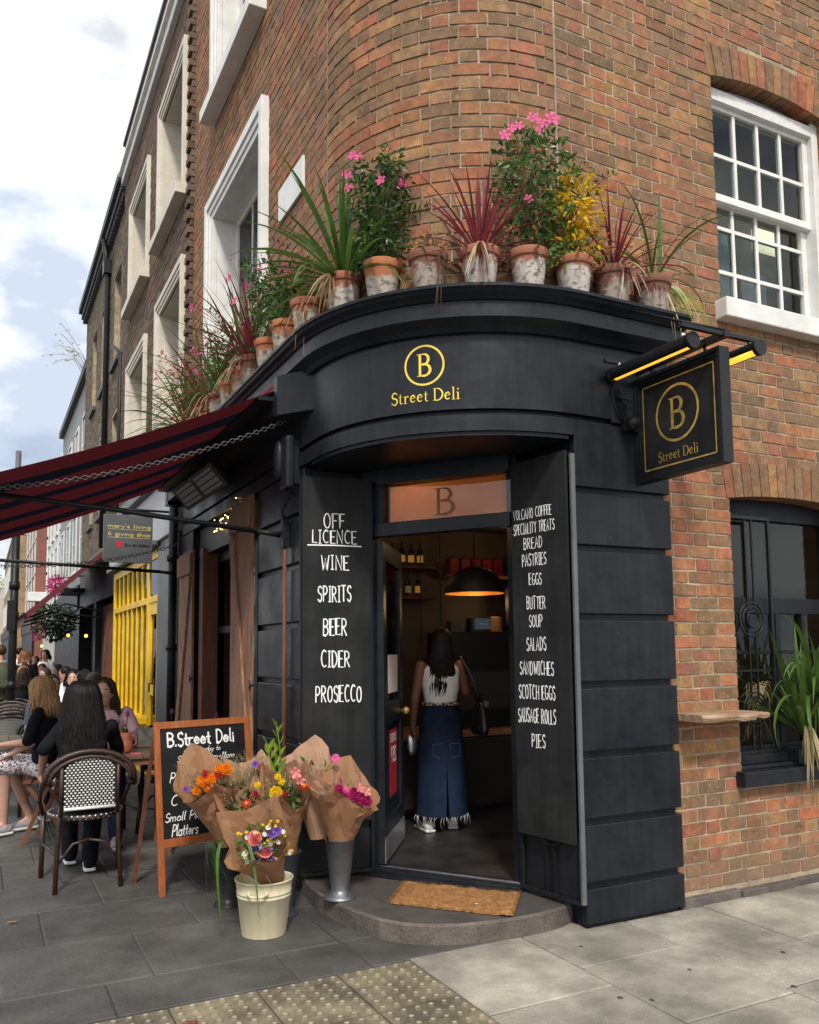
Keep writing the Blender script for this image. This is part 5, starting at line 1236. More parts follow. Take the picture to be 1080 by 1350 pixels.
def blades(t, c, n, L_, wd, mat, elr=(20, 85), dr=(10, 60), seed=0, var=6, az0=0, az1=2*PI, nm='leaf', Lv=.3, curl=.0, bend=.3):
    r = random.Random(seed)
    meshes = []
    for k in range(var):
        f = k/(var-1) if var > 1 else .5
        el = elr[0]+(elr[1]-elr[0])*f; d = dr[1]-(dr[1]-dr[0])*f
        key = (round(L_, 3), round(wd, 4), mat, el, d, curl)
        if key not in BLC: BLC[key] = blade_mesh(L_, wd, el, d, k*7+seed, r.uniform(-curl, curl)).mesh(nm, mat)
        meshes.append(BLC[key])
    for k in range(n):
        az = az0+(az1-az0)*((k*.381966) % 1)+r.uniform(-.25, .25); o = link(nm, meshes[k % var], t)
        s_ = 1-Lv*r.random(); base = MW.get(t, Matrix.Identity(4))
        xf = Matrix.Translation(Vector(c)+Vector((R.uniform(-.012, .012), R.uniform(-.012, .012), 0))) @ Matrix.Rotation(az, 4, 'Z') @ Matrix.Rotation(r.uniform(-.12, .12), 4, 'X') @ Matrix.Diagonal((s_, s_, s_, 1))
        o.matrix_basis = xf
def leafcloud(b, c, rad, n, ls, rnd_, m=0, flat=.0, top=1.0, hollow=.35, shape='ell'):
    for k in range(n):
        while True:
            v = Vector((rnd_.uniform(-1, 1), rnd_.uniform(-1, 1), rnd_.uniform(-1, 1)))
            if hollow < v.length < 1: break
        p = Vector((c[0]+v.x*rad[0], c[1]+v.y*rad[1], c[2]+v.z*rad[2]))
        dirn = (v+Vector((rnd_.uniform(-.8, .8), rnd_.uniform(-.8, .8), rnd_.uniform(-.9, .5)))).normalized()
        leaf(b, p, dirn, ls*rnd_.uniform(.6, 1.25), rnd_, m)
def leaf(b, p, d, l, rnd_, m=0, asp=.42):
    s_ = d.cross(Vector((rnd_.uniform(-1, 1), rnd_.uniform(-1, 1), rnd_.uniform(-1, 1)))); 
    if s_.length < .01: return
    s_.normalize(); u_ = s_.cross(d); w_ = l*asp/2; p = Vector(p)
    b.add([p, p+d*l*.35-s_*w_+u_*w_*.4, p+d*l*.4, p+d*l*.35+s_*w_+u_*w_*.4, p+d*l-u_*l*.08, p+d*l*.7-s_*w_*.7+u_*w_*.2, p+d*l*.7+s_*w_*.7+u_*w_*.2], [(0, 1, 2), (0, 2, 3), (1, 5, 4, 2), (2, 4, 6, 3)], m)
def flower_mesh(petals, r_, m='petal_pink', cup=.3, inner='petal_yellow', nm='flower', wide=.62):
    b = MB()
    for k in range(petals):
        a = 2*PI*k/petals; d = Vector((math.cos(a), math.sin(a), cup)); s_ = Vector((-math.sin(a), math.cos(a), 0)); p = Vector((0, 0, 0))
        b.add([p, p+d*r_*.5-s_*r_*wide*.5, p+d*r_*.55+Vector((0, 0, r_*.05)), p+d*r_*.5+s_*r_*wide*.5, p+d*r_*.95-s_*r_*wide*.35-Vector((0, 0, r_*.1)), p+d*r_*.95+s_*r_*wide*.35-Vector((0, 0, r_*.1))], [(0, 1, 2), (0, 2, 3), (1, 4, 2), (2, 5, 3), (2, 4, 5)], 0)
    b.ell((0, 0, r_*.08), r_*.13, 6, 4, 1); return b.mesh(nm, [m, inner])
FM = {'pink': flower_mesh(5, .03), 'small': flower_mesh(5, .018)}
def put_flower(t, p, me, rnd_, s_=1, face=None, nm='flower'):
    o = link(nm, me, t); d = Vector(face) if face else Vector((rnd_.uniform(-.9, .3), -1, rnd_.uniform(-.1, .9)))
    q = d.to_track_quat('Z', 'Y'); o.matrix_basis = Matrix.Translation(p) @ q.to_matrix().to_4x4() @ Matrix.Rotation(rnd_.uniform(0, 6), 4, 'Z') @ Matrix.Scale(s_*rnd_.uniform(.85, 1.15), 4)
potm = {}
def pot_parts(t, base, mat, s_=1, key=None):
    if mat not in potm:
        b = MB(); b.lathe([(.0, .0), (.064, .0), (.067, .005), (.086, .150), (.087, .154), (.092, .155), (.0945, .160), (.098, .190), (.096, .194), (.089, .192), (.086, .165), (.0, .162)], n=28); potm[mat] = b.mesh('pot', mat)
        b = MB(); b.lathe([(0, .172), (.05, .174), (.089, .166)], n=14); potm['soil'] = b.mesh('soil', 'soil')
    for nm, me in (('pot', potm[mat]), ('soil', potm['soil'])):
        o = link(nm, me, t); o.matrix_basis = Matrix.Translation(base) @ Matrix.Rotation(R.uniform(0, 6), 4, 'Z') @ Matrix.Rotation(R.uniform(-.03, .03), 4, 'X') @ Matrix.Scale(s_, 4)
def hanging(t, c, n, L_, mat, rnd_, out=.12, nd=(-1, -1)):
    for k in range(n):
        a = rnd_.uniform(0, 2*PI); c2 = Vector(c); e = Vector((nd[0], nd[1], 0)).normalized()*rnd_.uniform(out*.7, out*1.4)+Vector((math.cos(a)*.04, math.sin(a)*.04, 0))
        l = L_*rnd_.uniform(.5, 1.1); p1 = c2+e*.7+Vector((0, 0, .05)); p2 = c2+e+Vector((rnd_.uniform(-.05, .05), rnd_.uniform(-.05, .05), -l)); P = bez(c2, p1, p2, 9)
        wd = rnd_.uniform(.006, .012); vs = []
        for i, q in enumerate(P):
            w_ = wd*(1-(i/9)**3)*.5+.0008; vs += [q+Vector((w_, -w_*.6, 0)), q-Vector((w_, -w_*.6, 0))]
        b = MB(); b.add(vs, [(2*i, 2*i+1, 2*i+3, 2*i+2) for i in range(9)], 0, True); b.build('dry_leaf', mat, t)
CZ = 3.343
def PP(ang=None, x=None, y=None, d=.115):
    if ang is not None: (px, py), n = path(LL+math.radians(ang), d); return Vector((px, py, CZ)), n
    if x is not None: return Vector((x, YB-d, CZ)), (0, -1)
    return Vector((XL-d-.01, y, CZ)), (-1, 0)
def potted(lab, where, mat, s_=1.0):
    s_ *= 1.12; p, n = where; t = thing('potted_plant', lab, 'potted plant', p, 0, 'potted plants lined up on the shopfront cornice'); pot_parts(t, p, mat, s_); return t, p+Vector((0, 0, .17*s_)), n
rp_ = random.Random(77)
def spiky(lab, where, mat, potmat, n, L_, wd, seed, elr=(12, 88), dr=(8, 75), s_=1.0, dry=3, mat2=None):
    L_ *= 1.66; wd *= 1.25; n = int(n*1.35)
    t, c, nrm = potted(lab, where, potmat, s_)
    blades(t, c, n, L_, wd, mat, elr, dr, seed)
    if mat2: blades(t, c, n//3, L_*.95, wd, mat2, elr, dr, seed+5)
    if dry: hanging(t, c+Vector((nrm[0]*.04, nrm[1]*.04, .02)), dry//2+2, .20, 'leaf_straw', rp_, .12, nrm); hanging(t, c+Vector((nrm[0]*.05, nrm[1]*.05, 0)), dry, .22, 'leaf_dry' if mat != 'leaf_red' else 'leaf_redgreen', rp_, .10, nrm)
    b = MB(); b.tube([c-Vector((0, 0, .03)), c+Vector((0, 0, .05))], [.018, .012], 7); b.build('stem', 'stem_brown', t)
    return t, c, nrm
def bushy(lab, where, potmat, h, rad, n, ls, mats, seed, fl=0, s_=1.0, flh=(.5, 1), stems=6, fmesh='pink', shape=None):
    h *= 1.22; rad *= 1.42; n = int(n*1.35); fl = int(fl*1.4)
    t, c, nrm = potted(lab, where, potmat, s_); r = random.Random(seed)
    b = MB(); tips = []
    for k in range(stems):
        a = r.uniform(0, 2*PI); q = c+Vector((math.cos(a)*rad*.5*r.random(), math.sin(a)*rad*.5*r.random(), h*r.uniform(.6, 1.0))); b.tube(bez(c, c+Vector((0, 0, h*.4)), q, 6), [.004-.0004*i for i in range(7)], 5); tips.append(q)
    b.build('stems', 'stem', t, kind='stuff')
    b = MB()
    for k in range(9):
        f = (k+.5)/9; rr_ = rad*(shape[k] if shape else .8); cc_ = c+Vector((r.uniform(-.25, .25)*rad, r.uniform(-.25, .25)*rad, h*f))
        leafcloud(b, cc_, (rr_, rr_, h*.12), n//9, ls, r, k % len(mats), hollow=.2)
    for k in range(9):
        a = r.uniform(0, 2*PI); q0 = c+Vector((0, 0, h*r.uniform(.2, .7))); out = r.uniform(.9, 1.7)*rad; q2 = q0+Vector((math.cos(a)*out, math.sin(a)*out, r.uniform(-.05, .28))); q1 = q0.lerp(q2, .5)+Vector((0, 0, .08)); P = bez(q0, q1, q2, 8); b.tube(P, [.0022-.0002*i for i in range(9)], 3, k % len(mats))
        for i in range(2, 9):
            for sd_ in (-1, 1): leaf(b, P[i], (Vector((math.sin(a)*sd_, -math.cos(a)*sd_, r.uniform(-.1, .6)))+(q2-q0).normalized()*.6).normalized(), ls*r.uniform(.6, 1.1), r, k % len(mats))
    b.build('foliage', mats, t, kind='stuff')
    for k in range(fl):
        a = r.uniform(0, 2*PI); hh = h*r.uniform(*flh); q = c+Vector((math.cos(a)*rad*.9-.0+nrm[0]*rad*.4, math.sin(a)*rad*.9+nrm[1]*rad*.4, hh)); put_flower(t, q, FM[fmesh], r, 1, (nrm[0]+r.uniform(-.6, .6), nrm[1]+r.uniform(-.6, .6), r.uniform(0, .8)))
    return t, c, nrm
# right to left along the cornice
t, c, nr = spiky('lanky green and cream striped plant in a brown pot, far right of the cornice', PP(x=3.397), 'leaf_green', 'pot_brown', 10, .42, .014, 1, (30, 75), (70, 130), dry=0, mat2='leaf_straw')
hanging(t, c, 9, .42, 'leaf_lime', rp_, .20, (.9, -.6)); hanging(t, c, 5, .40, 'leaf_straw', rp_, .16, (.6, -.9)); hanging(t, c, 5, .2, 'leaf_redgreen', rp_, .1, (-.6, -.9))
b = MB(); vs = []
for i in range(8):
    f = i/7; w_ = .016*(1-f**3)+.002; q = c+Vector((.05+.02*f, -.01, .02+.56*f)); vs += [q-Vector((w_, 0, 0)), q+Vector((w_, 0, 0))]
b.add(vs, [(2*i, 2*i+1, 2*i+3, 2*i+2) for i in range(7)], 0, True); b.build('upright_leaf', 'leaf_mid', t)
spiky('small red cordyline in a brown stained pot, second from the right end of the cornice', PP(x=3.107), 'leaf_red', 'pot_brown', 30, .30, .013, 2, (15, 88), (5, 50), dry=5)
t, c, nr = bushy('yellow leaved shrub turning gold in a chalky pot beside the tallest pink flowered plant', PP(ang=90), 'pot_white', .42, .13, 300, .046, ['leaf_lime', 'leaf_yellow', 'leaf_mid'], 3)
b = MB(); r_ = random.Random(31); leafcloud(b, c+Vector((-.05, -.09, .30)), (.11, .06, .17), 230, .055, r_, 0, hollow=.1); leafcloud(b, c+Vector((.11, -.05, .12)), (.13, .06, .09), 110, .042, r_, 1, hollow=.1); b.build('golden_leaves', ['leaf_yellow', 'leaf_orange'], t, kind='stuff')
t, c, nr = bushy('tall leafy mandevilla topped with the largest pink flowers, whitewashed pot', PP(ang=75.7), 'pot_white', .58, .155, 760, .046, ['leaf_green', 'leaf_dark', 'leaf_mid'], 4, fl=0, shape=[.5, .8, .9, 1, 1.05, 1.1, 1.0, .9, .6])
for dx, dz, s_ in ((-.20, .58, 1.0), (-.11, .66, 1.0), (-.02, .73, 1.4), (.04, .715, 1.2), (.11, .76, 1.6), (.02, .67, .9), (-.06, .27, 1.1), (-.16, .63, .9)):
    put_flower(t, c+Vector((dx, -.10, dz)), FM['pink'], r_, s_, (-.3, -1, .2))
b = MB()
for dx, dz in ((-.20, .58), (-.02, .73), (.11, .76)): b.tube(bez(c+Vector((0, 0, .3)), c+Vector((dx*.5, -.05, dz*.8)), c+Vector((dx, -.10, dz)), 5), .002, 4)
b.build('flower_stalk', 'stem', t)
spiky('spiky red cordyline in a chalky pot over the middle of the doorway', PP(ang=62.2), 'leaf_red', 'pot_white', 40, .34, .016, 5, (8, 88), (5, 60), dry=8)
t, c, nr = potted('withered brown plant with twigs trailing over the cornice edge', PP(ang=48), 'pot_brown', 1.0)
b = MB(); r_ = random.Random(9)
for k in range(26):
    a = r_.uniform(0, 2*PI); q = c+Vector((math.cos(a)*r_.uniform(.02, .11), math.sin(a)*r_.uniform(.02, .11), r_.uniform(.02, .16))); b.tube(bez(c, c+Vector((0, 0, .12)), q, 4), .0016, 3)
for k in range(7): b.tube(bez(c+Vector((r_.uniform(-.04, .04), -.03, 0)), c+Vector((.01, -.14, .08)), c+Vector((r_.uniform(-.08, .10), -.15, -r_.uniform(.12, .36))), 7), .002, 4)
b.build('twigs', 'stem_brown', t, kind='stuff'); b = MB(); leafcloud(b, c+Vector((0, 0, .06)), (.10, .09, .07), 130, .03, r_, 0); leafcloud(b, c+Vector((-.02, -.03, .02)), (.05, .04, .03), 12, .03, r_, 1); b.build('withered_leaves', ['leaf_dry', 'leaf_green'], t, kind='stuff')
bushy('narrow dark green column of mandevilla with pink flowers in a half whitened pot', PP(ang=33.9), 'pot_terracotta', .54, .12, 900, .042, ['leaf_dark', 'leaf_dark', 'leaf_green'], 6, fl=11, flh=(.55, 1.12), shape=[.5, .8, .9, 1, 1, .9, .8, .6, .35])
t, c, nr = spiky('big arching green cordyline with dry hanging leaves in a stained pot', PP(ang=19.5), 'leaf_green', 'pot_white', 52, .46, .027, 7, (2, 86), (8, 80), dry=12)
t, c, nr = bushy('straggly vine with red turning leaves in a whitened pot left of the big green cordyline', PP(ang=-2), 'pot_white', .34, .11, 120, .035, ['leaf_orange', 'leaf_green', 'leaf_redgreen'], 8, fl=5, flh=(.6, 1.1))
hanging(t, c, 8, .34, 'leaf_dry', rp_, .13, (-.6, -.8))
bushy('glossy leafy shrub in a plain orange pot where the cornice turns to the side street', PP(y=5.062), 'pot_terracotta', .30, .13, 420, .044, ['leaf_dark', 'leaf_green'], 9)
bushy('pink flowered mandevilla bush in an orange pot, first on the side street', PP(y=5.417), 'pot_terracotta', .46, .15, 620, .042, ['leaf_dark', 'leaf_mid', 'leaf_green'], 10, fl=16, flh=(.4, 1.1))
spiky('long leaved dark red cordyline on the side street cornice', PP(y=5.777), 'leaf_red', 'pot_brown', 54, .46, .015, 11, (5, 80), (10, 60), dry=4)
spiky('dark green spiky plant in an orange pot with straw coloured old leaves', PP(y=6.05), 'leaf_green', 'pot_terracotta', 50, .48, .019, 12, (5, 85), (10, 70), dry=8)
bushy('flowering trailing plant with small pink blooms between two spiky plants', PP(y=6.40), 'pot_terracotta', .42, .17, 520, .040, ['leaf_green', 'leaf_mid'], 13, fl=16, flh=(.4, 1.2))
spiky('arching bright green plant in a whitened pot midway along the side street cornice', PP(y=6.75), 'leaf_mid', 'pot_white', 50, .48, .020, 14, (0, 70), (20, 90), dry=7)
spiky('reddish green spiky plant farther along the side street cornice', PP(y=7.20), 'leaf_redgreen', 'pot_white', 46, .48, .018, 15, (0, 80), (10, 80), dry=4)
bushy('bushy plant with orange red leaves near the far end of the cornice', PP(y=7.58), 'pot_terracotta', .44, .20, 560, .042, ['leaf_orange', 'leaf_green', 'leaf_mid', 'petal_magenta'], 16, fl=9, flh=(.5, 1.2))
spiky('drooping green grassy plant in the last pot of the side street cornice', PP(y=8.0), 'leaf_mid', 'pot_terracotta', 60, .52, .018, 17, (0, 75), (30, 110), dry=4)
spiky('spiky green plant in the second last pot of the side street cornice', PP(y=7.85, d=.10), 'leaf_green', 'pot_brown', 44, .48, .017, 18, (5, 80), (20, 90), dry=2)
# plants on the lower window sill, right
t = thing('window_plant', 'long leaved green plant spilling over the dark window sill at the right edge', 'plant', (4.62, 3.66, .9))
b = MB(); b.box((4.52, 3.61, .737), (4.95, 3.72, .82)); b.build('trough', 'black_paint', t)
blades(t, (4.62, 3.66, .90), 36, .72, .042, 'leaf_mid', (35, 89), (5, 45), 40); blades(t, (4.66, 3.60, 1.10), 34, .80, .036, 'leaf_mid', (20, 80), (95, 160), 41, az0=-PI*.95, az1=-.15); blades(t, (4.80, 3.62, .90), 18, .66, .032, 'leaf_green', (60, 89), (5, 60), 42)
hanging(t, (4.58, 3.60, .95), 26, .34, 'leaf_straw', rp_, .08, (-.3, -1)); hanging(t, (4.66, 3.60, 1.15), 22, .50, 'leaf_mid', rp_, .11, (-.2, -1)); hanging(t, (4.72, 3.58, 1.1), 16, .46, 'leaf_lime', rp_, .12, (0, -1))
t = thing('dry_grass_plant', 'tangle of dry straw coloured grass behind the iron window grille', 'plant', (4.38, 3.78, .85))
b = MB(); r_ = random.Random(4)
for k in range(60):
    q = Vector((4.38+r_.uniform(-.14, .14), 3.775+r_.uniform(-.02, .02), r_.uniform(.82, 1.2))); b.tube(bez((4.38+r_.uniform(-.05, .05), 3.78, 1.12), (4.38+r_.uniform(-.14, .14), 3.775, 1.3), q, 5), .0016, 3)
b.build('grass_blades', 'leaf_straw', t, kind='stuff')
# ------------------------------------------------------------------ deli interior
M('bag_dark', (.03, .028, .028), .6)
b = MB(); b.prism([(2.22, 4.84), (2.74, 4.09), (2.92, 4.0), (6.9, 4.0), (6.9, 8.35), (2.1, 8.35), (2.1, 4.95)], .05, .132); b.build('shop_floor', 'interior_floor', deli)
b = MB(); b.box((1.95, 8.25, .18), (6.9, 8.33, 3.28)); b.box((5.9, 3.95, .18), (5.98, 8.3, 3.28)); b.build('inner_wall', 'interior_wall', deli)
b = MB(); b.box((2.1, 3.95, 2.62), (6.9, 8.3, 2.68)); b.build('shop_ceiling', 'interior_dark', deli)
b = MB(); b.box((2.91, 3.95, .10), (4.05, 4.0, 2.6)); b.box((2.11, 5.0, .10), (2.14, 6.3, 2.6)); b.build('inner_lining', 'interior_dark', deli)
ct = thing('shop_counter', 'dark panelled shop counter with a pale wooden top inside the deli', 'counter', (3.4, 6.2, .18))
b = MB(); b.box((2.35, 5.98, .74), (5.2, 6.6, .79)); b.build('worktop', 'wood_shelf', ct, bevel=.005)
b = MB(); b.box((2.4, 6.03, .18), (5.15, 6.55, .74)); b.build('front_panel', 'wood_red', ct)
for k in range(6):
    b = MB(); b.box((2.55, 6.015, .30+k*.055), (2.85, 6.029, .325+k*.055)); b.build('vent_slat', 'black_paint', ct)
b = MB(); b.box((2.95, 5.95, .22), (4.6, 6.02, .73)); b.build('dark_display_front', 'interior_dark', ct)
cm = thing('coffee_machine', 'boxy black coffee machine with a small lit screen on the counter', 'coffee machine', (3.62, 6.3, .79))
b = MB(); b.box((3.50, 6.12, .79), (4.15, 6.55, 1.60)); b.build('body', 'black_metal', cm, bevel=.01)
b = MB(); b.box((3.56, 6.105, .95), (4.10, 6.119, 1.26)); b.build('front_plate', 'bag_dark', cm)
M('screen', (.02, .03, .04), .3, emit=(.25, .45, .6), es=.08)
b = MB(); b.box((3.73, 6.09, 1.62), (3.87, 6.12, 1.71)); sc_ = b.build('screen', 'screen', cm)
for k in range(3):
    b = MB(); b.ell((3.77+k*.03, 6.088, 1.665), (.007, .002, .007), 8, 5); b.build('icon', 'chalk', sc_)
# back shelves
sh = thing('wall_shelves', 'wooden shelves on the back wall of the deli hung on chains', 'shelves', (3.6, 6.9, 1.4))
for (x0, x1, z) in ((2.95, 3.80, 1.95), (2.95, 3.80, 2.235), (3.9, 5.3, 1.60), (3.9, 5.3, 2.165)):
    b = MB(); b.box((x0, 6.9, z-.03), (x1, 7.15, z)); b.build('shelf', 'wood_red', sh)
b = MB(); b.box((2.4, 7.16, .18), (5.4, 7.2, 2.62)); b.build('backboard', 'interior_wall', sh)
ch_ = chain(sh, (3.84, 6.9, 2.6), (3.84, 6.9, 1.30), 0, .05, .006); chain(sh, (3.62, 6.88, 2.6), (3.62, 6.88, 1.50), 0, .05, .006)
M('bottle_dark', (.02, .012, .008), .15, var=.2); M('bottle_label', (.75, .42, .08), .5, emit=(1, .5, .08), es=.12); M('bottle_rose', (.45, .12, .10), .2); M('bag_red', (.22, .010, .014), .55); M('bag_dark', (.03, .028, .028), .6)  # amber labels carry a faint glow in their material though they are no lamps
bp = MB(); bp.lathe([(0, 0), (.034, 0), (.036, .01), (.036, .15), (.030, .175), (.013, .20), (.012, .255), (.014, .257), (.014, .265), (0, .265)], n=12)
bl = MB(); bl.lathe([(.0368, .04), (.0368, .12)], n=12)
bme = {k: bp.mesh('bottle', k) for k in ('bottle_dark', 'bottle_rose')}; blm = bl.mesh('label', 'bottle_label'); blw = bl.mesh('label', 'white_paint')
ORD = ['first', 'second', 'third', 'fourth', 'fifth', 'sixth', 'seventh', 'eighth']
def bottle(x, y, z, k, lm, lab):
    o = link('bottle', bme[k], None); o.location = (x, y, z); o.scale = (.8,)*3; tag(o, lab, 'bottle', 'bottles on the deli shelves'); o.parent = None
    l = link('label', lm, None); l.parent = o
for i in range(7): bottle(3.10+i*.095, 6.98, 2.235, 'bottle_dark', blm, ORD[i]+' bottle from the left, amber labelled, on the top deli shelf')
for i, (k, l_) in enumerate((('bottle_dark', blw), ('bottle_dark', blw), ('bottle_rose', blw), ('bottle_dark', blm), ('bottle_dark', blw), ('bottle_dark', blm))): bottle(3.12+i*.105, 6.98, 1.95, k, l_, ORD[i]+' bottle from the left, dark wine, on the lower deli shelf' if k == 'bottle_dark' else 'pink rose wine bottle on the lower shelf inside the deli')
for i in range(5):
    b = MB(); x = 3.98+i*.125; b.box((x, 6.95, 2.165), (x+.10, 7.05, 2.325)); b.box((x+.03, 6.97, 2.325), (x+.08, 7.03, 2.345)); o = single('coffee_bag', b, 'bag_red', ORD[i]+' red foil coffee bag from the left on the high deli shelf', 'bag', 'bags on the high deli shelf', bevel=.01)
for i in range(5):
    b = MB(); x = 4.64+i*.125; b.box((x, 6.95, 2.165), (x+.10, 7.05, 2.37)); o = single('coffee_bag', b, 'bag_dark', ORD[i]+' dark foil coffee bag from the left, right end of the high shelf', 'bag', 'dark bags on the high deli shelf', bevel=.01)
    b = MB(); b.box((x+.02, 6.946, 2.19), (x+.08, 6.9495, 2.25)); k_ = link('label', b.mesh('label', 'bottle_label'), None); k_.parent = o
for i in range(5):
    b = MB(); x = 3.98+i*.22; h = R.uniform(.10, .20); b.box((x, 6.95, 1.60), (x+.14, 7.05, 1.60+h)); single('storage_tin', b, ['lead', 'bag_dark', 'wood_shelf', 'interior_dark', 'cream_paint'][i], ['grey', 'black', 'wooden', 'dark', 'cream'][i]+' storage tin on the shelf below the coffee bags', 'tin', bevel=.008)
cb = single('price_board', MB().box((4.55, 6.88, 1.68), (5.02, 6.9, 2.04)), 'board_black', 'small black price board with chalk lines on the deli back wall', 'board')
b = MB(); pos_c = lambda s, z, o: (4.55+s, 6.879-o, z+.09)
for k in range(6): ribbon(b, [(.05, 1.86-k*.035), (.25+.05*(k % 3), 1.86-k*.035)], [.008, .008], pos_c, .001, rounded=False); ribbon(b, [(.36, 1.86-k*.035), (.41, 1.86-k*.035)], [.008, .008], pos_c, .001, rounded=False)
l = link('lettering', b.mesh('lettering', 'chalk'), None); l.parent = cb
# pendant lamp
pl = thing('pendant_lamp', 'black dome pendant lamp with warm copper inside hanging in the deli', 'lamp', (3.42, 5.6, 1.88))
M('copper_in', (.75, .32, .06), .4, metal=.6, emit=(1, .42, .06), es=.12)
pr = [(.235, 0), (.232, .03), (.215, .085), (.18, .135), (.13, .175), (.07, .20), (.02, .21), (0, .212)]
b = MB(); b.lathe(pr, (3.42, 5.6, 1.885), 32); b.build('lamp_shade', 'black_paint', pl)
b = MB(); b.lathe([(r_*.975, z-.004) for r_, z in pr], (3.42, 5.6, 1.885), 32); b.build('inner_shade', 'copper_in', pl)
b = MB(); b.tube([(3.42, 5.6, 2.09), (3.42, 5.6, 2.62)], .005, 6); b.build('flex', 'black_metal', pl)
M('bulb', (1, .8, .5), .4, emit=(1, .62, .25), es=5)
b = MB(); b.ell((3.42, 5.6, 1.985), .035, 10, 8); b.build('bulb', 'bulb', pl)
def pl_light(name, loc, e, c=(1, .62, .32), r=.05):
    l = bpy.data.lights.new(name, 'POINT'); l.energy = e; l.color = c; l.shadow_soft_size = r; o = bpy.data.objects.new(name, l); col.objects.link(o); o.location = loc; return o
pl_light('pendant_bulb_light', (3.42, 5.6, 1.93), 2.2)
pl_light('shelf_fill_light', (2.95, 6.6, 2.5), 1.4)  # unseen fill lights added to brighten the back of the shop
pl_light('shelf_fill_light', (4.3, 6.5, 2.5), 1.0)
pl_light('blind_backlight', (2.62, 4.78, 2.38), 6.0, r=.14)  # unseen lights added behind the blind so that the transom glows
pl_light('blind_backlight', (2.90, 4.42, 2.38), 4.0, r=.14)
pl_light('window_fill_light', (4.6, 6.8, 1.9), 2)  # unseen fill light inside the shop; no lamp is modelled here
# things seen through the right window
b = MB(); b.box((4.9, 6.2, 1.15), (5.05, 6.25, 1.35)); 
tag(single('framed_picture', MB().box((5.1, 8.2, 1.55), (5.6, 8.24, 1.95)), 'bag_dark', 'dark framed picture on the far inner wall behind the ground floor window', 'picture'))
rb = single('red_stool', MB().box((4.80, 4.6, 1.02), (5.02, 4.85, 1.06)).box((4.80, 4.6, .90), (5.02, 4.85, .96)).box((4.84, 4.64, .18), (4.87, 4.67, .90)).box((4.96, 4.78, .18), (4.99, 4.81, .90)), 'bag_red', 'red topped stool inside, behind the iron grille of the lower window', 'stool')

# ------------------------------------------------------------------ door mat
from mathutils import noise
P4 = [Vector((1.991, 4.189, .101)), Vector((2.438, 3.679, .101)), Vector((2.696, 3.988, .101)), Vector((2.239, 4.503, .101))]
mt = thing('door_mat', 'shaggy orange brown coir door mat with frayed edges on the doorstep', 'door mat', (2.34, 4.08, .1))
b = MB(); nu, nv = 46, 24; vs = []; top = {}
def mp_(u, v): return (P4[0]*(1-u)+P4[1]*u)*(1-v)+(P4[3]*(1-u)+P4[2]*u)*v
for j in range(nv+1):
    for i in range(nu+1):
        u, v = i/nu, j/nv; p = mp_(u, v); ed = min(u, 1-u, (v)*.5, (1-v)*.5)
        wob = .010*noise.noise(Vector((u*9, v*7, 1)))
        if i in (0, nu) or j in (0, nv): p += Vector((noise.noise(Vector((u*30, v*30, 3)))*.014, noise.noise(Vector((u*30, v*30, 8)))*.014, 0))
        z = .003 if (i in (0, nu) or j in (0, nv)) else .017+wob+.004*noise.noise(Vector((u*60, v*40, 5)))+R.uniform(-.0015, .0015)
        if .9 < u < .99 and v < .3: z += .006
        vs.append((p.x, p.y, p.z+max(.002, z)))
b.add(vs, [(j*(nu+1)+i, j*(nu+1)+i+1, (j+1)*(nu+1)+i+1, (j+1)*(nu+1)+i) for j in range(nv) for i in range(nu)], 0, True)
b.build('mat_body', 'coir', mt)
b = MB(); r_ = random.Random(2)
for k in range(5200):
    if k < 1700:
        t_ = r_.random(); sd_ = r_.choice([0, 1, 2, 3]); u, v = [(t_, 0), (1, t_), (t_, 1), (0, t_)][sd_]; ln = .018
    else: u, v, ln = r_.random(), r_.random(), .011
    p = mp_(u, v)+Vector((0, 0, .010 if k < 1700 else .018)); d = Vector((r_.uniform(-1, 1), r_.uniform(-1, 1), r_.uniform(-.1, .9))).normalized()*ln*r_.uniform(.5, 1.4)
    s_ = d.cross(Vector((.3, .2, 1))).normalized()*.0009; b.add([p-s_, p+s_, p+d], [(0, 1, 2)])
b.build('coir_fibres', 'coir', mt, kind='stuff')
b = MB(); b.ell((2.36, 3.90, .124), (.010, .006, .002), 6, 4); b.build('litter_scrap', 'white_paint', mt)

# ------------------------------------------------------------------ flower vases, bucket
M('kraft', (.34, .17, .085), .75, var=.14, scale=7, bump=.002, bscale=30, sub=.22, stain=(.24, .12, .06), stain_amt=.35, stain_scale=4)
M('kraft_pale', (.46, .27, .17), .75, var=.12, scale=7, bump=.002, bscale=30, sub=.22)
M('zinc', (.20, .21, .225), .42, metal=.75, var=.18, scale=9, stain=(.12, .125, .13), stain_amt=.5)
M('zinc_dark', (.075, .085, .095), .5, metal=.5, var=.2, scale=9)
M('cream_enamel', (.64, .57, .38), .42, streak=.10, speck=.05, var=.05, scale=6, stain=(.50, .44, .30), stain_amt=.4, stain_scale=4)
def vase(lab, c, mat, h, rt_, rm, rb_):
    t = thing('flower_vase', lab, 'vase', c, 0, 'tall flower vases by the doorstep')
    b = MB(); b.lathe([(0, .004), (rb_, 0), (rb_, .006), (rb_*.86, .018), (rm*1.15, .034), (rm, .05), (rm+(rt_-rm)*.3, h*.4), (rt_, h), (rt_+.004, h+.003), (rt_-.004, h), (rm*.9, .08), (0, .07)], c, 32); b.build('vase_body', mat, t)
    return t
vase('tall silver grey tapering vase standing on the doorstep', (1.808, 4.43, .10), 'zinc', .315, .083, .050, .092)
vase('tall dark grey vase on the pavement behind the cream bucket', (1.545, 4.62, 0), 'zinc_dark', .335, .10, .05, .085)
vase('low black vase hidden behind the wrapped flowers next to the chalkboard', (1.32, 4.93, 0), 'black_metal', .35, .085, .05, .085)
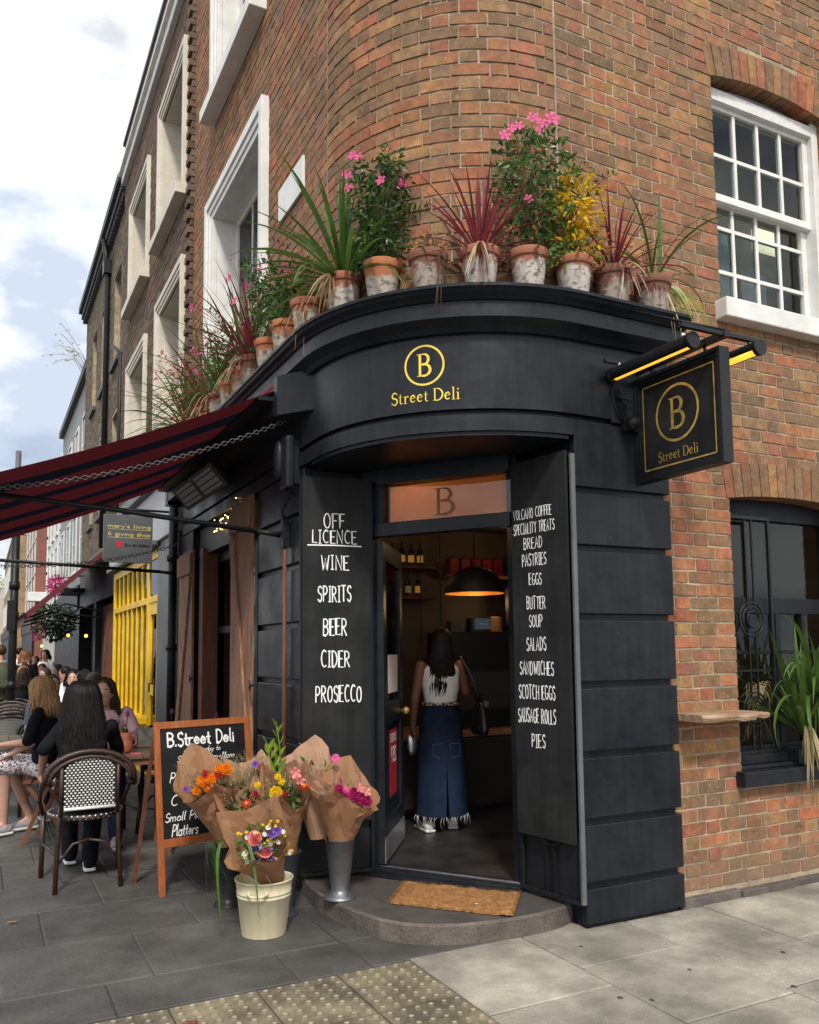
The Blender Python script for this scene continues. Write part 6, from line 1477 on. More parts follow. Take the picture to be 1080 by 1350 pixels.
bk = thing('cream_bucket', 'cream enamel bucket with ring bands and side handle on the pavement', 'bucket', (1.355, 4.36, 0))
b = MB(); b.lathe([(0, .010), (.108, .008), (.112, 0), (.115, .006), (.137, .195), (.1405, .197), (.1405, .203), (.138, .206), (.1385, .214), (.142, .216), (.142, .222), (.139, .225), (.147, .275), (.151, .277), (.151, .283), (.147, .284), (.143, .278), (.112, .03), (0, .03)], (1.355, 4.36, 0), 40); b.build('bucket_body', 'cream_enamel', bk)
hd = Vector((-.50, -.86, 0)).normalized(); hs_ = Vector((.86, -.5, 0)); hc = Vector((1.355, 4.36, .235))+hd*.142
b = MB(); b.tube([hc-hs_*.045, hc-hs_*.042+hd*.02, hc-hs_*.025+hd*.03-Vector((0, 0, .008)), hc+hs_*.025+hd*.03-Vector((0, 0, .008)), hc+hs_*.042+hd*.02, hc+hs_*.045], .0065, 8)
b.build('handle', 'cream_enamel', bk)
for s__ in (-1, 1):
    b = MB(); b.ell(hc+hs_*.045*s__, .012, 8, 6); b.build('handle_lug', 'cream_enamel', bk)

# ------------------------------------------------------------------ bouquets
def pom(r, n, m, inner, seed, nm='flower', flat=1.0, l=.5, wide=.3):
    r_ = random.Random(seed); b = MB()
    for k in range(n):
        f = (k+.5)/n; ph = math.acos(1-f*1.25); a = k*2.39996; d = Vector((math.sin(ph)*math.cos(a), math.sin(ph)*math.sin(a), math.cos(ph)*flat)); s_ = d.cross(Vector((0, 0, 1)))
        if s_.length < .01: s_ = Vector((1, 0, 0))
        s_.normalize(); p = d*r*(.35); q = d*r*r_.uniform(.85, 1.08); w_ = r*wide*r_.uniform(.7, 1.2); u_ = s_.cross(d)
        b.add([p, p.lerp(q, .6)-s_*w_*.5, p.lerp(q, .6)+s_*w_*.5, q-s_*w_*.32+u_*r*.12, q+s_*w_*.32+u_*r*.12], [(0, 2, 1), (1, 2, 4, 3)], 0, True)
    b.ell((0, 0, 0), r*.55, 8, 6, 1); return b.mesh(nm, [m, inner])
def rose(r, m, seed, nm='flower'):
    r_ = random.Random(seed); b = MB()
    for lay, (rr_, n, tilt, hh) in enumerate(((.18, 3, 85, .75), (.34, 4, 75, .8), (.52, 5, 60, .78), (.72, 6, 42, .66), (.95, 6, 20, .5))):
        for k in range(n):
            a = 2*PI*(k+lay*.37)/n; A = Matrix.Rotation(a, 3, 'Z'); w_ = 2*PI/n*.75; grid = []
            for i in range(4):
                for j in range(3):
                    t = i/3; s_ = (j-1)*w_; R0 = r*rr_*(.35+.65*math.sin(t*PI/2)); z = r*hh*t*(math.sin(math.radians(tilt))*.9+.15)-(r*.1*t*t if lay > 2 else 0)
                    v = Vector((R0*math.cos(s_), R0*math.sin(s_), z-r*.05*abs(j-1))); grid.append(A @ v)
            b.add(grid, [(i*3+j, i*3+j+1, (i+1)*3+j+1, (i+1)*3+j) for i in range(3) for j in range(2)], 0, True)
    return b.mesh(nm, [m, m])
FL = {'marigold': pom(.030, 70, 'petal_orange', 'petal_orange', 1, l=.4), 'yellowpom': pom(.020, 46, 'petal_yellow', 'petal_yellow', 2), 'yellowcarn': pom(.030, 60, 'petal_yellow', 'petal_yellow', 3, flat=.8, wide=.5), 'rose': rose(.040, 'petal_rose', 4), 'purple': flower_mesh(6, .026, 'petal_purple', .4, 'petal_purple'),
      'daisy': flower_mesh(9, .013, 'petal_white', .15, 'petal_yellow', wide=.45), 'magenta': pom(.032, 80, 'petal_magenta', 'petal_magenta', 5), 'pinkdaisy': flower_mesh(14, .022, 'petal_pink', .25, 'petal_yellow', wide=.35), 'gerbera': pom(.030, 60, 'petal_red', 'petal_orange', 6, flat=.5), 'pinkgl': flower_mesh(5, .032, 'petal_rose', .6, 'petal_white'), 'solid': pom(.009, 14, 'petal_yellow', 'petal_yellow', 7), 'cock': pom(.026, 40, 'petal_red', 'petal_magenta', 8, flat=1.4)}
def bouquet(lab, base, axis, h, r0, r1, seed, mat='kraft', open_=None, amp=.25, flow=(), leaves=120, grass=30, lm=('leaf_green', 'leaf_mid'), peak=0, npk=4, ell=1.0, lift=.0, gmat='leaf_straw'):
    """paper cone from base along axis"""
    base = Vector(base); ax = Vector(axis).normalized(); t = thing('bouquet', lab, 'bouquet', base, 0, 'paper wrapped bouquets for sale')
    e1 = ax.cross(Vector((0.3, 1, .1))).normalized(); e2 = ax.cross(e1)   # e1 ~ sideways, e2 ~ depth
    r_ = random.Random(seed); n, m_ = 30, 9; vs = []; oc = math.atan2((Vector(open_) if open_ else Vector((0, -1, 0))).dot(e2), (Vector(open_) if open_ else Vector((0, -1, 0))).dot(e1))
    for j in range(m_+1):
        f = j/m_
        for i in range(n+1):
            a = oc+2*PI*i/n+.0; lap = .006*i/n
            hh = h*(1+amp*math.cos(a-oc+PI)*.75+amp*1.15*(1-abs(math.sin(npk*.5*(a-oc)+peak)))-amp*.38)+r_.uniform(-.012, .012)*h      # lower toward the open side, pointed corners
            rad = (r0+(r1-r0)*(f**1.25))*(1+.10*math.sin(5*a+seed)*f)
            v3 = Vector((math.cos(a)*2.2, math.sin(a)*2.2, f*3+seed*3.1)); nz = noise.noise(v3)*.5+abs(noise.noise(v3*2.3))*.45+abs(noise.noise(v3*4.7))*.22
            rad *= 1+.26*(nz-.2)*(.25+f)+r_.uniform(-.045, .045)*(.3+f); rad += lap
            p = base+ax*(f*hh)+e1*(math.cos(a)*rad*ell)+e2*(math.sin(a)*rad)
            if f > .8: p += (e1*math.cos(a)+e2*math.sin(a))*r1*.22*(f-.8)*5*(.5+noise.noise(Vector((a*1.5, seed, 0))))
            vs.append(p)
    r1 = r1
    fs_ = []
    for j in range(m_):
        for i in range(n):
            a_, b_, c_, d_ = j*(n+1)+i, j*(n+1)+i+1, (j+1)*(n+1)+i+1, (j+1)*(n+1)+i
            fs_ += [(a_, b_, c_), (a_, c_, d_)] if (i+j) % 2 else [(a_, b_, d_), (b_, c_, d_)]
    b = MB(); b.add(vs, fs_, 0, True); o_ = b.build('paper_wrap', mat, t); es_ = o_.modifiers.new('creases', 'EDGE_SPLIT'); es_.split_angle = math.radians(13)
    lb = MB(); cen = base+ax*(h*.80)
    fa = (ax*.8+(Vector(open_) if open_ else Vector((0, -1, .2)))*.6).normalized()
    leafcloud(lb, cen+ax*lift, (r1*.72, r1*.55, h*.22), leaves, .045, r_, 0, hollow=.1); leafcloud(lb, cen+ax*lift, (r1*.6, r1*.5, h*.25), leaves//2, .05, r_, 1, hollow=.1)
    lb.build('foliage', list(lm), t, kind='stuff')
    g_ = MB()
    for k in range(grass):
        q = cen+e1*r_.uniform(-.5, .5)*r1+e2*r_.uniform(-.4, .4)*r1; e = q+ax*r_.uniform(.05, .20)+e1*r_.uniform(-.12, .12)+e2*r_.uniform(-.1, .1); g_.tube(bez(q, q+ax*.1, e, 4), [.0012, .001, .001, .0008, .0005], 3)
        if k % 2: 
            for z in range(6): leaf(g_, e-ax*.01*z, (ax+e1*r_.uniform(-.8, .8)+e2*r_.uniform(-.8, .8)).normalized(), .012, r_, 0)
    if grass: g_.build('grass_stems', gmat, t, kind='stuff')
    for (kind, x, z, sc__) in flow:          # x sideways, z along the axis from base (fraction of h)
        p = base+ax*(h*z)-e1*0+e1*(-x if e1.x < 0 else x)+Vector((0, -1, 0))*r1*.45
        o = link('flower', FL[kind], t); d = Vector((r_.uniform(-.5, .3), -.9, r_.uniform(.1, .8))); o.matrix_basis = Matrix.Translation(p) @ d.to_track_quat('Z', 'Y').to_matrix().to_4x4() @ Matrix.Rotation(r_.uniform(0, 6), 4, 'Z') @ Matrix.Scale(sc__, 4)
        sb = MB(); sb.tube(bez(base+ax*h*.5, base+ax*h*.7, p-d.normalized()*.012, 4), .0022, 4); sb.build('stalk', 'leaf_green', t)
    return t, ax, e1, e2
rc = random.Random(50)
bouquet('brown paper bouquet with magenta flowers in the silver vase on the step', (1.815, 4.44, .36), (.03, -.10, 1), .34, .055, .175, 3, 'kraft', (.10, -1, .2), .30, [('magenta', .03, .92, 1.2), ('magenta', .07, .84, 1.2), ('magenta', .10, .80, 1.0), ('pinkdaisy', -.02, .98, 1.0), ('pinkgl', .05, 1.0, 1.0), ('magenta', -.03, .90, 1.0), ('magenta', -.06, 1.0, .8), ('pinkgl', .09, .95, .9)], 40, 16, ('leaf_green', 'petal_magenta'), npk=2, peak=.6)
bouquet('taller pale paper bouquet with a single pink daisy, behind the magenta one', (1.76, 4.60, .40), (-.15, .05, 1), .42, .06, .145, 8, 'kraft_pale', (.3, -1, .2), .30, [('pinkdaisy', .13, 1.02, 1.2)], 20, 22, npk=2, peak=1.1)
t, ax, e1, e2 = bouquet('paper bouquet with yellow carnations, gerbera and tall green gladioli in the dark vase', (1.56, 4.62, .32), (-.07, -.10, 1), .38, .06, .135, 12, 'kraft', (-.5, -1, .2), .30, [('yellowcarn', -.06, .95, 1.25), ('yellowpom', -.03, 1.10, 1.1), ('yellowpom', -.05, 1.18, 1.0), ('gerbera', .09, 1.02, 1.1), ('pinkgl', .05, 1.22, 1.1), ('pinkgl', .07, 1.10, 1), ('cock', -.02, .92, .8), ('yellowpom', -.16, 1.08, 1)], 90, 50, npk=3)
b = MB()
for (dx, h_) in ((-.04, .40), (-.10, .30)):
    q0 = Vector((1.52, 4.56, .66)); q1 = q0+Vector((dx, 0, h_)); b.tube(bez(q0, q0+Vector((0, 0, h_*.5)), q1, 6), .004, 5)
    for k in range(8): leaf(b, q0.lerp(q1, .35+.08*k), Vector(((-1)**k*.5, -.2, 1)).normalized(), .075, rc, 0, .36)
b.build('gladiolus_spikes', 'leaf_lime', t, kind='stuff')
bouquet('pale paper bouquet with feathery beige grass standing behind the others', (1.40, 4.80, .34), (-.02, .02, 1), .42, .05, .125, 16, 'kraft_pale', (0, -1, .3), .25, [('purple', .03, 1.12, .9), ('cock', .06, 1.08, .8)], 30, 110, npk=3, gmat='leaf_straw')
t, ax, e1, e2 = bouquet('widest paper bouquet with orange marigolds leaning towards the chalkboard', (1.30, 4.88, .36), (-.34, -.10, 1), .40, .05, .165, 21, 'kraft', (.35, -1, .2), .32, [('marigold', -.05, 1.02, 1.15), ('marigold', -.02, .90, 1.2), ('marigold', .10, 1.08, 1.2), ('marigold', .0, 1.02, 1.1), ('marigold', -.09, .92, .9), ('cock', -.02, 1.12, .9), ('marigold', .06, 1.13, .85), ('cock', .05, 1.05, 1.1), ('purple', -.14, .98, .8)], 60, 40, npk=2, peak=.4)
bouquet('paper bouquet with fluffy beige grass plume and eucalyptus in the middle', (1.40, 4.74, .30), (-.16, -.12, 1), .36, .05, .14, 26, 'kraft', (.1, -1, .3), .28, [('gerbera', -.01, .90, .9), ('cock', .04, 1.02, .8), ('yellowpom', -.02, .80, .7)], 90, 30, ('leaf_dark', 'leaf_green'), npk=3)
t = bouquet('small paper bouquet of pink roses and white daisies tipped over the cream bucket', (1.40, 4.34, .27), (-.42, -.34, .80), .32, .06, .150, 31, 'kraft', (-.5, -1, .0), .34,
  [('rose', -.02, 1.0, 1.05), ('rose', .0, .70, 1.15)]+[('purple', rc.uniform(-.08, .10), rc.uniform(.5, 1.05), 1.0) for _ in range(11)]+[('daisy', rc.uniform(-.10, .12), rc.uniform(.42, 1.12), 1.15) for _ in range(34)]+[('solid', rc.uniform(-.11, .13), rc.uniform(.45, 1.22), 1.2) for _ in range(44)], 60, 6, ('leaf_mid', 'leaf_green'), npk=3)[0]
g_ = MB(); r_ = random.Random(8)
for k in range(16):
    p = Vector((1.10+r_.uniform(-.03, .05), 4.33, .50)); q = Vector((1.08+r_.uniform(-.06, .08), 4.28+r_.uniform(-.03, .03), r_.uniform(.10, .36))); g_.tube(bez(p, p+Vector((-.07, -.05, .05)), q, 6), .0008, 3)
for p, c_, q in (((1.2, 4.2, .52), (1.22, 4.1, .55), (1.25, 4.1, .16)), ((1.12, 4.3, .5), (1.04, 4.2, .5), (1.11, 4.25, .07))):
    P = bez(p, c_, q, 8); vs = []
    for i, z in enumerate(P): w_ = .009*(1-(i/8)**2)+.001; vs += [z-Vector((w_, 0, 0)), z+Vector((w_, 0, 0))]
    g_.add(vs, [(2*i, 2*i+1, 2*i+3, 2*i+2) for i in range(8)])
g_.build('trailing_grass', 'leaf_mid', t, kind='stuff')

# ------------------------------------------------------------------ A-board
A0 = Vector((1.0, 5.28, 0)); A1 = Vector((1.645, 5.44, 0)); aa = (A1-A0).normalized(); an = Vector((aa.y, -aa.x, 0)); AT = math.radians(7)
au = (Vector((0, 0, 1))*math.cos(AT)-an*math.sin(AT)).normalized(); af = aa.cross(au)*1.0
af = (an*math.cos(AT)+Vector((0, 0, 1))*math.sin(AT)).normalized()
arot = Matrix((aa, -af, au)).transposed(); AW = .66
ab = thing('pavement_chalkboard', 'wooden framed folding chalkboard with white brush lettering standing on the pavement by the flowers', 'sandwich board', A0)
def abox(s0, s1, h0, h1, o0, o1): b = MB(); b.obox(A0+aa*((s0+s1)/2)+au*((h0+h1)/2)+af*((o0+o1)/2), (s1-s0, abs(o1-o0), h1-h0), arot); return b
for nm, q in (('side_rail', (0, .035, 0, 1.03, -.012, .012)), ('side_rail', (AW-.035, AW, 0, 1.03, -.012, .012)), ('cross_rail', (.035, AW-.035, .985, 1.028, -.011, .011)), ('cross_rail', (.035, AW-.035, .275, .325, -.011, .011))): abox(*q).build(nm, 'wood_orange', ab, bevel=.002)
pnl = abox(.03, AW-.03, .32, .99, -.006, .004).build('blackboard', 'board_black', ab)
for s__ in (.02, AW-.05):
    b = MB(); p = A0+aa*s__+au*1.0-af*.02; q = A0+aa*s__-an*.42; b.beam(p, (q.x, q.y, .0), .03, .02, (1, 0, 0)); b.build('rear_leg', 'wood_red', ab)
pos_a = lambda s, z, o: tuple(A0+aa*s+au*z+af*(.0045+o))
for (s, a, c, d, e, wt, sl) in (('B.Street Deli', .085, .545, .875, .955, .17, .0), ('open Monday to', .19, .44, .828, .860, .12, .25), ('Sunday 8am-11pm', .14, .54, .775, .812, .12, .25), ('Salmon', .33, .56, .70, .75, .13, .2), ('Pastries', .09, .30, .655, .715, .13, .2), ('C', .09, .13, .52, .58, .13, .2), ('Small Plates', .05, .36, .425, .475, .13, .2), ('Platters', .09, .26, .335, .40, .13, .25)):
    b = MB(); text(b, s, a, c, d, e, pos_a, wt=wt*.82, jit=.04, slant=sl, adv=.1); b.build('lettering', 'chalk', pnl)
# ------------------------------------------------------------------ cafe chairs and tables
M('rattan', (.035, .018, .012), .45, var=.3, scale=20); M('weave_white', (.70, .70, .66), .5, var=.05); M('weave_black', (.012, .012, .013), .5)
M('table_wood', (.13, .085, .05), .6, var=.3, scale=6, stretch=(1, 8, 1)); M('folding_wood', (.20, .075, .035), .55, var=.25, scale=8, stretch=(5, 5, 1))
def bistro(loc, rz, lab, weave=True):
    t = thing('bistro_chair', lab, 'chair', loc, rz, 'rattan bistro chairs outside the deli'); Mx = Matrix.Translation(loc) @ Matrix.Rotation(rz, 4, 'Z')
    def TB(nm, pts, r, mat='rattan', n=8, closed=False): b = MB(); b.tube([Mx @ Vector(p) for p in pts], r, n, closed=closed); return b.build(nm, mat, t)
    # local: back at y=0, seat towards +y
    for s in (-1, 1):
        TB('rear_leg', [(s*.19, -.03, 0), (s*.175, .02, .40), (s*.165, .0, .52)], .015); TB('front_leg', [(s*.24, .44, 0), (s*.235, .42, .42)], .016)
        TB('back_post', [(s*.165, .0, .45), (s*.165, -.02, .78)], .012)
        TB('brace', [(s*.18, .0, .16), (s*.09, .01, .28), (0, .01, .30)], .009); TB('side_rail', [(s*.18, .0, .22), (s*.238, .43, .22)], .010)
        TB('arm_support', [(s*.238, .42, .40), (s*.265, .36, .50), (s*.27, .2, .60)], .013)
    hoop = [(-.27, .2, .60), (-.275, .05, .62), (-.262, -.02, .68)]+[(-.262*math.cos(PI*k/12), -.03, .68+.165*math.sin(PI*k/12)) for k in range(1, 12)]+[(.262, -.02, .68), (.275, .05, .62), (.27, .2, .60)]
    TB('hoop', hoop, .017); TB('hoop', [(x*.93, y+.004, .47+(z-.60)*1.45 if z < .68 else z-.034+(0)) for x, y, z in hoop[2:-2]], .013)
    b = MB(); b.tube([Mx @ Vector((.215*math.cos(2*PI*k/20), .22+.23*math.sin(2*PI*k/20), .435)) for k in range(20)], .018, 8, closed=True); b.build('seat_rim', 'rattan', t)
    b = MB(); b.add([Mx @ Vector((.21*math.cos(2*PI*k/20), .22+.225*math.sin(2*PI*k/20), z)) for z in (.435, .45) for k in range(20)], [tuple(range(20, 40)), tuple(range(19, -1, -1))]+[(k, (k+1) % 20, 20+(k+1) % 20, 20+k) for k in range(20)]); sm_ = b.build('seat', 'weave_black', t)
    b = MB(); top = lambda x: .47+.335*math.sqrt(max(0, 1-(x/.19)**4))-.0
    xs_ = [-.15+.3*i/10 for i in range(11)]
    for yy in (-.012, -.022): b.v += [tuple(Mx @ Vector((x, yy, .49))) for x in xs_]+[tuple(Mx @ Vector((x, yy, top(x)))) for x in xs_]
    for i in range(10): b.f += [(i, i+1, 12+i, 11+i), (22+i+1, 22+i, 33+i, 34+i)]; b.mi += [0, 0]; b.sm += [False]*2
    bk_ = b.build('woven_back', 'weave_black', t)
    if weave:
        b = MB()
        for j in range(19):
            z = .515+j*.0155
            for i in range(13):
                x = -.145+i*.0235+(.01175 if j % 2 else 0)
                if x > .148 or z > top(x)-.01: continue
                for yy in (-.0245,): b.add([Mx @ Vector((x+dx, yy-dy, z+dz)) for dx, dz, dy in ((-.0062, -.0044, 0), (.0062, -.0044, 0), (.0062, .0044, 0), (-.0062, .0044, 0), (0, 0, .002))], [(0, 1, 4), (1, 2, 4), (2, 3, 4), (3, 0, 4)])
        b.box((0, 0, 0), (0, 0, 0)) if 0 else None
        b.build('white_weave', 'weave_white', bk_, kind='stuff')
        b = MB(); b.tube([Mx @ Vector((-.15, -.02, .497)), Mx @ Vector((.15, -.02, .497))], .011, 8); b.build('white_binding', 'weave_white', bk_)
        b = MB()
        for k in range(40):
            a = 2*PI*k/40
            for q in (0, 1): b.ell(Mx @ Vector(((.222-.0*q)*math.cos(a+q*.07), .22+.238*math.sin(a+q*.07), .446-.016*q)), (.008, .008, .006), 5, 3)
        b.build('seat_weave', 'weave_white', sm_, kind='stuff')
    return t
ch1 = bistro((.64, 5.68, 0), 0, 'black rattan bistro chair with white woven back, nearest the camera')
ch2 = dup(ch1, (1.35, 7.25, 0), PI+.5, 1, 'bistro chair whose woven arched back shows just above the pavement chalkboard')
for k, (x, y, rz) in enumerate(((.30, 9.7, .1), (.34, 11.0, 0), (.38, 12.0, -.2), (.72, 11.6, 2.6))):
    dup(ch1, (x, y, 0), rz, 1, ['nearest of the dark chairs in a row at the left edge of the pavement', 'second dark chair back in the row at the left edge', 'third dark chair at the left edge, by the street pole', 'dark chair facing back toward the camera at the left tables'][k])
def table(loc, lx, ly, lab, top='table_wood'):
    t = thing('cafe_table', lab, 'table', loc, 0, 'cafe tables on the pavement'); x, y, _ = loc; n = 5
    for k in range(n):
        b = MB(); b.box((x-lx/2+lx*k/n+.003, y-ly/2, .70), (x-lx/2+lx*(k+1)/n-.003, y+ly/2, .722)); b.build('top_plank', top, t, bevel=.002)
    for s in (-1, 1):
        for q in (-1, 1): b = MB(); b.beam((x+s*(lx/2-.05), y+q*(ly/2-.05), 0), (x+s*(lx/2-.05), y+q*(ly/2-.05), .70), .03, .03, (1, 0, 0)); b.build('leg', 'folding_wood', t)
    b = MB(); b.box((x-lx/2+.03, y-ly/2+.02, .655), (x+lx/2-.03, y-ly/2+.045, .70)); b.box((x-lx/2+.03, y+ly/2-.045, .655), (x+lx/2-.03, y+ly/2-.02, .70)); b.build('apron', 'folding_wood', t); return t
table((1.0, 6.58, 0), .62, .60, 'wooden slatted cafe table beside the chalkboard with jug and phone')
table((.52, 10.4, 0), .55, .55, 'small dark cafe table between the chairs at the left edge')
table((.20, 8.25, 0), .5, .5, 'cafe table beside the blonde woman at the left edge')
M('terracotta_jug', (.35, .10, .05), .5); M('phone_pink', (.5, .08, .15), .4); M('cloth_grey', (.33, .32, .27), .9, var=.15, scale=8)
jg = thing('jug_vase', 'small terracotta jug with a purple flower on the cafe table', 'jug', (.97, 6.5, .722))
b = MB(); b.lathe([(0, 0), (.035, 0), (.052, .03), (.048, .08), (.032, .12), (.036, .15), (.030, .145), (.03, .1), (0, .09)], (.97, 6.5, .722), 18); b.build('jug_body', 'terracotta_jug', jg)
b = MB(); b.tube([(1.005, 6.5, .85), (1.045, 6.5, .84), (1.045, 6.5, .79), (1.015, 6.5, .765)], .007, 6); b.build('handle', 'terracotta_jug', jg)
def tulip(t, p, h):
    p = Vector(p); b = MB(); b.tube([p, p+Vector((.01, 0, h))], .004, 5); b.build('stalk', 'leaf_green', t); o = link('flower', pom(.024, 26, 'petal_purple_pale', 'petal_magenta', 9, flat=1.7, wide=.6), t); o.matrix_basis = Matrix.Translation(p+Vector((.01, 0, h+.015)))
leafm('petal_purple_pale', (.36, .09, .38), .2, .3, .1)
tulip(jg, (.97, 6.5, .85), .13)
for (x, y, lab) in ((1.50, 7.55, 'slim brown bottle vase with a purple flower in front of the far shutter'), (1.72, 6.88, 'bottle vase with a purple flower in front of the near shutter')):
    t = thing('bud_vase', lab, 'vase', (x, y, .722)); b = MB(); b.lathe([(0, 0), (.026, 0), (.028, .06), (.012, .10), (.012, .13), (0, .13)], (x, y, .722), 12); b.build('bottle', 'terracotta_jug', t); tulip(t, (x, y, .85), .06)
table((1.58, 7.35, 0), .42, .9, 'narrow wooden table against the side wall under the shutters')
single('mobile_phone', MB().box((.99, 6.33, .723), (1.06, 6.44, .732)), 'phone_pink', 'pink mobile phone lying on the cafe table', 'phone', bevel=.003)
b = MB(); nx = 14; vs = []
for i in range(nx+1):
    for j in range(nx+1):
        u, v = i/nx, j/nx; vs.append((1.12+.26*u, 6.86+.16*v, .78+.09*math.sin(v*PI)*(.7+.5*noise.noise(Vector((u*4, v*4, 0))))+.03*noise.noise(Vector((u*9, v*9, 2)))-.05*(u > .95)))
b.add(vs, [(i*(nx+1)+j, (i+1)*(nx+1)+j, (i+1)*(nx+1)+j+1, i*(nx+1)+j+1) for i in range(nx) for j in range(nx)], 0, True)
tag(single('folded_jacket', b, 'cloth_grey', 'crumpled grey green jacket heaped behind the cafe table', 'jacket'), None)
b = MB(); b.box((1.12, 6.86, .722), (1.38, 7.0, .78)); o = link('jacket_bulk', b.mesh('jacket_bulk', 'cloth_grey'), bpy.data.objects['folded_jacket'])

# ------------------------------------------------------------------ people
def skinm(n, c): M(n, c, .5, var=.07, scale=12, spec=.35)
skinm('skin_light', (.52, .30, .22)); skinm('skin_tan', (.38, .20, .135)); skinm('skin_brown', (.20, .095, .06))
M('hair_black', (.007, .0055, .005), .5, rnd=.5, spec=.22, var=.3, scale=60, stretch=(6, 6, .5)); M('hair_blonde', (.36, .21, .10), .5, rnd=.5, spec=.25, var=.4, scale=30, stretch=(6, 6, .5)); M('hair_brown', (.040, .022, .014), .5, rnd=.5, spec=.25, var=.3, scale=30, stretch=(6, 6, .5)); M('hair_ginger', (.20, .075, .03), .45, var=.3, scale=30, stretch=(6, 6, .5))
M('cloth_black', (.008, .0085, .0115), .85, spec=.12, var=.2); M('cloth_navy', (.018, .028, .06), .85, spec=.12, var=.2); M('cloth_white', (.80, .80, .82), .85, var=.05); M('cloth_pink', (.60, .36, .40), .85, var=.08); M('cloth_blue', (.12, .16, .22), .85, var=.2); M('cloth_red', (.42, .06, .04), .85); M('cloth_green', (.07, .08, .05), .85, spec=.12)
M('denim', (.0075, .0145, .036), .85, spec=.15, var=.28, scale=18, bump=.001, bscale=200, stain=(.02, .036, .075), stain_amt=.5, stain_scale=4)
M('rubber_white', (.72, .72, .70), .5, var=.04); M('shoe_grey', (.33, .32, .36), .7); M('lace_yellow', (.7, .75, .12), .6)
def print_mat(name, base, c2, sc_, th=.5):
    m = bpy.data.materials.new(name); m.use_nodes = True; t = m.node_tree; N = t.nodes; b = N['Principled BSDF']; v = N.new('ShaderNodeTexNoise'); v.inputs['Scale'].default_value = sc_; v.inputs['Detail'].default_value = 1
    tc_ = N.new('ShaderNodeTexCoord'); t.links.new(tc_.outputs['Object'], v.inputs['Vector']); r = N.new('ShaderNodeValToRGB'); r.color_ramp.interpolation = 'CONSTANT'; r.color_ramp.elements[0].color = (*base, 1); r.color_ramp.elements[1].color = (*c2, 1); r.color_ramp.elements[1].position = th
    t.links.new(v.outputs[0], r.inputs[0]); t.links.new(r.outputs[0], b.inputs['Base Color']); b.inputs['Roughness'].default_value = .85; MATS[name] = m
print_mat('print_shorts', (.66, .62, .62), (.16, .12, .15), 60, .53); print_mat('print_skirt', (.03, .03, .04), (.6, .6, .62), 16, .54); print_mat('belt_print', (.55, .45, .32), (.02, .02, .02), 40, .5)
CT = bpy.data.textures.new('cloth_folds', 'CLOUDS'); CT.noise_scale = .07; CT.noise_depth = 2
CT2 = bpy.data.textures.new('cloth_folds_large', 'CLOUDS'); CT2.noise_scale = .16; CT2.noise_depth = 1
def folds(o, a=.012, b=.018):
    for tx, st in ((CT, a), (CT2, b)):
        m = o.modifiers.new('folds', 'DISPLACE'); m.texture = tx; m.strength = st; m.mid_level = .55; m.texture_coords = 'GLOBAL'
def remesh(o, vox, sm=4, f=.5):
    m = o.modifiers.new('remesh', 'REMESH'); m.mode = 'VOXEL'; m.voxel_size = vox; m.use_smooth_shade = True
    if sm: s = o.modifiers.new('smooth', 'SMOOTH'); s.iterations = sm; s.factor = f
def loft(mb, secs, n=18):
    """secs: (center, rx vector, ry vector)"""
    vs = []
    for c, a, d in secs:
        c, a, d = Vector(c), Vector(a), Vector(d)
        for k in range(n): q = 2*PI*k/n; vs.append(c+a*math.cos(q)+d*math.sin(q))
    m_ = len(secs); fs = [(i*n+k, i*n+(k+1) % n, (i+1)*n+(k+1) % n, (i+1)*n+k) for i in range(m_-1) for k in range(n)]+[tuple(range(n-1, -1, -1)), tuple((m_-1)*n+k for k in range(n))]
    mb.add(vs, fs, 0, True)
S = .93
def hand(mb, wr, d, nrm, sgn, curl=.5, s=S):
    """palm + four unequal fingers + thumb; d = pointing direction, nrm = back of hand normal"""
    d = Vector(d).normalized(); nrm = Vector(nrm); nrm = (nrm-d*nrm.dot(d)).normalized(); sd_ = d.cross(nrm)*sgn; wr = Vector(wr)
    pc = wr+d*.045*s; rot = Matrix((d, sd_, nrm)).transposed(); mb.ell(pc, (.05*s, .038*s, .016*s), 12, 8, rot=rot)
    for k, (off, ln) in enumerate(((-.027, .066), (-.009, .075), (.009, .071), (.026, .056))):
        p = wr+d*.078*s+sd_*off*s; a = d; r_ = .0088*s
        for j in range(3):
            c_ = curl*(.45+.4*j); a2 = (a*math.cos(c_*.6)-nrm*math.sin(c_*.6)).normalized(); q = p+a2*ln*s*(.45, .32, .25)[j]; mb.capsule(p, q, r_*(1-.1*j), r_*(.92-.1*j), 8); p, a = q, a2
    p = wr+d*.02*s-sd_*.028*s; q = p+(d*.7-sd_*.6-nrm*.3).normalized()*.038*s; mb.capsule(p, q, .012*s, .010*s, 8); mb.capsule(q, q+(d*.9-sd_*.2-nrm*.4).normalized()*.028*s, .010*s, .008*s, 8)
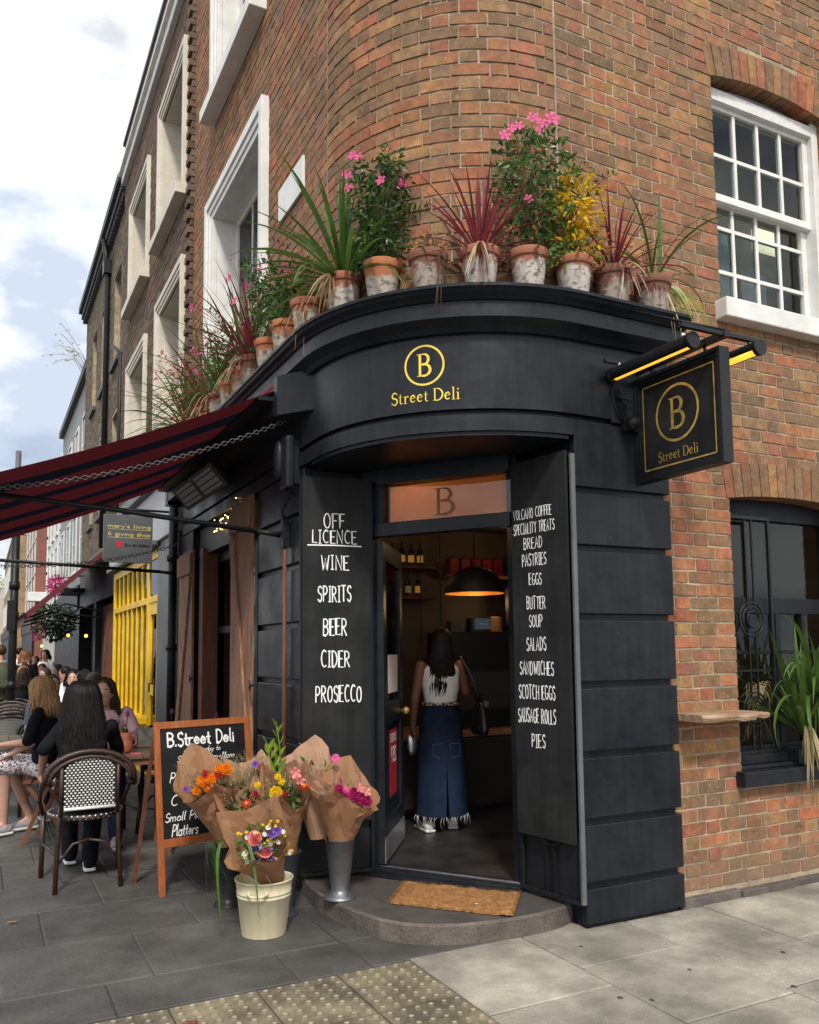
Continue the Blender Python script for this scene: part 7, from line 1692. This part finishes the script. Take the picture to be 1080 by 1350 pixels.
def person(lab, J, f, skin, hair, tops, bottoms, shoes, vox=.012, group=None, hands=(.5, .5), hairlen=.3, face=True, hairw=1.0, sleeves=.5, hstrands=0, extras=None, hand_n=None, hairshift=0.0, bare_legs=False, headf=None, legs=True, bottomlen=1.0, sleeveless=False):
    f = Vector(f).normalized(); hf = Vector(headf).normalized() if headf else f; U = Vector((0, 0, 1)); l = U.cross(f).normalized(); hl = U.cross(hf).normalized()   # l = person's left
    J = {k: Vector(v) for k, v in J.items()}
    pel = J['pelvis']; t = thing('person', lab, 'person', (pel.x, pel.y, 0), 0, group)
    hd = J['head']; b = MB(); hr = Matrix((hl, hf, U)).transposed()
    b.ell(hd+U*.018*S, (.073*S, .092*S, .098*S), 18, 14, rot=hr); b.ell(hd-U*.045*S+hf*.022*S, (.056*S, .066*S, .07*S), 14, 10, rot=hr)   # skull, jaw
    nb = J['neck']; b.capsule(nb-U*.02, hd-U*.05*S-hf*.015, .050*S, .048*S)
    if face:
        b.capsule(hd+hf*.088*S+U*.012*S, hd+hf*.106*S-U*.022*S, .008*S, .014*S, 8)
        b.ell(hd+hf*.083*S-U*.058*S, (.022*S, .010*S, .008*S), 8, 6, rot=hr)
        b.ell(hd+hf*.078*S+U*.030*S, (.05*S, .012*S, .009*S), 10, 6, rot=hr)
    for s in (-1, 1): b.ell(hd+hl*s*.074*S-hf*.005-U*.005*S, (.010*S, .018*S, .029*S), 8, 6, rot=hr)
    ch, wa = J['chest'], J['waist']; shl, shr = J['shL'], J['shR']; sv = (shl-shr).normalized(); fv = U.cross(sv)*-1 if False else sv.cross(U)*-1
    fv = (U.cross(sv)).normalized(); fv = fv if fv.dot(f) > 0 else -fv
    W = (shl-shr).length/2
    def torso(mb, o=0.0, neckin=True, low=True):
        secs = [(pel-U*.06*S, sv*(.150*S+o), fv*(.100*S+o)), (pel+U*.03*S, sv*(.158*S+o), fv*(.108*S+o)), (wa, sv*(.118*S+o), fv*(.085*S+o)), (wa.lerp(ch, .6), sv*(.135*S+o), fv*(.10*S+o)), (ch+U*.03*S, sv*(W*.86+o), fv*(.108*S+o)), ((shl+shr)/2-U*.02*S, sv*(W*.90+o), fv*(.082*S+o)), ((shl+shr)/2+U*.028*S, sv*(W*.48+o), fv*(.055*S+o))]
        loft(mb, secs if low else secs[2:])
    torso(b)
    for s, sh_, el, wr in ((1, 'shL', 'elL', 'wrL'), (-1, 'shR', 'elR', 'wrR')):
        if el not in J: continue
        b.capsule(J[sh_], J[el], .045*S, .036*S); b.capsule(J[el], J[wr], .036*S, .024*S); d = (J[wr]-J[el]).normalized()
        hn = (hand_n or {}).get(s, U if abs(d.z) < .8 else l*s)
        hand(b, J[wr], d, hn, s, hands[0] if s > 0 else hands[1])
    if legs:
        for s, hp, kn, an_, te in ((1, 'hipL', 'knL', 'anL', 'toL'), (-1, 'hipR', 'knR', 'anR', 'toR')):
            if kn not in J: continue
            b.capsule(J[hp], J[kn], .078*S, .052*S, 14); mid = J[kn].lerp(J[an_], .3)
            dk = (J[an_]-J[kn]).normalized(); back = -(J[te]-J[an_]).normalized(); b.capsule(J[kn], mid+back*.012, .050*S, .052*S, 14); b.capsule(mid+back*.012, J[an_], .052*S, .032*S, 14); b.capsule(J[an_], J[te], .034*S, .028*S)
    body = b.build('body', skin, t); remesh(body, vox, 3)
    if face:
        for s in (-1, 1):
            e = MB(); e.ell(hd+hf*.0835*S+hl*s*.030*S+U*.012*S, (.0105*S, .006*S, .0055*S), 10, 8, rot=hr); e.build('eye', 'rubber_white', t)
            e = MB(); e.ell(hd+hf*.0868*S+hl*s*.030*S+U*.012*S, .0050*S, 8, 6); e.build('pupil', 'hair_black', t)
            e = MB(); e.capsule(hd+hf*.090*S+hl*s*.016*S+U*.034*S, hd+hf*.082*S+hl*s*.046*S+U*.036*S, .0035*S, .003*S, 6); e.build('eyebrow', 'hair_brown', t)
        e = MB(); e.ell(hd+hf*.090*S-U*.058*S, (.021*S, .005*S, .006*S), 8, 6, rot=hr); e.build('lips', 'petal_rose', t)
    # top garment
    b = MB(); torso(b, .012, low=not sleeveless)
    if not sleeveless:
        for sh_, el, wr in (('shL', 'elL', 'wrL'), ('shR', 'elR', 'wrR')):
            if el not in J: b.capsule(J[sh_], J[sh_]-U*.12, .058*S, .052*S); continue
            if sleeves <= 1: b.capsule(J[sh_], J[sh_].lerp(J[el], sleeves), .054*S, .050*S)
            else: b.capsule(J[sh_], J[el], .054*S, .047*S); b.capsule(J[el], J[el].lerp(J[wr], sleeves-1), .050*S, .036*S)
    o = b.build('top', tops, t); remesh(o, vox, 4); folds(o)
    if bottoms and legs:
        b = MB(); loft(b, [(pel-U*.09*S, sv*.15*S, fv*.10*S), (pel-U*.05*S, sv*(.165*S), fv*(.118*S)), (pel+U*.04*S, sv*(.164*S), fv*(.116*S)), (wa, sv*(.128*S), fv*(.096*S))])
        for hp, kn, an_ in (('hipL', 'knL', 'anL'), ('hipR', 'knR', 'anR')):
            if kn not in J: continue
            if bottomlen <= .5: b.capsule(J[hp], J[hp].lerp(J[kn], bottomlen*2), .092*S, .082*S, 14)
            else: b.capsule(J[hp], J[kn], .092*S, .070*S, 14); b.capsule(J[kn], J[kn].lerp(J[an_], (bottomlen-.5)*2), .068*S, .060*S, 14)
        o = b.build('trousers' if bottomlen > .5 else 'shorts', bottoms, t); remesh(o, vox, 4); folds(o)
    if shoes and legs:
        for an_, te in (('anL', 'toL'), ('anR', 'toR')):
            if an_ not in J: continue
            d = J[te]-J[an_]; d.z = 0; d.normalize(); a = Vector((J[an_].x, J[an_].y, 0)); gz = J[te].z-.035; b = MB()
            b.capsule(a-d*.03+U*(gz+.045), a+d*.14*S+U*(gz+.035), .044*S, .036*S); b.ell(J[an_]-U*.02, (.045*S,)*3, 10, 8); o = b.build('shoe', shoes, t); remesh(o, .008, 2)
            b = MB(); rot = Matrix((d, U.cross(d), U)).transposed(); b.obox(a+d*.055*S+U*(gz+.012), (.255*S, .085*S, .024), rot); b.build('sole', 'rubber_white', o, bevel=.02)
    # hair
    hb = MB(); back = -hf
    hb.ell(hd+U*.030*S+back*.014*S, (.084*S*hairw, .096*S, .096*S), 18, 12, rot=hr)
    r_ = random.Random(int(hd.x*1000)); 
    if hairlen > 0:
        bot = hd-U*hairlen+back*.055*S
        loft(hb, [(hd+U*.09*S+back*.02, hl*.05*S, hf*.05*S), (hd+U*.02+back*.03*S, hl*.092*S*hairw, hf*.07*S), (hd-U*.06+back*.045*S, hl*.100*S*hairw, hf*.056*S), (hd-U*hairlen*.6+back*.115*S, hl*.105*S*hairw, hf*.032*S), (bot+back*.065*S+U*.09+hl*hairshift*.7, hl*.088*S*hairw, hf*.020*S), (bot+back*.065*S+U*.04+hl*hairshift, hl*.06*S*hairw, hf*.008*S)])
    o = hb.build('hair', hair, t); remesh(o, .009, 5)
    if hairlen > 0:
        st = MB(); ns = int((hstrands or 60)*1.6)
        for k in range(ns):
            a = r_.uniform(-2.05, 2.05); w_ = hairw; c0 = hd+U*.030*S+back*.012*S; rr_ = r_.uniform(.96, 1.05); P = []
            for th_ in (4, 32, 60, 88):
                q = math.radians(th_); P.append(c0+(hl*math.sin(a)*.090*S*w_-hf*math.cos(a)*.104*S)*math.sin(q)*rr_+U*.104*S*math.cos(q)*rr_)
            sp_ = math.sin(a); dn_ = r_.uniform(.82, 1.08)*hairlen; ox = r_.uniform(-.022, .022); oy = r_.uniform(-.012, .02); wv = r_.uniform(-.012, .012)
            for f_ in (.3, .55, .8, 1.0):
                P.append(hd-U*dn_*f_+hl*(sp_*(.112+.012*f_-.035*f_*f_)*S*w_+ox*f_+wv*math.sin(f_*9)+hairshift*f_)+back*((.085+.062*min(1, f_*1.8))*S*max(.35, math.cos(a*.7))-.012*f_+oy*f_))
            st.tube(P, [.002, .0042, .0048, .005, .0048, .0044, .0034, .0008], 4)
        st.build('hair_strands', hair, t, kind='stuff')
    return t
def sit(c, f, seat=.46, kneed=.42, lean=0.0, foot=.05, turn=None):
    c = Vector(c); f = Vector(f).normalized(); U = Vector((0, 0, 1)); l = U.cross(f).normalized(); k = S
    pel = c+U*(seat+.09)
    J = dict(pelvis=pel, waist=pel+U*.17*k+f*lean*.3, chest=pel+U*.33*k+f*lean*.7, neck=pel+U*.50*k+f*lean, head=pel+U*.635*k+f*(lean+.02))
    top = pel+U*.46*k+f*lean
    for s, n in ((1, 'L'), (-1, 'R')):
        J['sh'+n] = top+l*s*.165*k; J['hip'+n] = pel+l*s*.085*k; J['kn'+n] = pel+f*kneed+l*s*.10*k-U*.03; J['an'+n] = Vector((J['kn'+n].x, J['kn'+n].y, .07))-f*foot; J['to'+n] = J['an'+n]+f*.14*k-U*.035
        J['el'+n] = J['sh'+n]-U*.24*k+f*.06+l*s*.04; J['wr'+n] = J['el'+n]+f*.22*k-U*.02-l*s*.06
    return J
def stand(c, f, h=1.52, z0=0):
    c = Vector((c[0], c[1], z0)); f = Vector(f).normalized(); U = Vector((0, 0, 1)); l = U.cross(f).normalized(); q = h/1.52; k = S*q
    J = dict(pelvis=c+U*.80*q, waist=c+U*.95*q, chest=c+U*1.10*q, neck=c+U*1.27*q, head=c+U*1.395*q+f*.015)
    for s, n in ((1, 'L'), (-1, 'R')):
        J['sh'+n] = c+U*1.23*q+l*s*.165*k; J['hip'+n] = c+U*.80*q+l*s*.085*k; J['kn'+n] = c+U*.43*q+l*s*.09*k+f*.02; J['an'+n] = c+U*.07+l*s*.09*k; J['to'+n] = J['an'+n]+f*.14*k-U*.035
        J['el'+n] = J['sh'+n]-U*.26*q+l*s*.06; J['wr'+n] = J['el'+n]-U*.20*q+f*.07+l*s*.01
    return J
# woman with long black hair, seen from behind in the near chair
J = sit((.64, 5.93, 0), (.06, 1, 0), .45, .40, .03, .30)
J['head'] = Vector((.615, 5.98, 1.15)); J['elL'] = Vector((.395, 5.99, .84)); J['wrL'] = Vector((.385, 6.12, .67)); J['elR'] = Vector((.86, 6.10, .80)); J['wrR'] = Vector((.88, 6.33, .76))
J['anR'] = Vector((.70, 6.14, .08)); J['toR'] = Vector((.71, 6.27, .045)); J['anL'] = Vector((.60, 6.40, .08)); J['toL'] = Vector((.60, 6.53, .045))
person('woman with very long black hair in black clothes, seen from behind in the woven chair', J, (.06, 1, 0), 'skin_tan', 'hair_black', 'cloth_black', 'cloth_black', 'cloth_black', .009, 'people sitting outside', (.9, .5), .50, hstrands=420, hairw=1.30, sleeves=1.0, face=False, hand_n={1: (-1, 0, .2)})
# blonde woman in black T-shirt and patterned shorts
c = Vector((.50, 7.45, 0)); f = Vector((-.93, .30, 0)); J = sit(c, f, .47, .36, .03, .0)
J['elR'] = Vector((.395, 7.33, .76)); J['wrR'] = Vector((.25, 7.42, .67)); 
J['knR'] = Vector((.19, 7.50, .575)); J['anR'] = Vector((.215, 7.62, .09)); J['toR'] = Vector((.09, 7.55, .045)); J['knL'] = Vector((.22, 7.72, .575)); J['anL'] = Vector((.42, 7.80, .09)); J['toL'] = Vector((.30, 7.76, .045))
person('blonde woman in black T-shirt and patterned shorts on a folding wooden chair', J, f, 'skin_light', 'hair_blonde', 'cloth_black', 'print_shorts', 'shoe_grey', .010, 'people sitting outside', (.6, .6), .20, hairw=1.15, sleeves=.95, bottomlen=.5, headf=(-.5, .85, 0), hstrands=150)
fc = thing('folding_chair', 'orange brown folding wooden chair under the blonde woman', 'chair', (.55, 7.45, 0))
for s in (-1, 1):
    o_ = Vector((.06, .18, 0))*s
    b = MB(); b.beam(Vector((.40, 7.40, 0))+o_, Vector((.74, 7.30, .93))+o_, .03, .018, (0, 1, 0)); b.build('back_leg', 'folding_wood', fc)
    b = MB(); b.beam(Vector((.74, 7.42, 0))+o_, Vector((.40, 7.50, .46))+o_, .03, .018, (0, 1, 0)); b.build('front_leg', 'folding_wood', fc)
for k in range(5):
    b = MB(); b.beam((.36+k*.075, 7.27, .455), (.42+k*.075, 7.62, .455), .055, .014); b.build('seat_slat', 'folding_wood', fc)
for z in (.80, .90):
    b = MB(); x = .36+.34*z/.93+.04; b.beam((x-.05, 7.14, z), (x+.07, 7.50, z), .012, .06); b.build('back_slat', 'folding_wood', fc)
# woman facing, pale pink jacket
J = sit((.92, 7.18, 0), (-.15, -1, 0), .46, .38, .05, .0); J['head'] = Vector((.885, 7.05, 1.135)); J['elL'] = Vector((1.13, 6.98, .80)); J['wrL'] = Vector((.98, 6.80, .79)); J['elR'] = Vector((.72, 6.98, .80)); J['wrR'] = Vector((.85, 6.8, .79))
person('dark haired woman in a pale pink jacket facing the camera across the table', J, (-.15, -1, 0), 'skin_light', 'hair_brown', 'cloth_pink', 'cloth_navy', 'shoe_grey', .010, 'people sitting outside', (.8, .8), .30, sleeves=1.9, headf=(-.35, -1, 0))
dup(ch1, (.92, 7.40, 0), PI, 1, 'bistro chair carrying the woman in the pale pink jacket')
# woman with glasses behind the blonde one
J = sit((.60, 8.62, 0), (.1, -1, 0), .46, .38, .02, .0)
g2 = person('woman with dark hair and glasses in a grey blue top behind the blonde woman', J, (.1, -1, 0), 'skin_light', 'hair_brown', 'cloth_blue', 'cloth_navy', 'shoe_grey', .012, 'people sitting outside', (.6, .6), .14, sleeves=.7, headf=(.6, -1, 0))
dup(ch1, (.60, 8.88, 0), PI, 1, 'bistro chair carrying the woman with glasses')
J = sit((1.08, 9.3, 0), (-.5, .85, 0), .46, .38, .02, .0)
person('man with short brown hair seen from behind beside the yellow shopfront', J, (-.5, .85, 0), 'skin_light', 'hair_brown', 'cloth_navy', 'cloth_navy', 'shoe_grey', .014, 'people sitting outside', hairlen=0, sleeves=.7)
dup(ch1, (1.16, 9.08, 0), .5, 1, 'bistro chair carrying the short haired man')
J = sit((1.02, 11.0, 0), (-.2, -1, 0), .46, .36, .02, .0)
person('woman with dark bob and white top facing the camera by the black posts', J, (-.2, -1, 0), 'skin_light', 'hair_black', 'cloth_white', 'cloth_navy', 'shoe_grey', .016, 'people sitting outside', hairlen=.10, sleeves=.7)
J = sit((1.16, 10.6, 0), (-.6, .3, 0), .46, .36, .06, .0)
person('black haired man in a navy shirt leaning to the woman with the dark bob', J, (-.8, .3, 0), 'skin_tan', 'hair_black', 'cloth_navy', 'cloth_black', 'shoe_grey', .016, 'people sitting outside', hairlen=.04, sleeves=.8)
J = sit((.95, 13.2, 0), (-.6, -.6, 0), .46, .36, .14, .0)
person('person in a white shirt bending over a table halfway down the pavement', J, (-.6, -.6, 0), 'skin_light', 'hair_brown', 'cloth_white', 'cloth_navy', 'shoe_grey', .018, 'people sitting outside', hairlen=0, sleeves=1.6)
for k, (x, y, fx, fy, hr_, tp, hl_, lab) in enumerate(((.55, 12.9, .3, 1, 'hair_brown', 'cloth_black', .18, 'diner with shoulder length brown hair in black, back turned, mid pavement'), (1.25, 14.3, -1, .2, 'hair_black', 'cloth_white', .0, 'short haired diner in white by the second awning'), (.62, 14.9, .4, -1, 'hair_blonde', 'cloth_blue', .2, 'blonde diner in blue facing the camera beyond the white shirted person'),
        (1.3, 16.6, -.8, -.6, 'hair_brown', 'cloth_pink', .16, 'diner in pink seated under the second awning'), (.55, 17.3, 0, 1, 'hair_black', 'cloth_navy', .0, 'diner in navy seated beyond the ginger haired woman'), (1.1, 18.0, -.2, -1, 'hair_ginger', 'cloth_black', .14, 'ginger diner in black beneath the hanging basket'))):
    person(lab, sit((x, y, 0), (fx, fy, 0), .46, .36, .03, .0), (fx, fy, 0), 'skin_light', hr_, tp, 'cloth_navy', 'shoe_grey', .02, 'people sitting outside', hairlen=hl_, sleeves=.7, face=fy < 0, hstrands=20)
    dup(ch1, (x-fx*.26, y-fy*.26, 0), math.atan2(-fx, fy), 1, 'bistro chair of the '+lab.split(',')[0])
table((.92, 13.6, 0), .55, .55, 'cafe table in front of the person bending in the white shirt')
table((.95, 15.6, 0), .55, .55, 'cafe table under the near end of the second awning')
for args in (('ginger haired woman standing in black top and patterned skirt with a rucksack', (.70, 16.0), (.1, 1, 0), 'hair_ginger', 'cloth_black', 'print_skirt', .16, 1.53),
             ('person in a red top standing behind the ginger haired woman', (1.0, 18.5), (-.3, -1, 0), 'hair_ginger', 'cloth_red', 'cloth_navy', .0, 1.42),
             ('man with rucksack in dark green jacket walking at the left edge', (.28, 14.0), (-.2, 1, 0), 'hair_brown', 'cloth_green', 'cloth_green', .0, 1.62),
             ('person in a pale top standing under the second awning', (1.25, 19.5), (-.6, -1, 0), 'hair_black', 'cloth_white', 'cloth_navy', .12, 1.55),
             ('tall dark haired person in white shirt beyond the ginger haired woman', (.80, 21.0), (.5, 1, 0), 'hair_black', 'cloth_white', 'cloth_black', .0, 1.62),
             ('distant walker in blue top on the left of the street pole', (.45, 24.0), (0, -1, 0), 'hair_brown', 'cloth_blue', 'cloth_navy', .1, 1.55),
             ('distant walker in a pink top near the white house', (.95, 26.0), (0, -1, 0), 'hair_blonde', 'cloth_pink', 'cloth_navy', .2, 1.5),
             ('distant walker in a navy coat at the far end of the pavement', (.30, 31.0), (0, -1, 0), 'hair_black', 'cloth_navy', 'cloth_black', .0, 1.6)):
    lab, p, f, hr_, tp, bt, hl_, h_ = args; J = stand(p, f, h_)
    person(lab, J, f, 'skin_light', hr_, tp, bt, 'shoe_grey', .02, 'people standing in the street', hairlen=hl_, sleeves=.6, face=f[1] < 0, hstrands=20)
for (x, y, z, lab, m_) in ((.70, 15.86, 1.05, 'dark rucksack worn by the ginger haired woman', 'cloth_black'), (.30, 13.86, 1.10, 'green rucksack on the man at the left edge', 'cloth_green')):
    t = thing('rucksack', lab, 'bag', (x, y, z)); b = MB(); b.ell((x, y, z), (.13, .09, .20), 12, 10); b.build('bag_body', m_, t); b = MB(); b.box((x-.08, y-.10, z-.14), (x+.08, y-.06, z-.02)); b.build('pocket', m_, t, bevel=.02)

# woman inside the shop, seen from behind
f = Vector((.22, .97, 0)).normalized(); l_ = Vector((-f.y, f.x, 0)); base = Vector((3.06, 5.52, .133)); J = stand(base, f, 1.48, .133)
J['elL'] = J['shL']-Vector((0, 0, .25))+l_*.05; J['wrL'] = J['elL']-Vector((0, 0, .20))+f*.06+l_*.0
J['head'] += -l_*.02+f*.02; J['anL'] += l_*.03; J['toL'] += l_*.05; J['anR'] += f*.07-l_*.02; J['toR'] += f*.07-l_*.05
J['elR'] = J['shR']-Vector((0, 0, .20))-l_*.06+f*.05; J['wrR'] = J['elR']+Vector((0, 0, .10))+f*.16
ws_ = person('woman at the deli counter seen from behind, white sleeveless top and long denim skirt', J, f, 'skin_brown', 'hair_black', 'cloth_white', None, 'rubber_white', .009, None, (.5, .7), .36, hstrands=360, hairw=.84, hairshift=.045, sleeveless=True, face=False, hand_n={1: tuple(l_)})
pel = J['pelvis']; U = Vector((0, 0, 1)); wz = J['waist']
b = MB(); n = 64; vs = []; rows = 16; gap = .10
for j in range(rows+1):
    t_ = j/rows; z = wz.z-.0-t_*(wz.z-.255); rx = .120+.038*min(1, t_*5)+.030*t_; ry = .093+.035*min(1, t_*5)+.035*t_
    for i in range(n+1):
        a = -PI/2+(gap*.5*max(0, (t_-.5)*2)*1.3)+(2*PI-gap*max(0, (t_-.5)*2)*1.3)*i/n; fl = 1+.035*math.sin(a*6+t_*2)*t_+.02*noise.noise(Vector((a*2, t_*5, 3)))
        c_ = wz.lerp(Vector((base.x, base.y, 0)), min(1, t_)); vs.append((c_.x+(-l_.x*math.cos(a)*rx+f.x*math.sin(a)*ry)*fl, c_.y+(-l_.y*math.cos(a)*rx+f.y*math.sin(a)*ry)*fl, z))
b.add(vs, [(j*(n+1)+i, j*(n+1)+i+1, (j+1)*(n+1)+i+1, (j+1)*(n+1)+i) for j in range(rows) for i in range(n)], 0, True); sk = b.build('denim_skirt', 'denim', ws_)
b = MB(); r_ = random.Random(6); hem = vs[-(n+1):]
for p in hem:
    for q in range(r_.choice([0, 1, 1, 2])):
        p_ = Vector(p); e = p_+Vector((r_.uniform(-.012, .012), r_.uniform(-.012, .012), -r_.uniform(.02, .085))); b.tube([p_, p_.lerp(e, .5)+Vector((r_.uniform(-.01, .01), 0, 0)), e], .0013, 3)
b.build('frayed_hem', 'cloth_white', sk, kind='stuff')
b = MB(); b.tube([Vector((wz.x-l_.x*math.cos(a)*.130+f.x*math.sin(a)*.104, wz.y-l_.y*math.cos(a)*.130+f.y*math.sin(a)*.104, wz.z-.005)) for a in [2*PI*k/32 for k in range(32)]], .013, 6, closed=True); b.build('belt', 'belt_print', ws_)
for s in (-1, 1):
    b = MB(); c_ = base-f*.138+l_*s*.065+U*.60; P = [c_+l_*-.035+U*.04, c_+l_*.035+U*.04, c_+l_*.035-U*.045, c_-U*.06, c_+l_*-.035-U*.045]; b.tube(P, .0016, 4, closed=True); b.build('pocket_seam', 'cloth_blue', sk)
hb_ = thing('shoulder_bag', 'slouchy black leather shoulder bag hanging at the right hip of the woman in the deli', 'handbag', J['shR']-U*.3)
M('leather_black', (.012, .012, .013), .32, var=.3, scale=20, bump=.003, bscale=30)
sR = J['shR']; bc = sR-U*.38-l_*.135-f*.05; b = MB(); loft(b, [(bc+U*.13, f*.02, l_*.012), (bc+U*.08, f*.09, l_*.028), (bc, f*.125, l_*.045), (bc-U*.09, f*.15, l_*.055), (bc-U*.13, f*.13, l_*.04)]); o = b.build('bag_body', 'leather_black', hb_); remesh(o, .008, 2)
b = MB(); P = bez(bc+U*.11+f*.03, sR+U*.13-l_*.03+f*.05, sR+U*.04-l_*.0-f*.01, 6)[:-1]+bez(sR+U*.045-l_*.01, sR-U*.02-l_*.06-f*.09, bc+U*.11-f*.03, 6); b.tube(P, .014, 8); b.build('strap', 'leather_black', hb_)
b = MB(); b.obox(bc+U*.10-f*.10-l_*.02, (.035, .01, .04), Matrix((l_, f, U)).transposed()); b.build('buckle', 'lead', hb_, bevel=.003)
wl = J['wrL']; pkt = thing('snack_packet', 'crinkled silver snack packet in the left hand of the woman in the deli', 'packet', wl); b = MB(); c_ = wl-U*.13+f*.02
loft(b, [(c_+U*.075, l_*.035, f*.004), (c_+U*.05, l_*.045, f*.016), (c_-U*.03, l_*.042, f*.018), (c_-U*.08, l_*.02, f*.003)], 12); b.build('packet_body', 'steel', pkt)

# ------------------------------------------------------------------ street furniture further down
sp2 = thing('street_pole', 'thick black street pole rising past the awning at the left', 'street pole', (.38, 12.2, 0))
b = MB(); b.tube([(.38, 12.2, 0), (.38, 12.2, 3.4)], .052, 12); b.build('shaft', 'black_metal', sp2)
b = MB(); b.tube([(.38, 12.2, 3.4), (.38, 12.2, 4.15)], .036, 12); b.build('upper_shaft', 'lead', sp2)
for z in (1.05, 1.95, 2.35):
    b = MB(); b.lathe([(.052, -.05), (.066, -.05), (.066, .05), (.052, .05)], (.38, 12.2, z), 12); b.build('collar', 'black_metal', sp2)
b = MB(); b.box((.30, 12.12, 1.75), (.40, 12.14, 2.15)); b.build('control_box', 'black_metal', sp2)
ln = thing('street_lantern', 'old style lantern on a long bracket near the top of the street view', 'street lamp', (.49, 25, 5))
b = MB(); b.lathe([(.02, .30), (.06, .24), (.26, .10), (.24, .08), (.13, .07), (.10, -.12), (.05, -.18), (0, -.2)], (.49, 25, 4.95), 14); b.build('lantern_head', 'black_metal', ln)
b = MB(); b.tube(bez((.49, 25, 5.25), (.9, 25, 5.8), (2.05, 25, 5.4), 8), .02, 5); b.build('bracket', 'black_metal', ln)
hbk = thing('hanging_basket', 'hanging basket of leafy plants with magenta flowers below the second awning', 'hanging basket', (1.36, 19, 2.1))
b = MB(); r_ = random.Random(12); leafcloud(b, (1.36, 18.9, 2.1), (.42, .35, .36), 900, .10, r_, 0, hollow=.2); b.build('foliage', 'leaf_dark', hbk, kind='stuff')
b = MB(); leafcloud(b, (1.05, 18.8, 1.95), (.14, .2, .22), 60, .07, r_, 0); b.build('blossom', 'petal_pink', hbk, kind='stuff')
b = MB(); b.tube([(1.36, 18.9, 2.4), (1.36, 18.9, 3.0), (2.0, 18.9, 3.1)], .015, 5); b.build('hanger', 'black_metal', hbk)
bg_ = thing('magenta_flower_trough', 'trough of bright magenta blossom on the fascia above the second awning', 'flower trough', (1.2, 17, 2.6))
b = MB(); leafcloud(b, (1.42, 19.3, 2.90), (.16, .8, .20), 300, .09, r_, 0, hollow=.1); b.build('blossom', 'petal_magenta', bg_, kind='stuff'); b = MB(); b.box((1.5, 18.6, 2.72), (2.0, 20.0, 2.80)); b.build('trough', 'black_paint', bg_)
M('bulb_warm', (1, .6, .2), .4, emit=(1, .45, .10), es=2.6)
for k, (x, y, z) in enumerate(((1.47, 17, 1.79), (1.72, 16.4, 1.77), (1.2, 20, 1.62))):
    b = MB(); b.ell((x, y, z), .032, 8, 6); single('bulb_light', b, 'bulb_warm', ['bare warm bulb glowing under the second awning', 'second bare bulb close to the wall under the second awning', 'farthest bare bulb beside the hanging basket'][k], 'light', 'bare bulbs under the second awning')
tt = thing('street_tree', 'bright green leafy tree at the far end of the street', 'tree', (-.5, 95, 0))
b = MB(); b.tube([(-1.0, 96, 0), (-1.0, 96, 4), (-.6, 96, 7)], [.35, .28, .12], 8); b.tube([(-1.0, 96, 4), (-2.4, 96, 7)], [.2, .08], 6); b.build('trunk', 'stem_brown', tt)
b = MB(); r_ = random.Random(19)
for k in range(26): leafcloud(b, (-1.2+r_.uniform(-3.6, 3.0), 96+r_.uniform(-2, 2), 7.4+r_.uniform(-2.4, 2.2)), (1.3, 1.2, .9), 130, .42, r_, k % 2, hollow=.3)
b.build('crown', ['leaf_mid', 'leaf_lime'], tt, kind='stuff')
# dry leaves on the pavement
for k, (x, y, s_) in enumerate(((.205, 5.17, .035), (.78, 3.46, .045))):
    b = MB(); r_ = random.Random(k); n = 10; vs = [(x+s_*math.cos(2*PI*i/n)*r_.uniform(.6, 1), y+s_*.5*math.sin(2*PI*i/n)*r_.uniform(.6, 1), .004+r_.uniform(0, .012)) for i in range(n)]+[(x, y, .012)]
    b.add(vs, [(i, (i+1) % n, n) for i in range(n)]); single('fallen_leaf', b, ['leaf_dry', 'leaf_redgreen'][k], ['small pale dry leaf on the dark paving at the left', 'crumpled dark red leaf on the yellow blister paving'][k], 'leaf')
# thin cable from cornice weed on the parapet
t = thing('parapet_weed', 'spindly leafless weed growing from the distant parapet against the sky', 'weed', (1.9, 20, 8.0)); b = MB(); r_ = random.Random(5)
for k in range(9):
    q = Vector((1.9, 20+r_.uniform(-.5, .5), 7.95)); e = q+Vector((-r_.uniform(.2, .8), r_.uniform(-.5, .5), r_.uniform(.0, .7))); P = bez(q, q+Vector((-.2, 0, .4)), e, 5); b.tube(P, .006, 3)
    for z in range(7): leaf(b, P[2+z % 4]+Vector((r_.uniform(-.1, .1),)*3), Vector((-1, r_.uniform(-1, 1), r_.uniform(-1, 1))).normalized(), .06, r_, 0)
b.build('twigs', 'leaf_straw', t, kind='stuff')
